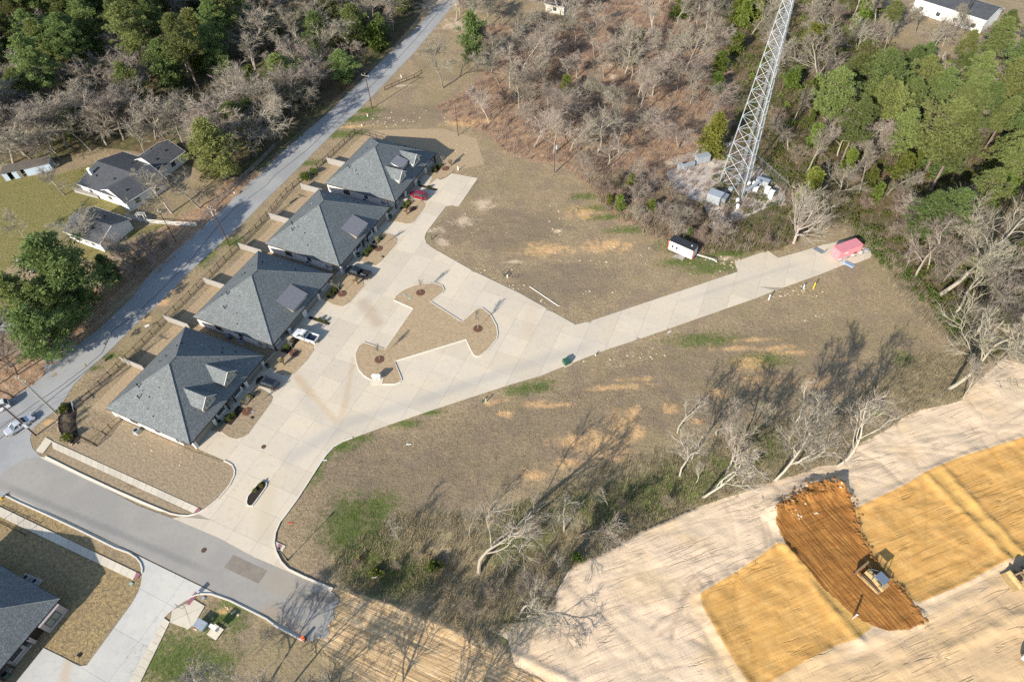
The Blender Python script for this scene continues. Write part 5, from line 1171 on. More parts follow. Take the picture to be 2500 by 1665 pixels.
# pallets beside the container
for i, (x, y) in enumerate(((2035, 628), (2052, 622), (2069, 618), (2087, 612), (2103, 607))):
    p = at(x + 12, y + 6, .1); t = thing('pallet', ['grey pallet stack nearest the container doors', 'second pallet stack from the container doors', 'middle pallet stack beside the container', 'fourth pallet stack from the container doors', 'pallet with pale sheets at the far end of the row'][i], 'pallet', (p[0], p[1], .1), math.radians(20 + i * 3), 'pallet stacks beside the red container')
    for k in range(5): b = MB(); b.box((-.5 + k * .25, 0, .13), (.18, 1.1, .04)); b.build('board', M['grey_wood'], t)
    b = MB(); 
    for y_ in (-.5, 0, .5): b.box((0, y_, .06), (1.15, .1, .09))
    b.build('bearer', M['grey_wood'], t)
    b = MB(); b.box((.05, 0, .3), (.9, .8, .28), .1 * i); b.build('load', M['steel' if i in (1, 4) else 'kerb'], t)
p = at(2070, 645, .1); t = thing('sheet_stack', 'stack of pale blue sheets on the ground by the pallets', 'sheets', (p[0], p[1], 0.02), math.radians(-52))
for k in range(3): b = MB(); b.box((k * .1, k * .12, .06 + k * .06), (2.6 - k * .3, .9, .04), .06 * k); b.build('sheet', mk('blue_sheet' + 'abc'[k], ((.3, .4, .55), (.5, .56, .62), (.2, .28, .4))[k], None, 2, .4), t)
p = at(1990, 612, .1); b = MB(); b.box((0, 0, .05), (2.2, 1.2, .06), 0); b.box((1.3, .2, .35), (.08, .9, .6)); tag(b.build('loading_ramp', M['steel_dark'], None, (p[0] + .8, p[1], .1), math.radians(-50)), 'grey loading ramp lying left of the red container', 'ramp')

# ---------------------------------------------------------------- small street and yard things
def kiosk(label, px, rz, w=1.5, n=2, pad=True):
    p = at(*px); t = thing('mailbox_unit', label, 'mailbox', (p[0], p[1], .18), rz)
    if pad: b = MB(); b.box((0, 0, .03), (w + .5, 1.7, .06)); b.build('pad', M['walk'], t)
    for k in range(n):
        x = (-.5 + (k + .5) / n) * w; b = MB(); b.box((x, .3, 1.1), (w / n - .05, .5, .95)); b.cyl((x, .3, .05), .1, .6, 8); c = b.build('cabinet', M['white'], t)
        for j in range(4):
            for i in range(3): b = MB(); b.box((x + (i - 1) * (w / n / 3.3), .04, .78 + j * .21), (w / n / 3.7, .02, .17)); b.build('door', M['steel'], c)
kiosk('white twin mailbox unit on the grass island kerb', (921, 932), math.radians(-6), 1.7)
kiosk('white box unit on a pad, beside the grey flat cabinet near the lower driveway', (527, 1543), math.radians(-30), 1.3, 1)
p = at(494, 1528); t = thing('utility_cabinet', 'low flat grey utility cabinet near the lower driveway', 'utility cabinet', (p[0], p[1], 0), math.radians(-28)); b = MB(); b.box((0, 0, .4), (1.7, 1.2, .8)); b.build('cabinet', M['pale_green'], t); b = MB(); b.box((0, 0, .83), (1.8, 1.3, .06)); b.build('lid', M['steel'], t)
p = at(1383, 886); t = thing('transformer_box', 'dark green transformer box at the edge of the drive', 'transformer box', (p[0], p[1], 0), math.radians(25)); b = MB(); b.box((0, 0, .5), (1.3, 1.2, 1.0), top=.92); b.build('cabinet', M['green_box'], t); b = MB(); b.box((0, 0, .04), (1.7, 1.6, .1)); b.build('pad', M['walk'], t); b = MB(); b.box((0, -.62, .5), (1.0, .04, .7)); b.build('door', M['green_box'], t)
def pedestal(label, px, mat='green_box', h=.9, r=.14, cap=None, cat='utility pedestal', name='utility_pedestal'):
    p = at(*px); t = thing(name, label, cat, (p[0], p[1], .03)); b = MB(); b.cyl((0, 0, 0), r, h, 8); b.build('post', M[mat], t); b = MB(); b.cyl((0, 0, h), r * 1.15, .12, 8, r2=r * .5); b.build('cap', M[cap or mat], t); return t
for lab, q, m_, h, c in [('green pedestal at the lower verge of the drive, left of a pale one', (1178, 982), 'green_box', .7, None), ('pale pedestal at the lower verge of the drive, right of a green one', (1187, 981), 'pale_green', .9, None), ('dark green pedestal at the tip of the field by the drive', (1054, 585), 'green_box', .8, None), ('green pedestal under the cable loop at the field edge', (1231, 675), 'green_box', .9, None), ('white pipe stub next to the cable loop', (1239, 678), 'white', .7, None), ('green pedestal near the container end of the drive', (1955, 708), 'green_box', .7, None), ('white marker beside the green pedestal near the container', (1961, 704), 'white', .9, None), ('yellow marker post in the grass below the container', (1985, 705), 'yellow', 1.6, None), ('white marker post at the verge below the concrete spur', (1876, 733), 'white', 1.5, None), ('white post with orange top near the gravel entry', (980, 191), 'white', 1.0, 'orange'), ('white post with orange top on the road verge behind the iron fence', (898, 286), 'white', 1.0, 'orange'), ('white stub on the verge above the iron fence corner', (884, 309), 'white', .5, None), ('white post with dark cap by the concrete edge near the transformer box', (1454, 868), 'white', .6, 'black'), ('orange topped white marker near the flat grey cabinet', (480, 1537), 'white', .8, 'orange'), ('thin white post on the lawn end by the farthest house', (1119, 417), 'white', 1.2, None), ('yellow pipe marker in the brush left of the big sycamore', (876, 1364), 'yellow', .5, None)]:
    pedestal(lab, q, m_, h, .12, c)
p = at(742, 1560); t = thing('traffic_barrel', 'orange traffic barrel on the kerb at the end of the paved street', 'traffic barrel', (p[0], p[1], .05))
b = MB()
for k in range(4): b.cyl((0, 0, .08 + k * .22), .28 - k * .015, .2, 14)
b.build('drum', M['orange'], t); b = MB(); b.cyl((0, 0, 0), .38, .09, 14); b.build('base', M['rubber'], t); b = MB(); b.cyl((0, 0, .52), .262, .1, 14); b.build('white_band', M['white'], t)
# cable loop at the field edge
p = at(1238, 672); b = MB(); b.tube([(1.0 * math.cos(a), .25 * math.cos(a) * .5, 1.0 + .95 * math.sin(a)) for a in np.linspace(-1.2, 4.2, 22)], .05, 5); tag(b.build('cable_loop', M['black'], None, (p[0], p[1], 0), .3), 'black cable loop standing out of the ground at the field edge', 'cable')
for i, (x, y) in enumerate(((1250, 678), (1258, 680), (1266, 679))):
    p = at(x, y); b = MB(); b.tube([(0, 0, 0), (.1, .05, .8)], .045, 5); tag(b.build('stake', M['dark_wood'], None, tuple(p)), ['left', 'middle', 'right'][i] + ' one of three short dark stakes by the cable loop', 'stake', 'stakes by the cable loop')
a, c = at(1293, 700, .05), at(1363, 747, .05); b = MB(); b.tube([(0, 0, 0), (c[0] - a[0], c[1] - a[1], 0)], .07, 6); tag(b.build('long_pipe', M['white'], None, (a[0], a[1], .1)), 'long white pipe lying on the dry field above the drive', 'pipe')
for lab, q, m_ in [('fallen white marker in the brush field below the drive', (998, 1085), 'white'), ('short white board in the grass where the drive curves', (792, 1124), 'white'), ('thin white stick lying by the right part of the drive', (1634, 811), 'white'), ('red and white sign plate flat in the grass at the lower corner', (709, 1277), 'red_trim'), ('white litter lying in the green gully', (915, 1409), 'white')]:
    p = at(*q); b = MB(); b.box((0, 0, .06), (.9, .16, .06), rng.uniform(-.6, .6)); tag(b.build('loose_board', M[m_], None, (p[0], p[1], .02)), lab, 'board')
# street lamp at the corner, signs
p = at(703, 1367); t = thing('street_lamp', 'slim black street lamp with lantern at the street corner', 'street lamp', (p[0], p[1], 0)); b = MB(); b.tube([(0, 0, 0), (0, 0, 4.3)], [.07, .05], 8); b.cyl((0, 0, 0), .14, .5, 8); b.build('post', M['black'], t)
b = MB(); b.cyl((0, 0, 4.3), .13, .4, 8, r2=.2); b.build('lantern', M['glass_pale'], t); b = MB(); b.cyl((0, 0, 4.7), .24, .14, 8, r2=.05); b.build('lamp_cap', M['black'], t)
sheet('ramp', W2([(673, 1322), (698, 1333), (690, 1346), (676, 1341)]), .12, M['walk'], .05); sheet('tactile_paving', W2([(681, 1327), (690, 1331), (684, 1343), (677, 1337)]), .13, M['tactile'], .03)
def sign(label, px, h, sz, mat, rz, cat='road sign', round_=False, post='steel'):
    p = at(*px); t = thing('road_sign', label, cat, (p[0], p[1], 0), rz); b = MB(); b.tube([(0, 0, 0), (0, 0, h)], .035, 6); b.build('post', M[post], t); b = MB()
    if round_: b.tube([(0, -.06, h - .2), (0, -.03, h - .2)], sz[0] / 2, 8)
    else: b.box((0, -.05, h - sz[1] / 2), (sz[0], .03, sz[1]))
    b.build('sign_plate', M[mat], t)
sign('yellow warning sign seen edge-on beside the road by the board fence', (222, 905), 2.3, (.8, .8), 'yellow', math.radians(-60))
sign('grey backed sign at the corner of the lower driveway', (445, 1487), 2.4, (.75, .75), 'steel', math.radians(-40))
sign('small white sign by the road before the rail fence', (575, 478), 1.1, (.7, .4), 'white', math.radians(-50))
sign('white sign leaning on the verge over the sandy patch', (362, 800), .9, (.9, .5), 'white', math.radians(30))
p = at(4, 1217); t = thing('fire_hydrant', 'yellow fire hydrant at the left edge of the street', 'fire hydrant', (p[0], p[1], 0)); b = MB(); b.tube([(0, 0, 0), (0, 0, .6), (0, 0, .8)], [.16, .15, .05], 10); b.build('barrel', M['yellow'], t); b = MB(); b.tube([(-.28, 0, .5), (.28, 0, .5)], .08, 8); b.build('outlet', M['yellow'], t)
for i, (px, lab) in enumerate((((644, 1091), 'rusty round manhole cover in the drive before the nearest house'), ((498, 1343), 'dark round manhole cover in the asphalt street'))):
    p = at(*px); b = MB(); b.cyl((0, 0, 0), .42, .02, 20); o = tag(b.build('manhole_cover', M['iron_cast'], None, (p[0], p[1], .085 if i == 0 else .045)), lab, 'manhole cover')
# air conditioners
def ac(label, x, y, key, z=.05, pos=None):
    q = pos or house_pt(HC[key], UA, x, y); t = thing('air_conditioner', label, 'air conditioner', (q[0], q[1], z), UA + .1)
    b = MB(); b.box((0, 0, .45), (.9, .9, .8)); b.build('casing', M['steel'], t); b = MB(); b.cyl((0, 0, .86), .34, .02, 16); b.build('fan_guard', M['black'], t); b = MB(); b.box((0, 0, .02), (1.1, 1.1, .06)); b.build('pad', M['walk'], t)
ac('grey air conditioner on its pad beside the nearest house', -3.0, -11.6, 'A'); ac('air conditioner on the narrow strip between second and nearest house', 1.5, -10.8, 'B'); ac('air conditioner between the third and second house', 1, -10.8, 'C'); ac('air conditioner between the farthest and third house', 1, -10.8, 'D')
for i, q in enumerate(((62, 1408), (84, 1417))): g_ = G(*q, .9); ac(['left one of two air conditioners behind the lower left house', 'right one of two air conditioners behind the lower left house'][i], 0, 0, 'A', .05, (g_[0], g_[1]))
# wheelie bins
def bin_(label, key, x, y, pos=None, lid='green_box'):
    q = pos or house_pt(HC[key], UA, x, y); t = thing('wheelie_bin', label, 'bin', (q[0], q[1], .14), UA + rng.uniform(-.3, .3))
    b = MB(); b.add([(-.25, -.25, 0), (.25, -.25, 0), (.25, .25, 0), (-.25, .25, 0), (-.32, -.3, .95), (.32, -.3, .95), (.32, .3, .95), (-.32, .3, .95)], [(0, 3, 2, 1), (0, 1, 5, 4), (1, 2, 6, 5), (2, 3, 7, 6), (3, 0, 4, 7)]); b.build('tub', M[lid], t); b = MB(); b.box((0, 0, 1.0), (.7, .68, .08), top=.9); b.build('lid', M['black'], t)
bin_('dark bin by the first garage pillar of the nearest house', 'A', 10.3, -4.2); bin_('dark bin at the far corner pillar of the nearest house', 'A', 10.3, 9.9)
bin_('dark bin by the near garage pillar of the third house', 'C', 10.3, -4.2); bin_('dark bin at the far corner of the third house', 'C', 10.3, 10.1); bin_('dark bin between the garages of the farthest house', 'D', 10.4, .1)
bin_('dark bin by the garage of the lower left house', 'A', 0, 0, (G(22, 1650)[0], G(22, 1650)[1]))
for lab, q in [('round dark grill under a cover beside the second house', (-1.6, -11.0, 'B'))]:
    p = house_pt(HC['B'], UA, q[0], q[1]); t = thing('grill', lab, 'grill', (p[0], p[1], .05)); b = MB(); b.tube([(0, 0, .1), (0, 0, .7), (0, 0, 1.0), (0, 0, 1.15)], [.35, .5, .42, .1], 12); b.build('cover', M['slate_paint'], t, smooth=True); b = MB(); b.cyl((0, 0, 0), .3, .12, 8); b.build('base', M['black'], t)
for lab, px, z in [('small green irrigation box lid on the lower lawn', (321, 1425), .08), ('black valve lid on the golden lawn near the drive', (194, 1599), .08), ('grey valve lid on the grass island', (990, 722), .22), ('dark lid on the lawn before the third house near the pavement', (935, 628), .15), ('dark lid on the lawn before the nearest house', (617, 1020), .15), ('grey lid on the lawn before the nearest house', (618, 1006), .15), ('pale green lid on the island beside a dark one', (1001, 730), .22), ('flat grey lid at the lower kerb', (497, 1460), .1)]:
    p = at(*px); b = MB(); b.box((0, 0, 0), (.6, .4, .1)); tag(b.build('valve_box', M['pale_green' if 'green' in lab else ('steel' if 'grey' in lab else 'black')], None, (p[0], p[1], z), UA), lab, 'valve box')

# ---------------------------------------------------------------- a surveyor on the orange ground
def skin_body(name, verts, edges, radii, mat, parent):
    me = bpy.data.meshes.new(name); me.from_pydata(verts, edges, []); o = bpy.data.objects.new(name, me); COL.objects.link(o)
    mo = o.modifiers.new('s', 'SKIN'); sv = me.skin_vertices[0].data
    for i, r in enumerate(radii): sv[i].radius = (r, r)
    sv[0].use_root = True
    o.modifiers.new('d', 'SUBSURF').levels = 1
    dg = bpy.context.evaluated_depsgraph_get(); m2 = bpy.data.meshes.new_from_object(o.evaluated_get(dg)); m2.name = name
    bpy.data.objects.remove(o); m2.materials.clear()
    for m_ in mat: m2.materials.append(m_)
    return link(name, m2, parent)
p = at(2084, 1507); pr = thing('person', 'person in pale shirt and grey trousers standing on the orange strip holding a rod', 'person', (p[0], p[1], .12), math.radians(200))
V_ = [(0, 0, .95), (0, 0, 1.15), (0, 0, 1.38), (0, 0, 1.5), (0, 0, 1.66), (.02, 0, 1.74), (-.1, 0, .9), (-.13, .02, .5), (-.14, 0, .08), (-.14, .14, .04), (.1, 0, .9), (.13, .02, .5), (.15, 0, .08), (.15, .14, .04), (-.2, 0, 1.4), (-.27, .02, 1.13), (-.3, .16, .95), (.2, 0, 1.4), (.28, .06, 1.15), (.3, .28, 1.12), (-.3, .2, .87), (.3, .36, 1.12)]
E_ = [(0, 1), (1, 2), (2, 3), (3, 4), (4, 5), (0, 6), (6, 7), (7, 8), (8, 9), (0, 10), (10, 11), (11, 12), (12, 13), (2, 14), (14, 15), (15, 16), (2, 17), (17, 18), (18, 19), (16, 20), (19, 21)]
R_ = [.15, .14, .16, .06, .1, .08, .09, .065, .045, .035, .09, .065, .045, .035, .06, .045, .035, .06, .045, .035, .03, .03]
bd = skin_body('body', V_, E_, R_, [M['skin'], M['white_cloth'], M['grey_cloth']], pr)
for f in bd.data.polygons:
    z = f.center.z; ax_ = abs(f.center.x); f.material_index = 0 if z > 1.5 or (ax_ > .24 and z < 1.2 and z > .8 and f.center.y > .08) else (1 if z > 1.0 else 2)
b = MB(); b.tube([(0, 0, 1.7), (0, 0, 1.76), (0, 0, 1.84)], [.16, .13, .06], 12); b.build('hat', M['green_box'], pr, smooth=True)
b = MB(); b.tube([(0, 0, 0), (0, 0, 2.1)], .025, 6); b.box((0, 0, 1.9), (.2, .06, .14)); tag(b.build('grade_rod', M['white'], None, tuple(np.array(p) + [-.32, -.2, .1])), 'white grade rod held upright by the person', 'survey rod')
# ---------------------------------------------------------------- leafless trees
def vnorm(v): n = math.sqrt(v[0] ** 2 + v[1] ** 2 + v[2] ** 2) or 1; return (v[0] / n, v[1] / n, v[2] / n)
def perp(d, r):
    a = r.uniform(0, 2 * math.pi); h = (0, 0, 1) if abs(d[2]) < .9 else (1, 0, 0)
    u = vnorm((d[1] * h[2] - d[2] * h[1], d[2] * h[0] - d[0] * h[2], d[0] * h[1] - d[1] * h[0]))
    w = (d[1] * u[2] - d[2] * u[1], d[2] * u[0] - d[0] * u[2], d[0] * u[1] - d[1] * u[0])
    return tuple(u[i] * math.cos(a) + w[i] * math.sin(a) for i in range(3))
def bare_tree(seed, fork=.3, nlimb=8, ang=.75, up=.06, wig=.18, ll=.55, dens=1.0, tr=.0145, twist=0.0, stems=1, droop=0.0):
    """unit-height tree -> (trunk mesh builder, crown mesh builder)"""
    r = random.Random(seed); TM, CM = MB(), MB()
    def seg(mb, p, d, L_, rad, n, wg, upv, sides, r_end=.35):
        pts = [p]; rads = [rad]
        for i in range(n):
            d = vnorm(tuple(d[k] + r.gauss(0, wg) + (upv if k == 2 else 0) for k in range(3))); p = tuple(p[k] + d[k] * L_ / n for k in range(3))
            pts.append(p); rads.append(rad * (1 - (1 - r_end) * (i + 1) / n))
        mb.tube(pts, rads, sides, cap=False); return pts, rads, d
    def child(pts, rads, t):
        f = t * (len(pts) - 1); i = min(int(f), len(pts) - 2); u = f - i
        p = tuple(pts[i][k] * (1 - u) + pts[i + 1][k] * u for k in range(3)); d = vnorm(tuple(pts[i + 1][k] - pts[i][k] for k in range(3))); return p, d, rads[i] * (1 - u) + rads[i + 1] * u
    def off(d, a): q = perp(d, r); return vnorm(tuple(d[k] * math.cos(a) + q[k] * math.sin(a) for k in range(3)))
    for s in range(stems):
        d0 = (0, 0, 1) if stems == 1 else off((0, 0, 1), r.uniform(.15, .45))
        tp_, tr_, _ = seg(TM, (0, 0, -.01), vnorm(tuple(d0[k] + (r.uniform(-.1, .1) if k < 2 else 0) for k in range(3))), .86, tr * (1 if stems == 1 else .7), 9, .05 + wig * .25, .03, 7, .2)
        for i in range(nlimb):
            t = fork + (1 - fork) * (i + r.uniform(0, .7)) / nlimb; p, d, rad = child(tp_, tr_, min(t, .97))
            a = ang * r.uniform(.7, 1.25) * (1.15 - .5 * t); L1 = ll * (1.15 - .75 * t) * r.uniform(.75, 1.1)
            lp, lr, _ = seg(TM, p, off(d, a), L1, max(rad * r.uniform(.5, .75), .004), 6, wig, up, 5)
            for j in range(int(8 * dens)):
                t2 = .2 + .8 * (j + r.random()) / (8 * dens); p2, d2, rd2 = child(lp, lr, min(t2, .99))
                bp, br, _ = seg(TM, p2, off(d2, r.uniform(.4, .95)), L1 * r.uniform(.3, .55), max(rd2 * .55, .0025), 4, wig * 1.1, up * .8 - droop, 4)
                for k in range(int(7 * dens)):
                    t3 = .15 + .85 * (k + r.random()) / (7 * dens); p3, d3, rd3 = child(bp, br, min(t3, .99))
                    cp, cr, _ = seg(CM, p3, off(d3, r.uniform(.4, .9)), L1 * r.uniform(.14, .26), .0018, 2, wig, up - droop, 3)
                    for m in range(7):
                        p4, d4, _r = child(cp, cr, r.uniform(.25, 1)); e = off(d4, r.uniform(.2, .6)); l4 = L1 * r.uniform(.13, .27)
                        w = perp(e, r); w = tuple(q * .0013 for q in w); q = tuple(p4[k] + e[k] * l4 for k in range(3))
                        CM.add([tuple(p4[k] - w[k] for k in range(3)), tuple(p4[k] + w[k] for k in range(3)), q], [(0, 1, 2)])
    return TM, CM
def crown_np(seed, clumps, blades, cr, bl, bw, flat=.7):
    """clumps: (n,4) centre + radius -> quads as one mesh"""
    r = np.random.RandomState(seed); C = np.asarray(clumps); n = len(C) * blades
    c = np.repeat(C[:, :3], blades, 0); R = np.repeat(C[:, 3], blades)
    v = r.normal(size=(n, 3)); v[:, 2] = v[:, 2] * .8 + .25; v /= np.linalg.norm(v, axis=1)[:, None]
    rad = R * r.uniform(.55, 1.0, n); p = c + v * rad[:, None] * np.array([1, 1, flat])
    d = v + r.normal(size=(n, 3)) * .45; d /= np.linalg.norm(d, axis=1)[:, None]
    s = np.cross(d, r.normal(size=(n, 3))); s /= np.linalg.norm(s, axis=1)[:, None]
    L_ = (bl * r.uniform(.6, 1.3, n))[:, None]; Wd = (bw * r.uniform(.6, 1.3, n))[:, None]
    a = p - s * Wd / 2; b = p + s * Wd / 2; e = p + d * L_ + s * Wd * .35; f = p + d * L_ - s * Wd * .35
    V = np.stack([a, b, e, f], 1).reshape(-1, 3); Fq = np.arange(len(V)).reshape(-1, 4); return V, Fq
def pine(seed, H=22., base=.45, R_=3.6, nc=120, cone=False, lean=0):
    r = random.Random(seed); TM = MB(); pts = []; x = y = 0.
    for i in range(9): pts.append((x, y, H * i / 8 * .97)); x += r.uniform(-.12, .12) + lean; y += r.uniform(-.12, .12)
    TM.tube(pts, [.26 * (H / 22) * (1 - .8 * i / 8) + .03 for i in range(9)], 7, cap=False); cl = []
    def tpos(z): f = z / (H * .97) * 8; i = min(int(f), 7); u = f - i; return [pts[i][k] * (1 - u) + pts[i + 1][k] * u for k in range(2)]
    for k in range(nc):
        t = (k + r.random()) / nc; z = H * (base + (1 - base) * t)
        env = (R_ * (1 - t) ** .8 + .3) if cone else R_ * (.55 + .75 * math.sin(math.pi * min(t * .85 + .12, 1))) * (1.0 if t < .75 else (1 - t) / .25 * .75 + .25)
        a = r.uniform(0, 6.283); q = env * (r.uniform(.45, 1.0) if r.random() < .8 else r.uniform(.1, .5)) * (.8 + .3 * math.sin(a * 3 + seed + z * .6) + .2 * math.sin(z * 1.9 + a))
        o = tpos(min(z, H * .96)); c = (o[0] + math.cos(a) * q, o[1] + math.sin(a) * q, z + r.uniform(-.3, .3)); cl.append((*c, r.uniform(.32, .78) * (1.0 if not cone else .9)))
        if k % 2 == 0: TM.tube([(o[0], o[1], z - q * .3), c], [.05, .015], 3, cap=False)
    for k in range(5):
        z = H * base * r.uniform(.55, 1); o = tpos(z); a = r.uniform(0, 6.28); TM.tube([(o[0], o[1], z), (o[0] + math.cos(a) * 1.6, o[1] + math.sin(a) * 1.6, z + .2)], [.04, .01], 3, cap=False)
    return TM, cl
PROTO = {}
def add_proto(kind, tm, crown, tmat, cmat, H):
    if isinstance(crown, MB):
        zm = max(q[2] for q in crown.v) / H; tm.v = [(a / zm, b / zm, c / zm) for a, b, c in tm.v]; crown.v = [(a / zm, b / zm, c / zm) for a, b, c in crown.v]
    tme = tm.mesh(kind + '_trunk', M[tmat]) if isinstance(tm, MB) else tm
    if isinstance(crown, MB): cme = crown.mesh(kind + '_crown', M[cmat])
    else: cme = mesh_np(kind + '_crown', crown[0], crown[1], M[cmat])
    PROTO.setdefault(kind, []).append((tme, cme, H))
def scaleMB(mb, s): mb.v = [(a * s, b * s, c * s) for a, b, c in mb.v]; return mb
HB = 14.0
for i in range(3): a, c = bare_tree(100 + i, .3, 8, .8, .05, .2, .5); add_proto('spread', scaleMB(a, HB), scaleMB(c, HB), 'bark', 'twig', HB)
for i in range(3): a, c = bare_tree(120 + i, .38, 9, .5, .1, .14, .42, .9, .0125); add_proto('upright', scaleMB(a, HB), scaleMB(c, HB), 'bark', 'twig', HB)
for i in range(2): a, c = bare_tree(140 + i, .12, 7, .75, .04, .26, .52, .9, .014, stems=2); add_proto('gnarly', scaleMB(a, HB), scaleMB(c, HB), 'bark', 'twig', HB)
for i in range(2): a, c = bare_tree(150 + i, .3, 8, .6, .08, .22, .5, 1.0, .013); add_proto('white', scaleMB(a, HB), scaleMB(c, HB), 'bark_white', 'bark', HB)
for i in range(2): a, c = bare_tree(160 + i, .35, 8, .75, .04, .26, .5, .9, .016); add_proto('dark', scaleMB(a, HB), scaleMB(c, HB), 'bark_dark', 'twig', HB)
for i in range(3): a, c = bare_tree(190 + i, .3, 7, .62, .09, .2, .5, .68, .0125); add_proto('sparse', scaleMB(a, HB), scaleMB(c, HB), ['bark_white', 'bark', 'bark_white'][i], 'twig', HB)
a, c = bare_tree(171, .2, 20, .85, .12, .1, .72, .8, .026); add_proto('fan', scaleMB(a, HB), scaleMB(c, HB), 'bark_white', 'bark', HB)
for i in range(2): a, c = bare_tree(180 + i, .05, 6, .5, .08, .2, .45, .8, .01, stems=5); add_proto('thicket', scaleMB(a, 5.), scaleMB(c, 5.), 'brush', 'brush', 5.)
for i in range(4): t, cl = pine(10 + i, 22, .42 + .06 * (i % 3), 3.2 + .4 * (i % 2), 230); add_proto('pine', t, crown_np(i, cl, 70, .7, .38, .12), 'bark_pine', 'needles', 22.)
for i in range(3): t, cl = pine(30 + i, 13, .14, 3.0, 210); add_proto('bushy_pine', t, crown_np(40 + i, cl, 75, .7, .34, .11), 'bark_pine', 'needles', 13.)
for i in range(2): t, cl = pine(50 + i, 8, .05, 2.3, 130, True); add_proto('cedar', t, crown_np(60 + i, cl, 60, .5, .4, .13, 1.0), 'bark_dark', 'needles_dark', 8.)
t, cl = pine(57, 8, .05, 2.5, 120, True); add_proto('yellow_cedar', t, crown_np(66, cl, 60, .5, .45, .12, 1.1), 'bark_dark', 'leaf_yellow', 8.)
for i in range(3):
    r = random.Random(70 + i); t = MB(); t.tube([(0, 0, 0), (.2, .1, 3), (.3, .2, 6.5)], [.2, .13, .05], 6); cl = []
    for k in range(60): z = r.uniform(.4, 7); w = 1.9 * (1 - (z / 9) ** 2); a = r.uniform(0, 6.28); q = w * r.uniform(.3, 1) * (.8 + .3 * math.sin(3 * a + i)); cl.append((math.cos(a) * q, math.sin(a) * q, z, r.uniform(.45, .85)))
    add_proto('vine', t, crown_np(80 + i, cl, 85, .6, .32, .26, .9), 'bark', 'leaf', 7.5)
for i in range(2):
    r = random.Random(75 + i); t = MB(); t.tube([(0, 0, 0), (0, 0, .8)], [.06, .03], 5); cl = []
    for k in range(14): a = r.uniform(0, 6.28); q = r.uniform(0, .75); cl.append((math.cos(a) * q, math.sin(a) * q, r.uniform(.35, 1.1), r.uniform(.25, .45)))
    add_proto('shrub', t, crown_np(90 + i, cl, 60, .4, .16, .12, .9), 'bark', 'leaf', 1.4)
TREES = []
def tree(kind, base, top=None, H=None, label=None, group=None, name=None, cat='tree', tilt=None, var=None, loc=None, width=None):
    """top: photo pixel of the crown's top; the height follows from it"""
    p = np.array(loc if loc is not None else G(*base))
    if H is None:
        best = 1e9
        for h in np.arange(2, 34, .25):
            q = PX((p[0], p[1], h)); d = math.hypot(q[0] - top[0], q[1] - top[1])
            if d < best: best, H = d, h
    if top is not None: H = min(H * (.88 if kind in ('sparse', 'spread', 'white', 'dark', 'gnarly', 'upright') else 1.0), 24)
    pr_ = PROTO[kind]; tm, cm, h0 = pr_[(var if var is not None else rng.randrange(len(pr_))) % len(pr_)]
    nm = name or {'pine': 'pine_tree', 'bushy_pine': 'pine_tree', 'cedar': 'cedar_tree', 'yellow_cedar': 'cedar_tree', 'vine': 'ivy_clad_tree', 'thicket': 'brush_thicket', 'shrub': 'shrub', 'upright': 'slender_bare_tree', 'gnarly': 'crooked_bare_tree', 'sparse': 'thin_bare_tree', 'white': 'white_barked_tree'}.get(kind, 'bare_tree')
    t = thing(nm, label, cat, (p[0], p[1], ground_z(p[0], p[1]) - .05), rng.uniform(0, 6.28), group)
    s = H / h0; wdt = width or rng.uniform(1.0, 1.3); t.scale = (s * wdt, s * wdt, s)
    if tilt: t.rotation_euler = (tilt[0], tilt[1], rng.uniform(0, 6.28) if len(tilt) < 3 else tilt[2])
    link('trunk', tm, t); link('crown', cm, t); TREES.append((p[0], p[1], H)); return t
def G2(ox, oy, x, y): return (ox + x * .28065, oy + y * .28065)
a_, b_, c_8, d_ = (lambda x, y: G2(1850, 400, x, y)), (lambda x, y: G2(1850, 820, x, y)), (lambda x, y: G2(1240, 820, x, y)), (lambda x, y: G2(620, 0, x, y))
tree('fan', a_(310, 690), H=15.5, label='big pale bare tree with a wide fan of branches between compound and drive', width=1.15)
tree('spread', a_(1370, 985), a_(1500, 260), label='pale forked bare tree at the wood edge right of the red container', var=0)
tree('spread', a_(1290, 910), H=7, label='leaning pale stub tree just left of the forked tree by the container')
tree('spread', a_(1580, 1140), a_(2100, 250), label='largest bare tree at the right wood edge with thick leaning trunk', var=1, width=1.3, tilt=(0, .22, .3))
tree('upright', a_(1710, 1305), a_(2150, 650), label='slender bare tree below the largest one at the right wood edge')
tree('spread', a_(1870, 1540), a_(2316, 900), label='bare tree low on the right wood edge above the sand')
tree('spread', b_(1660, 460), (2470, 720), label='leaning bare tree at the corner where wood meets the sand', tilt=(0, .3, 0.2))
tree('upright', b_(1790, 550), b_(2100, 150), label='thin crooked bare tree at the very edge of the sand on the right')
tree('sparse', b_(690, 1130), b_(950, 450), label='white barked tree with two stems at the sand edge', var=2, width=1.1)
tree('white', b_(145, 1260), H=19, label='tallest white topped bare tree in the belt beside the sand', var=0, width=1.05)
tree('sparse', b_(330, 1110), b_(560, 620), label='brown bare tree just right of the tallest white topped one')
tree('sparse', c_8(1495, 1215), c_8(1570, 740), label='small white birch-like tree at the left of the sand edge group', var=0)
tree('sparse', c_8(1700, 1395), c_8(1880, 900), label='crooked bare tree leaning right, lowest in the belt by the sand')
tree('sparse', c_8(1905, 1180), c_8(1850, 640), label='twin stemmed bare tree between the white birch and the tall one')
tree('sparse', (1168, 1392), H=18.5, label='big spreading grey tree in the gully below the brush field', var=1, width=1.45)
tree('sparse', (1410, 1306), (1475, 1225), label='leaning pale bare tree with white crown by the gully', tilt=(0, .5, .2))
tree('sparse', (1377, 1292), (1370, 1215), label='small grey bare tree beside the leaning one by the gully')
tree('sparse', (1272, 1496), (1262, 1390), label='small bare tree at the lower end of the brush near the sand')
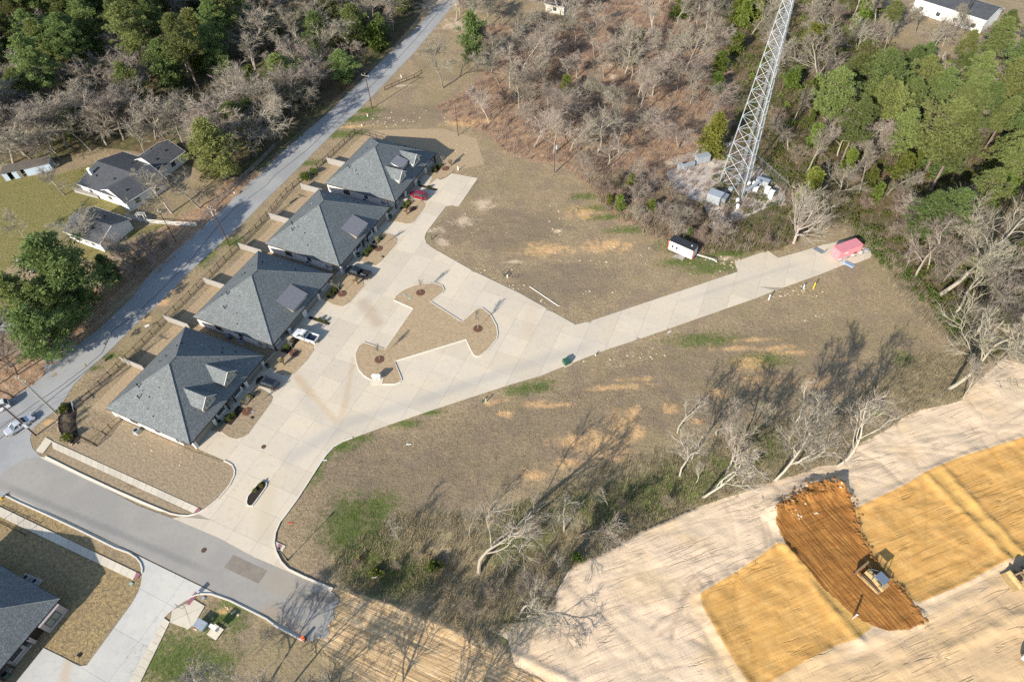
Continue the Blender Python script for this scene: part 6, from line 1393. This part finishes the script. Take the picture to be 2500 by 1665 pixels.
tree('upright', (1326, 1500), (1345, 1420), label='short bare tree on the very edge of the sand')
tree('sparse', (1290, 1516), H=9.5, var=1, label='dark bare tree leaning out over the sand towards the bottom edge', tilt=(.95, .1, 1.0), width=1.2)
tree('white', (640, 1690), (578, 1590), label='white bare tree at the bottom edge, left of its neighbour', var=1)
tree('white', (700, 1690), (655, 1550), label='white bare tree at the bottom edge near the orange barrel', var=0)
tree('white', (735, 1740), (700, 1625), label='white bare tree lowest at the bottom edge', var=1)
for i, (q, h_) in enumerate((((870, 1850), 14), ((1010, 1920), 15))):
    tree(('spread', 'gnarly')[i % 2], q, H=h_, label=['left', 'right'][i] + ' one of two trees below the bottom edge that shade the dirt road', group='trees below the frame')
# left and middle, told apart by what they stand beside
c5b = c5
tree('spread', c5b(770, 765), c5b(560, 270), label='twin bare trees on the sunny lawn between shed and white house', width=1.6)
tree('spread', c5b(325, 1320), c5b(40, 870), label='leaning bare tree at the lower left of the sunny lawn')
tree('gnarly', c5b(1135, 1380), c5b(1000, 870), label='wide crooked bare tree in front of the white garage', width=1.9)
tree('spread', (420, 521), (365, 400), label='bare tree in the front garden right of the white house', width=1.7)
tree('upright', (488, 509), (449, 395), label='grey bare tree close to the road, right in the front garden', width=1.9)
tree('upright', c5b(1780, 400), c5b(1360, -250), label='tall bare tree rising between white house and outbuilding')
tree('dark', (90, 865), (20, 760), label='dark bare tree at the lane mouth across from the pale pole')
tree('dark', (30, 970), (-20, 860), label='bare tree near the left edge below the lane')
tree('upright', (340, 640), (310, 550), label='bare tree in the dark thicket by the road below the garage', width=1.8)
tree('gnarly', (380, 640), (400, 540), label='crooked bare tree leaning at the roadside below the rail fence', width=1.7)
tree('spread', d_(1645, 770), d_(1560, 230), label='broad grey bare tree beside the gravel entry', var=2, width=1.25)
tree('bushy_pine', (1158, 160), (1166, 30), label='single green pine between bare trees right of the road')
tree('white', d_(2045, 1080), d_(2060, 650), label='pale forked bare tree on leaf litter behind the plain pole')
tree('dark', d_(1850, 480), d_(1800, 180), label='dark bare tree between the road and the single green pine')
tree('spread', (1267, 262), (1275, 130), label='bare tree with forked trunk left in the leaf litter wood')
tree('spread', (1340, 290), (1330, 170), label='pale many branched bare tree in the middle of the litter wood')
tree('yellow_cedar', (1734, 372), (1738, 280), label='yellow green cedar left of the lattice tower')
tree('bushy_pine', (552, 440), (518, 285), label='bright green pine beside the road right of the old houses', width=1.35, var=0)
tree('bushy_pine', (222, 752), (100, 575), label='tall yellow green pine over the lane on the left', width=1.5, var=1)
tree('pine', (120, 820), (30, 640), label='wide green pine at the left edge beside the lane', width=1.4, var=0)
tree('bushy_pine', (150, 870), (80, 730), label='lower green pine hanging over the lane mouth', width=1.45, var=2)
tree('bushy_pine', (185, 800), (130, 670), label='middle green pine between the tall one and the lane mouth', width=1.3, var=0)
tree('bushy_pine', (285, 690), (260, 610), label='round dark green tree in the thicket below the white garage', width=1.2)
for i, (b0, t0) in enumerate([((2094, 328), (2185, 128)), ((2104, 351), (2165, 190)), ((2130, 350), (2190, 200)), ((2237, 458), (2340, 240)), ((2271, 466), (2360, 255)), ((2408, 300), (2480, 130)), ((2150, 110), (2185, 0)), ((2330, 330), (2400, 180)), ((2210, 280), (2262, 130)), ((2260, 300), (2322, 165)), ((2385, 190), (2440, 30)), ((2440, 230), (2490, 70)), ((2290, 380), (2370, 200)), ((2440, 420), (2520, 260)), ((2190, 240), (2240, 110)), ((2350, 250), (2400, 120)), ((2420, 130), (2450, 10)), ((2480, 160), (2520, 20)), ((2480, 330), (2530, 190)), ((2420, 480), (2500, 330)), ((2500, 430), (2560, 300)), ((2300, 330), (2350, 200)), ((2360, 350), (2430, 200)), ((2180, 330), (2240, 190)), ((2400, 370), (2470, 230)), ((2330, 180), (2370, 70)), ((2460, 290), (2520, 160)), ((2230, 200), (2270, 100)), ((2150, 290), (2200, 160))]):
    tree('pine', b0, t0, label='tall green pine in the stand on the upper right', group='tall pines of the upper right wood', width=1.3)
# forest left of the road: individual trees scattered over the wood
def scatter(poly, n, kinds, group, seed, hr, mind=3.2, wd=(1.0, 1.3)):
    r = random.Random(seed); P = W2(poly); xs_ = [p[0] for p in P]; ys_ = [p[1] for p in P]; cnt = 0; tries = 0
    while cnt < n and tries < 30 * n:
        tries += 1; x = r.uniform(min(xs_), max(xs_)); y = r.uniform(min(ys_), max(ys_))
        if sdf(np.array([x]), np.array([y]), P)[0] < .5: continue
        q = PX((x, y, 8))
        if not (-120 < q[0] < 2620 and -160 < q[1] < 1800): continue
        if any((x - a) ** 2 + (y - b) ** 2 < mind ** 2 for a, b, _ in TREES): continue
        w = [k[1] for k in kinds]; k = r.choices(kinds, w)[0]
        tree(k[0], None, H=r.uniform(*(k[2] if len(k) > 2 else hr)), label=k[3], group=k[3], loc=(x, y, 0), width=r.uniform(*wd)); cnt += 1
WL = [(-200, -160), (1100, -160), (1045, -20), (1005, 45), (935, 130), (850, 215), (740, 310), (660, 380), (600, 400), (490, 400), (440, 345), (330, 330), (240, 345), (140, 370), (-120, 390)]
scatter([(-200, -160), (700, -160), (650, 60), (580, 190), (430, 250), (250, 300), (100, 345), (-120, 360)], 150, [('pine', 5, (17, 24), 'green pine among the dark wood in the upper left'), ('bushy_pine', 5, (12, 18), 'low crowned pine among the dark wood in the upper left'), ('spread', 3, (11, 15), 'bare tree between the pines of the upper left wood')], '', 3, (12, 18), 3.6, (1.15, 1.5))
scatter(WL, 170, [('spread', 5, (12, 18), 'grey bare tree of the wood between old houses and road'), ('upright', 4, (13, 18), 'narrow bare tree of the wood left of the road'), ('bushy_pine', 2.2, (8, 14), 'green pine scattered through the wood left of the road'), ('vine', 2, (6, 10), 'ivy green tree in the wood left of the road'), ('dark', 1, (9, 13), 'dark barked bare tree left of the road')], '', 4, (10, 15), 3.2, (1.25, 1.7))
scatter([(470, 340), (560, 290), (680, 220), (800, 100), (900, -20), (1000, -120), (1060, -60), (1005, 45), (935, 130), (855, 218), (745, 318), (665, 388), (600, 412), (500, 412)], 42, [('spread', 5, (12, 16), 'grey bare tree of the wood between old houses and road'), ('upright', 3, (13, 17), 'narrow bare tree of the wood left of the road'), ('vine', 1, (6, 10), 'ivy green tree in the wood left of the road')], '', 21, (10, 15), 2.2, (1.3, 1.8))
scatter([(1080, -60), (1430, -60), (1500, 40), (1760, 60), (1760, 220), (1740, 330), (1660, 380), (1560, 400), (1500, 420), (1440, 440), (1380, 390), (1300, 385), (1230, 350), (1190, 300), (1200, 230), (1190, 100), (1100, 60)], 120, [('spread', 4, (9, 13), 'bare spreading tree in the leaf littered wood'), ('upright', 3, (9, 14), 'upright bare tree in the leaf littered wood'), ('gnarly', 2, (7, 10), 'crooked multi stemmed bare tree in the leaf littered wood'), ('thicket', 3, (3.5, 6), 'brown brushy thicket in the leaf littered wood'), ('vine', .5, (4, 7), 'ivy green tree in the leaf littered wood')], '', 5, (8, 13), 3.2, (1.2, 1.6))
scatter([(1500, -60), (2130, -60), (2150, 120), (2050, 250), (1900, 300), (1830, 200), (1760, 160), (1640, 60)], 60, [('spread', 3, (10, 14), 'pale bare tree behind the lattice tower'), ('vine', 5, (6, 10), 'ivy green tree behind the lattice tower'), ('upright', 3, (10, 14), 'upright bare tree behind the lattice tower'), ('gnarly', 1, (8, 11), 'crooked bare tree behind the lattice tower')], '', 6, (8, 13), 3.2, (1.2, 1.6))
scatter([(2140, 130), (2200, 60), (2260, 80), (2380, 110), (2480, 110), (2400, 150), (2250, 150)], 9, [('spread', 1, (9, 12), 'bare tree by the strip before the long building'), ('upright', 1, (9, 12), 'slender tree by the strip before the long building')], '', 41, (9, 12), 3)
scatter([(2000, 250), (2250, 180), (2520, 250), (2560, 480), (2400, 520), (2250, 480), (2100, 400)], 34, [('vine', 3, (5, 9), 'ivy green tree in the right hand wood'), ('spread', 1.5, (8, 12), 'bare tree inside the right hand wood'), ('bushy_pine', 2, (10, 14), 'low pine inside the right hand wood')], '', 42, (8, 12), 3.2, (1.1, 1.4))
scatter([(1880, 300), (2080, 250), (2120, 420), (2250, 520), (2400, 560), (2560, 500), (2600, 860), (2440, 850), (2330, 780), (2230, 670), (2140, 590), (2060, 530), (1990, 540), (1930, 440)], 62, [('spread', 3, (9, 13), 'bare tree inside the right hand wood'), ('vine', 4, (4, 8), 'ivy green tree in the right hand wood'), ('thicket', 3, (3.5, 5.5), 'brown thicket in the right hand wood'), ('upright', 2, (10, 14), 'upright bare tree inside the right hand wood'), ('pine', .7, (16, 20), 'pine inside the right hand wood')], '', 7, (8, 13), 3.0)
scatter([(1420, 425), (1520, 430), (1640, 470), (1720, 560), (1790, 600), (1880, 600), (1880, 620), (1760, 622), (1700, 600), (1620, 585), (1540, 555), (1480, 505), (1440, 470)], 34, [('thicket', 5, (3.5, 5.5), 'brown brush thicket between field and tower compound'), ('vine', 2, (3, 5), 'green ivy mound between field and tower compound'), ('gnarly', 3, (5, 8), 'crooked bare tree between field and tower compound')], '', 8, (4, 7), 2.2)
scatter([(-80, 300), (100, 330), (330, 320), (440, 330), (480, 400), (450, 420), (420, 360), (330, 345), (250, 365), (180, 400), (90, 408), (-80, 400)], 26, [('spread', 4, (12, 16), 'grey bare tree behind the old houses'), ('upright', 2, (13, 17), 'narrow bare tree behind the old houses')], '', 31, (10, 14), 2.6, (1.3, 1.7))
scatter([(1540, 1090), (1680, 1040), (1880, 1010), (2040, 1000), (2100, 1040), (1980, 1120), (1850, 1160), (1640, 1200)], 9, [('sparse', 3, (8, 12), 'pale slender tree in the belt above the sand')], '', 32, (7, 10), 3)
scatter([(830, 1400), (960, 1300), (1060, 1290), (1180, 1290), (1300, 1240), (1480, 1200), (1640, 1190), (1840, 1120), (1980, 1080), (2100, 1000), (2190, 990), (2050, 1100), (1850, 1180), (1640, 1240), (1500, 1320), (1370, 1390), (1320, 1480), (1180, 1520), (1000, 1440)], 26, [('thicket', 4, (1.8, 3.6), 'low brown brush clump in the belt beside the sand'), ('sparse', 1.6, (4, 7), 'small thin bare tree in the belt beside the sand'), ('shrub', 1, (1.2, 2), 'green shrub in the belt beside the sand')], '', 9, (2, 4), 2.4)
scatter([(-60, 880), (60, 880), (60, 930), (-40, 1000)], 5, [('dark', 1, (9, 12), 'dark bare tree in the corner below the lane')], '', 10, (9, 12), 3)
scatter([(300, 620), (360, 600), (440, 600), (410, 640), (340, 700), (310, 690)], 8, [('thicket', 2, (3, 5), 'grey thicket at the roadside below the white garage'), ('spread', 1, (6, 9), 'bare tree at the roadside below the white garage')], '', 12, (3, 6), 2)
# each scattered tree is told apart by its kind, the landmark it stands nearest and its place among its like there
MARKS = [('the top left corner', 80, 50), ('the left edge', 20, 290), ('the upper left edge', 30, 170), ('the dark pine stand', 200, 170), ('the left third of the top edge', 300, 10), ('the dark gap in the wood', 480, 60), ('the old houses', 320, 330), ('the middle of the upper left wood', 400, 140), ('the left part of the top edge', 620, 20), ('the road bend pole', 700, 250), ('the road shoulder', 850, 170), ('the top end of the road', 980, 40), ('the gravel entry', 1110, 190), ('the plain brown pole', 1180, 310), ('the field transformer pole', 1354, 400), ('the tan building', 1360, 20), ('the pale woodland track', 1490, 170), ('the yellow cedar', 1700, 330), ('the lattice tower', 1840, 200), ('the top edge past the tower', 2010, 30), ('the compound', 1650, 470), ('the middle of the top edge', 1620, 40), ('the long white building', 2250, 60), ('the top right corner', 2460, 40), ('the right edge', 2490, 330), ('the red container', 2160, 560), ('the office trailer', 1700, 600), ('the largest bare tree', 2330, 640), ('the fan shaped tree', 1960, 450), ('the right pines', 2250, 350), ('the sand edge', 1640, 1220), ('the gully', 1130, 1400), ('the field edge brush', 1500, 500), ('the right sand corner', 2250, 960), ('the tall white topped tree', 1900, 1130), ('the lane mouth', 60, 900), ('the white garage', 330, 620), ('the lower right wood', 2480, 640)]
_ORD = 'leftmost second third fourth fifth sixth seventh eighth ninth tenth eleventh twelfth thirteenth fourteenth fifteenth sixteenth seventeenth eighteenth nineteenth twentieth'.split() + ['twenty-' + w_ for w_ in 'first second third fourth fifth sixth seventh eighth ninth'.split()] + ['thirtieth'] + ['thirty-' + w_ for w_ in 'first second third fourth fifth sixth seventh eighth ninth'.split()]
_by = {}
for o in COL.objects:
    if o.type == 'EMPTY' and o.get('group') and o.get('category') == 'tree' and o['group'] != 'trees below the frame':
        q = PX((o.location.x, o.location.y, 6)); mk_ = min(MARKS, key=lambda m_: (m_[1] - q[0]) ** 2 + (m_[2] - q[1]) ** 2)[0]
        nn_ = {'green pine among': 'tall green pine', 'low crowned pine': 'low crowned pine', 'tall green pine': 'great green pine'}.get(' '.join(o['label'].split()[:3]))
        if nn_ is None:
            w_ = o['label'].split(); k2 = next((i for i, x_ in enumerate(w_) if x_ in ('pine', 'tree', 'thicket', 'clump', 'shrub')), 1); nn_ = ' '.join(w_[:k2 + 1])
        _by.setdefault((nn_, mk_), []).append((q[0], o))
for (nn_, mk_), l_ in _by.items():
    l_.sort(key=lambda t_: t_[0])
    for i, (_, o) in enumerate(l_):
        if len(l_) == 1: o['label'] = 'only ' + nn_ + ' near ' + mk_
        else: o['label'] = _ORD[min(i, 38)] + (' ' if i == 0 else ' from left ') + nn_ + ' near ' + mk_
# ---------------------------------------------------------------- garden planting
for i, (px, lab) in enumerate([((1027, 716), 'young bare tree in a mulch ring at the top lobe of the grass island'), ((1167, 804), 'young bare tree in a mulch ring at the right lobe of the grass island'), ((927, 879), 'young bare tree in a mulch ring at the lower lobe of the grass island'), ((719, 862), 'reddish young tree on the lawn between first and second house'), ((836, 718), 'reddish young tree on the lawn between second and third house'), ((925, 608), 'young bare tree on the lawn before the third house'), ((1007, 511), 'young bare tree on the lawn between third and farthest house'), ((604, 1005), 'young bare tree on the lawn before the nearest house'), ((1088, 413), 'young bare tree at the corner of the farthest house')]):
    p = G(*px); z = .2 if i < 3 else .13; t = thing('young_tree', lab, 'tree', (p[0], p[1], z), rng.uniform(0, 6)); tm, cm, h0 = PROTO['upright'][i % 3]; s = 4.3 / h0; t.scale = (s * .8, s * .8, s)
    link('trunk', tm, t); link('crown', cm, t)
    b = MB(); b.cyl((0, 0, 0), 1.0, .06, 20, r2=.85); tag(b.build('mulch_ring', M['mulch_red'], None, (p[0], p[1], z)), 'ring of mulch round the ' + lab[:lab.index(' in a') if ' in a' in lab else len(lab)].replace('young', 'young') + (' ' + lab[lab.index('at the'):] if 'island' in lab else ''), 'mulch ring')
pg = None
for i, (px, h_, lab) in enumerate([((992, 526), 2.0, 'tall pampas clump on the lawn before the farthest house'), ((872, 695), 2.2, 'double pampas clump on the lawn behind the black pickup'), ((693, 892), 2.3, 'pampas clump beside the nearest house driveway'), ((1100, 406), 1.8, 'pampas clump right of the farthest house')]):
    p = G(*px); r = np.random.RandomState(i); n = 260; b = MB(); a = r.uniform(0, 6.28, n); sp = r.uniform(.1, .75, n)
    for k in range(n): b.tube([(math.cos(a[k]) * .1, math.sin(a[k]) * .1, 0), (math.cos(a[k]) * sp[k] * .6, math.sin(a[k]) * sp[k] * .6, h_ * .6), (math.cos(a[k]) * sp[k] * 1.1, math.sin(a[k]) * sp[k] * 1.1, h_ * (1 - .35 * sp[k]))], [.02, .035, .01], 3, cap=False)
    tag(b.build('pampas_grass', M['plume'], None, (p[0], p[1], .13)), lab, 'ornamental grass')
SHR = [(k, x, y) for k, l in (('A', [(11.2, -3), (11.4, -2), (11.3, 1.6), (11.5, 2.6)]), ('B', [(11.2, -9), (11.3, -7.5), (13, 0), (14.4, 0), (11.2, 7), (11.4, 8.6)]), ('C', [(11.2, -2.8), (11.4, -1.2), (11.3, 2)]), ('D', [(11.2, -9), (11.3, -7.6), (13.4, 0), (11.2, 7), (11.4, 9)])) for x, y in l]
_sc = {}
for k, x, y in SHR:
    _sc[k] = _sc.get(k, -1) + 1
    q = house_pt(HC[k], UA, x, y); tree('shrub', None, H=rng.uniform(.7, 1.1), label=_ORD[_sc[k]].replace('leftmost', 'first') + ' small bed shrub from the near end, before the ' + {'A': 'nearest', 'B': 'second', 'C': 'third', 'D': 'farthest'}[k] + ' house', group='shrubs in the beds of house ' + {'A': 'one', 'B': 'two', 'C': 'three', 'D': 'four'}[k], loc=(q[0], q[1], 0), cat='shrub').location.z = .14
# planted corner by the iron fence
BED = [(148, 985), (170, 983), (186, 1000), (184, 1030), (190, 1058), (196, 1070), (188, 1082), (172, 1085), (155, 1070), (143, 1050), (141, 1025), (150, 1005)]
sheet('planting_bed', W2(BED), .08, M['mulch'], .08)
br = thing('stone_border', 'curved border of brown stones round the planted fence corner', 'stone border', (*W2([(141, 1050)])[0], 0)); o = np.array(br.location)
bp = [(158, 998), (150, 1005), (143, 1018), (141, 1035), (143, 1050), (149, 1062), (157, 1072), (166, 1081), (177, 1086), (188, 1084), (196, 1076)]
BW = W2(bp); sm = None
for i in range(len(BW) - 1):
    a, c = np.array(BW[i]), np.array(BW[i + 1]); n = max(1, int(np.linalg.norm(c - a) / .42))
    for k in range(n):
        q = a + (c - a) * k / n
        if sm is None: b = MB(); b.add([(-.2, -.13, 0), (.2, -.16, 0), (.22, .12, 0), (-.17, .16, 0), (-.15, -.1, .26), (.14, -.1, .3), (.15, .08, .28), (-.12, .1, .24)], [(0, 1, 5, 4), (1, 2, 6, 5), (2, 3, 7, 6), (3, 0, 4, 7), (4, 5, 6, 7)]); sm = b.mesh('stone', M['stone_border'])
        s = link('stone', sm, br, (q[0] - o[0], q[1] - o[1], 0), rng.uniform(0, 6)); s.scale = (rng.uniform(.8, 1.2),) * 3
for q, h_, k, lab in [((160, 1002), 1.5, 'shrub', 'green shrub at the upper end of the stone edged bed'), ((172, 1074), 1.6, 'shrub', 'green shrub at the lower end of the stone edged bed'), ((165, 1030), 2.2, 'thicket', 'dark leafless shrub in the middle of the stone edged bed'), ((170, 1050), 2.0, 'thicket', 'lower leafless shrub in the stone edged bed'), ((625, 1200), .6, 'shrub', 'tiny shrub in the narrow median bed'), ((638, 1185), .8, 'shrub', 'shrub at the upper end of the median bed')]:
    tree(k, q, H=h_, label=lab, cat='shrub')
p = G(180, 1004); b = MB(); b.tube([(0, 0, 0), (.6, 0, 1.6)], .05, 5); b.tube([(0, .8, 0), (.6, .8, 1.6)], .05, 5); b.box((.6, .4, 1.6), (.2, 1.1, .08)); tag(b.build('stand_frame', M['steel'], None, (p[0], p[1], .05), .5), 'small grey metal frame at the iron fence corner', 'frame')
for i, px in enumerate(((770, 425), (748, 436), (745, 440))):
    tree('shrub', px, H=1.6, label=['upper', 'middle', 'lower'][i] + ' shrub of three against the upper iron fence', group='shrubs against the upper iron fence', cat='shrub')

# ---------------------------------------------------------------- stuff: ground cover nobody could count
def inpoly_pts(poly, n, seed, inner=.2, persp=True):
    r = np.random.RandomState(seed); P = np.array(W2(poly)); lo, hi = P.min(0), P.max(0); out = np.zeros((0, 2))
    while len(out) < n:
        q = r.uniform(lo, hi, (n * 3, 2)); q = q[sdf(q[:, 0], q[:, 1], P) > inner]
        c = (np.concatenate([q, np.zeros((len(q), 1))], 1) - [0, 0, CAMH]) @ RM; u = c[:, 0] / c[:, 2] * FPX + CX; v = c[:, 1] / c[:, 2] * FPX + CY
        q = q[(u > -80) & (u < 2580) & (v > -120) & (v < 1740)]
        if len(q) == 0: break
        out = np.concatenate([out, q])
    return out[:n]
ROADW = np.array(rd)
def gz_arr(x, y):
    i = np.clip(np.searchsorted(gy, y), 1, ny - 1); j = np.clip(np.searchsorted(gx, x), 1, nx - 1); return Z[i * nx + j]
def blades(name, pts, per, hgt, spread, w, mat, seed, curve=.5, label=None):
    """tufts of triangular blades joined in one stuff object"""
    r = np.random.RandomState(seed); n = len(pts) * per; s0_ = r.uniform(.5, 1.4, len(pts)); s_ = np.repeat(s0_, per)
    c = np.repeat(pts, per, 0) + r.normal(size=(n, 2)) * (spread * .35 * s_)[:, None]; z = gz_arr(c[:, 0], c[:, 1]) - .03
    a = r.uniform(0, 6.283, n); t = r.uniform(0, curve, n) * 1.2; H_ = hgt * s_ * r.uniform(.5, 1.2, n)
    d = np.stack([np.cos(a) * np.sin(t), np.sin(a) * np.sin(t), np.cos(t)], 1); sd = np.stack([-np.sin(a), np.cos(a), np.zeros(n)], 1) * (w * s_ / 2)[:, None]
    b0 = np.stack([c[:, 0], c[:, 1], z], 1); V = np.stack([b0 - sd, b0 + sd, b0 + d * H_[:, None]], 1).reshape(-1, 3)
    o = link(name, mesh_np(name, V, np.arange(len(V)).reshape(-1, 3), M[mat])); return tag(o, kind='stuff')
def leafmass(name, pts, per, rad, hgt, sz, mat, seed):
    r = np.random.RandomState(seed); s_ = r.uniform(.5, 1.3, len(pts)); z = gz_arr(pts[:, 0], pts[:, 1])
    cl = np.stack([pts[:, 0], pts[:, 1], z + hgt * s_ * .5, rad * s_], 1); V, Fq = crown_np(seed, cl, per, rad, sz, sz * .75, hgt / rad * .6)
    return tag(link(name, mesh_np(name, V, Fq, M[mat])), kind='stuff')
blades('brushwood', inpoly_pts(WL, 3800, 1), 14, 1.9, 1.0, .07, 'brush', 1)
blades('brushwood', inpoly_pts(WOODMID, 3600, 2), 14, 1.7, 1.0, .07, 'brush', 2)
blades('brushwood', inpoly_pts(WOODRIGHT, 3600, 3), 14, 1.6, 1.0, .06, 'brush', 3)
blades('brushwood', inpoly_pts([(1420, 430), (1520, 420), (1640, 470), (1720, 550), (1860, 580), (2000, 520), (2100, 545), (2180, 620), (2330, 790), (2400, 880), (2320, 860), (2200, 740), (2130, 620), (2040, 560), (1900, 605), (1720, 622), (1620, 600), (1480, 520)], 1600, 4), 16, 1.3, .8, .05, 'brush', 4)
blades('tall_dry_grass', inpoly_pts(BRUSHBELT, 5200, 5), 12, .8, .8, .06, 'grass_blades', 5, 1.1)
blades('brushwood', inpoly_pts(BRUSHBELT, 450, 6), 12, 1.0, .8, .04, 'brush', 6, .8)
blades('rough_grass', inpoly_pts([(690, 1300), (760, 1160), (880, 1075), (1100, 1010), (1330, 930), (1600, 830), (1900, 730), (2100, 660), (2200, 740), (2330, 880), (2100, 980), (1850, 1040), (1560, 1110), (1300, 1210), (1050, 1240), (850, 1400), (740, 1390)], 15000, 7), 6, .26, .6, .05, 'grass_blades', 7, .9)
blades('rough_grass', inpoly_pts([(1110, 440), (1190, 350), (1300, 400), (1400, 440), (1500, 530), (1640, 610), (1780, 640), (1780, 670), (1410, 790), (1060, 600), (1050, 560), (1120, 500)], 7000, 8), 6, .2, .6, .045, 'grass_blades', 8, .9)
gp = []
for px, py, rx, ry in GREENS:
    r_ = np.random.RandomState(int(px)); n = int(rx * ry * 20); c = G(px, py); a = r_.uniform(0, 6.28, n); q = np.sqrt(r_.rand(n)) * 1.1; gp.append(np.stack([c[0] + np.cos(a) * q * rx, c[1] + np.sin(a) * q * ry], 1))
gp = np.concatenate(gp); rdp = sdf(gp[:, 0], gp[:, 1], W2(DRIVE)); rdq = sdf(gp[:, 0], gp[:, 1], rd); rds = sdf(gp[:, 0], gp[:, 1], W2(street)); gp = gp[(rdp < -.25) & (rdq < -.2) & (rds < -.5)]
blades('green_grass', gp, 8, .24, .5, .04, 'green_blades', 9, .9)
leafmass('green_undergrowth', inpoly_pts(WOODRIGHT, 1900, 10), 36, 1.0, 1.1, .3, 'leaf', 10)
leafmass('green_undergrowth', inpoly_pts([(1500, -60), (2140, -60), (2150, 200), (1960, 330), (1800, 300), (1760, 60)], 300, 11), 40, 1.0, 1.3, .35, 'leaf', 11)
leafmass('green_undergrowth', inpoly_pts(WL, 800, 12), 36, 1.1, 1.2, .35, 'leaf', 12)
leafmass('green_undergrowth', inpoly_pts([(2060, 545), (2130, 560), (2250, 680), (2340, 780), (2330, 830), (2240, 730), (2140, 640)], 130, 13), 40, .7, .8, .25, 'leaf', 13)
# scattered stones
def stones(name, pts, lo, hi, seed):
    r = np.random.RandomState(seed); n = len(pts); V0 = np.array([(-1, -1, 0), (1, -1, 0), (1, 1, 0), (-1, 1, 0), (-.6, -.5, .7), (.5, -.6, .8), (.6, .5, .6), (-.5, .6, .75)], float); F0 = np.array([(0, 1, 5, 4), (1, 2, 6, 5), (2, 3, 7, 6), (3, 0, 4, 7), (4, 5, 6, 7)])
    s = r.uniform(lo, hi, n); a = r.uniform(0, 6.28, n); z = gz_arr(pts[:, 0], pts[:, 1]); V = []
    x = V0[None, :, 0] * s[:, None] * r.uniform(.7, 1.3, (n, 8)); y = V0[None, :, 1] * s[:, None] * r.uniform(.6, 1.1, (n, 8)); zz = V0[None, :, 2] * s[:, None] * .7
    V = np.stack([pts[:, 0, None] + x * np.cos(a)[:, None] - y * np.sin(a)[:, None], pts[:, 1, None] + x * np.sin(a)[:, None] + y * np.cos(a)[:, None], zz + z[:, None] - .01], 2).reshape(-1, 3)
    Fx = (F0[None] + (np.arange(n) * 8)[:, None, None]).reshape(-1, 4); return tag(link(name, mesh_np(name, V, Fx, M['stone'])), kind='stuff')
r_ = np.random.RandomState(4); sp = []
for px, py, sx, sy, n in [(1360, 560, 3, 3, 26), (1365, 620, 2, 4, 14), (1380, 520, 6, 3, 24), (1500, 640, 12, 4, 26), (1780, 640, 4, 1.6, 50), (1700, 650, 8, 3, 26), (960, 300, 14, 4, 60), (1010, 290, 12, 4, 50), (1110, 370, 6, 3, 40), (1140, 360, 10, 3, 30), (380, 1110, 3, 3, 30), (340, 1070, 3, 2, 14), (440, 1130, 3, 2, 16), (1900, 720, 8, 1, 50), (1960, 710, 5, 1.5, 24), (1590, 860, 5, 2, 30), (1560, 870, 10, 2, 16), (1990, 770, 3, 1.5, 10), (1260, 700, 4, 1, 20), (1180, 660, 4, 1, 14), (1120, 560, 8, 5, 50), (1330, 740, 10, 3, 20), (1470, 700, 12, 5, 24), (2040, 1180, 4, 2, 30), (1950, 1240, 4, 2, 30), (560, 1490, 2, 1, 20)]:
    c = G(px, py); sp.append(np.stack([c[0] + r_.normal(size=n) * sx * .5, c[1] + r_.normal(size=n) * sy * .6], 1))
sp = np.concatenate(sp); k_ = (sdf(sp[:, 0], sp[:, 1], W2(DRIVE)) < -.2) & (sdf(sp[:, 0], sp[:, 1], rd) < -.2); stones('scattered_stones', sp[k_][::2], .06, .24, 5)
# clods along the fresh cut edges
cl_ = []
for ln in (DARK[5:14], DARK[:6], [(1895, 1250), (1960, 1215), (2040, 1190)]):
    P = np.array(W2(ln)); 
    for i in range(len(P) - 1):
        n = int(np.linalg.norm(P[i + 1] - P[i]) * 7); t = r_.rand(n); cl_.append(P[i] + (P[i + 1] - P[i]) * t[:, None] + r_.normal(size=(n, 2)) * .45)
cl_ = np.concatenate(cl_); o = stones('earth_clods', cl_, .08, .3, 6); o.data.materials.clear(); o.data.materials.append(mk('orange_clay', (.3, .14, .04), (.18, .08, .025), 2, .95, bump=.02))
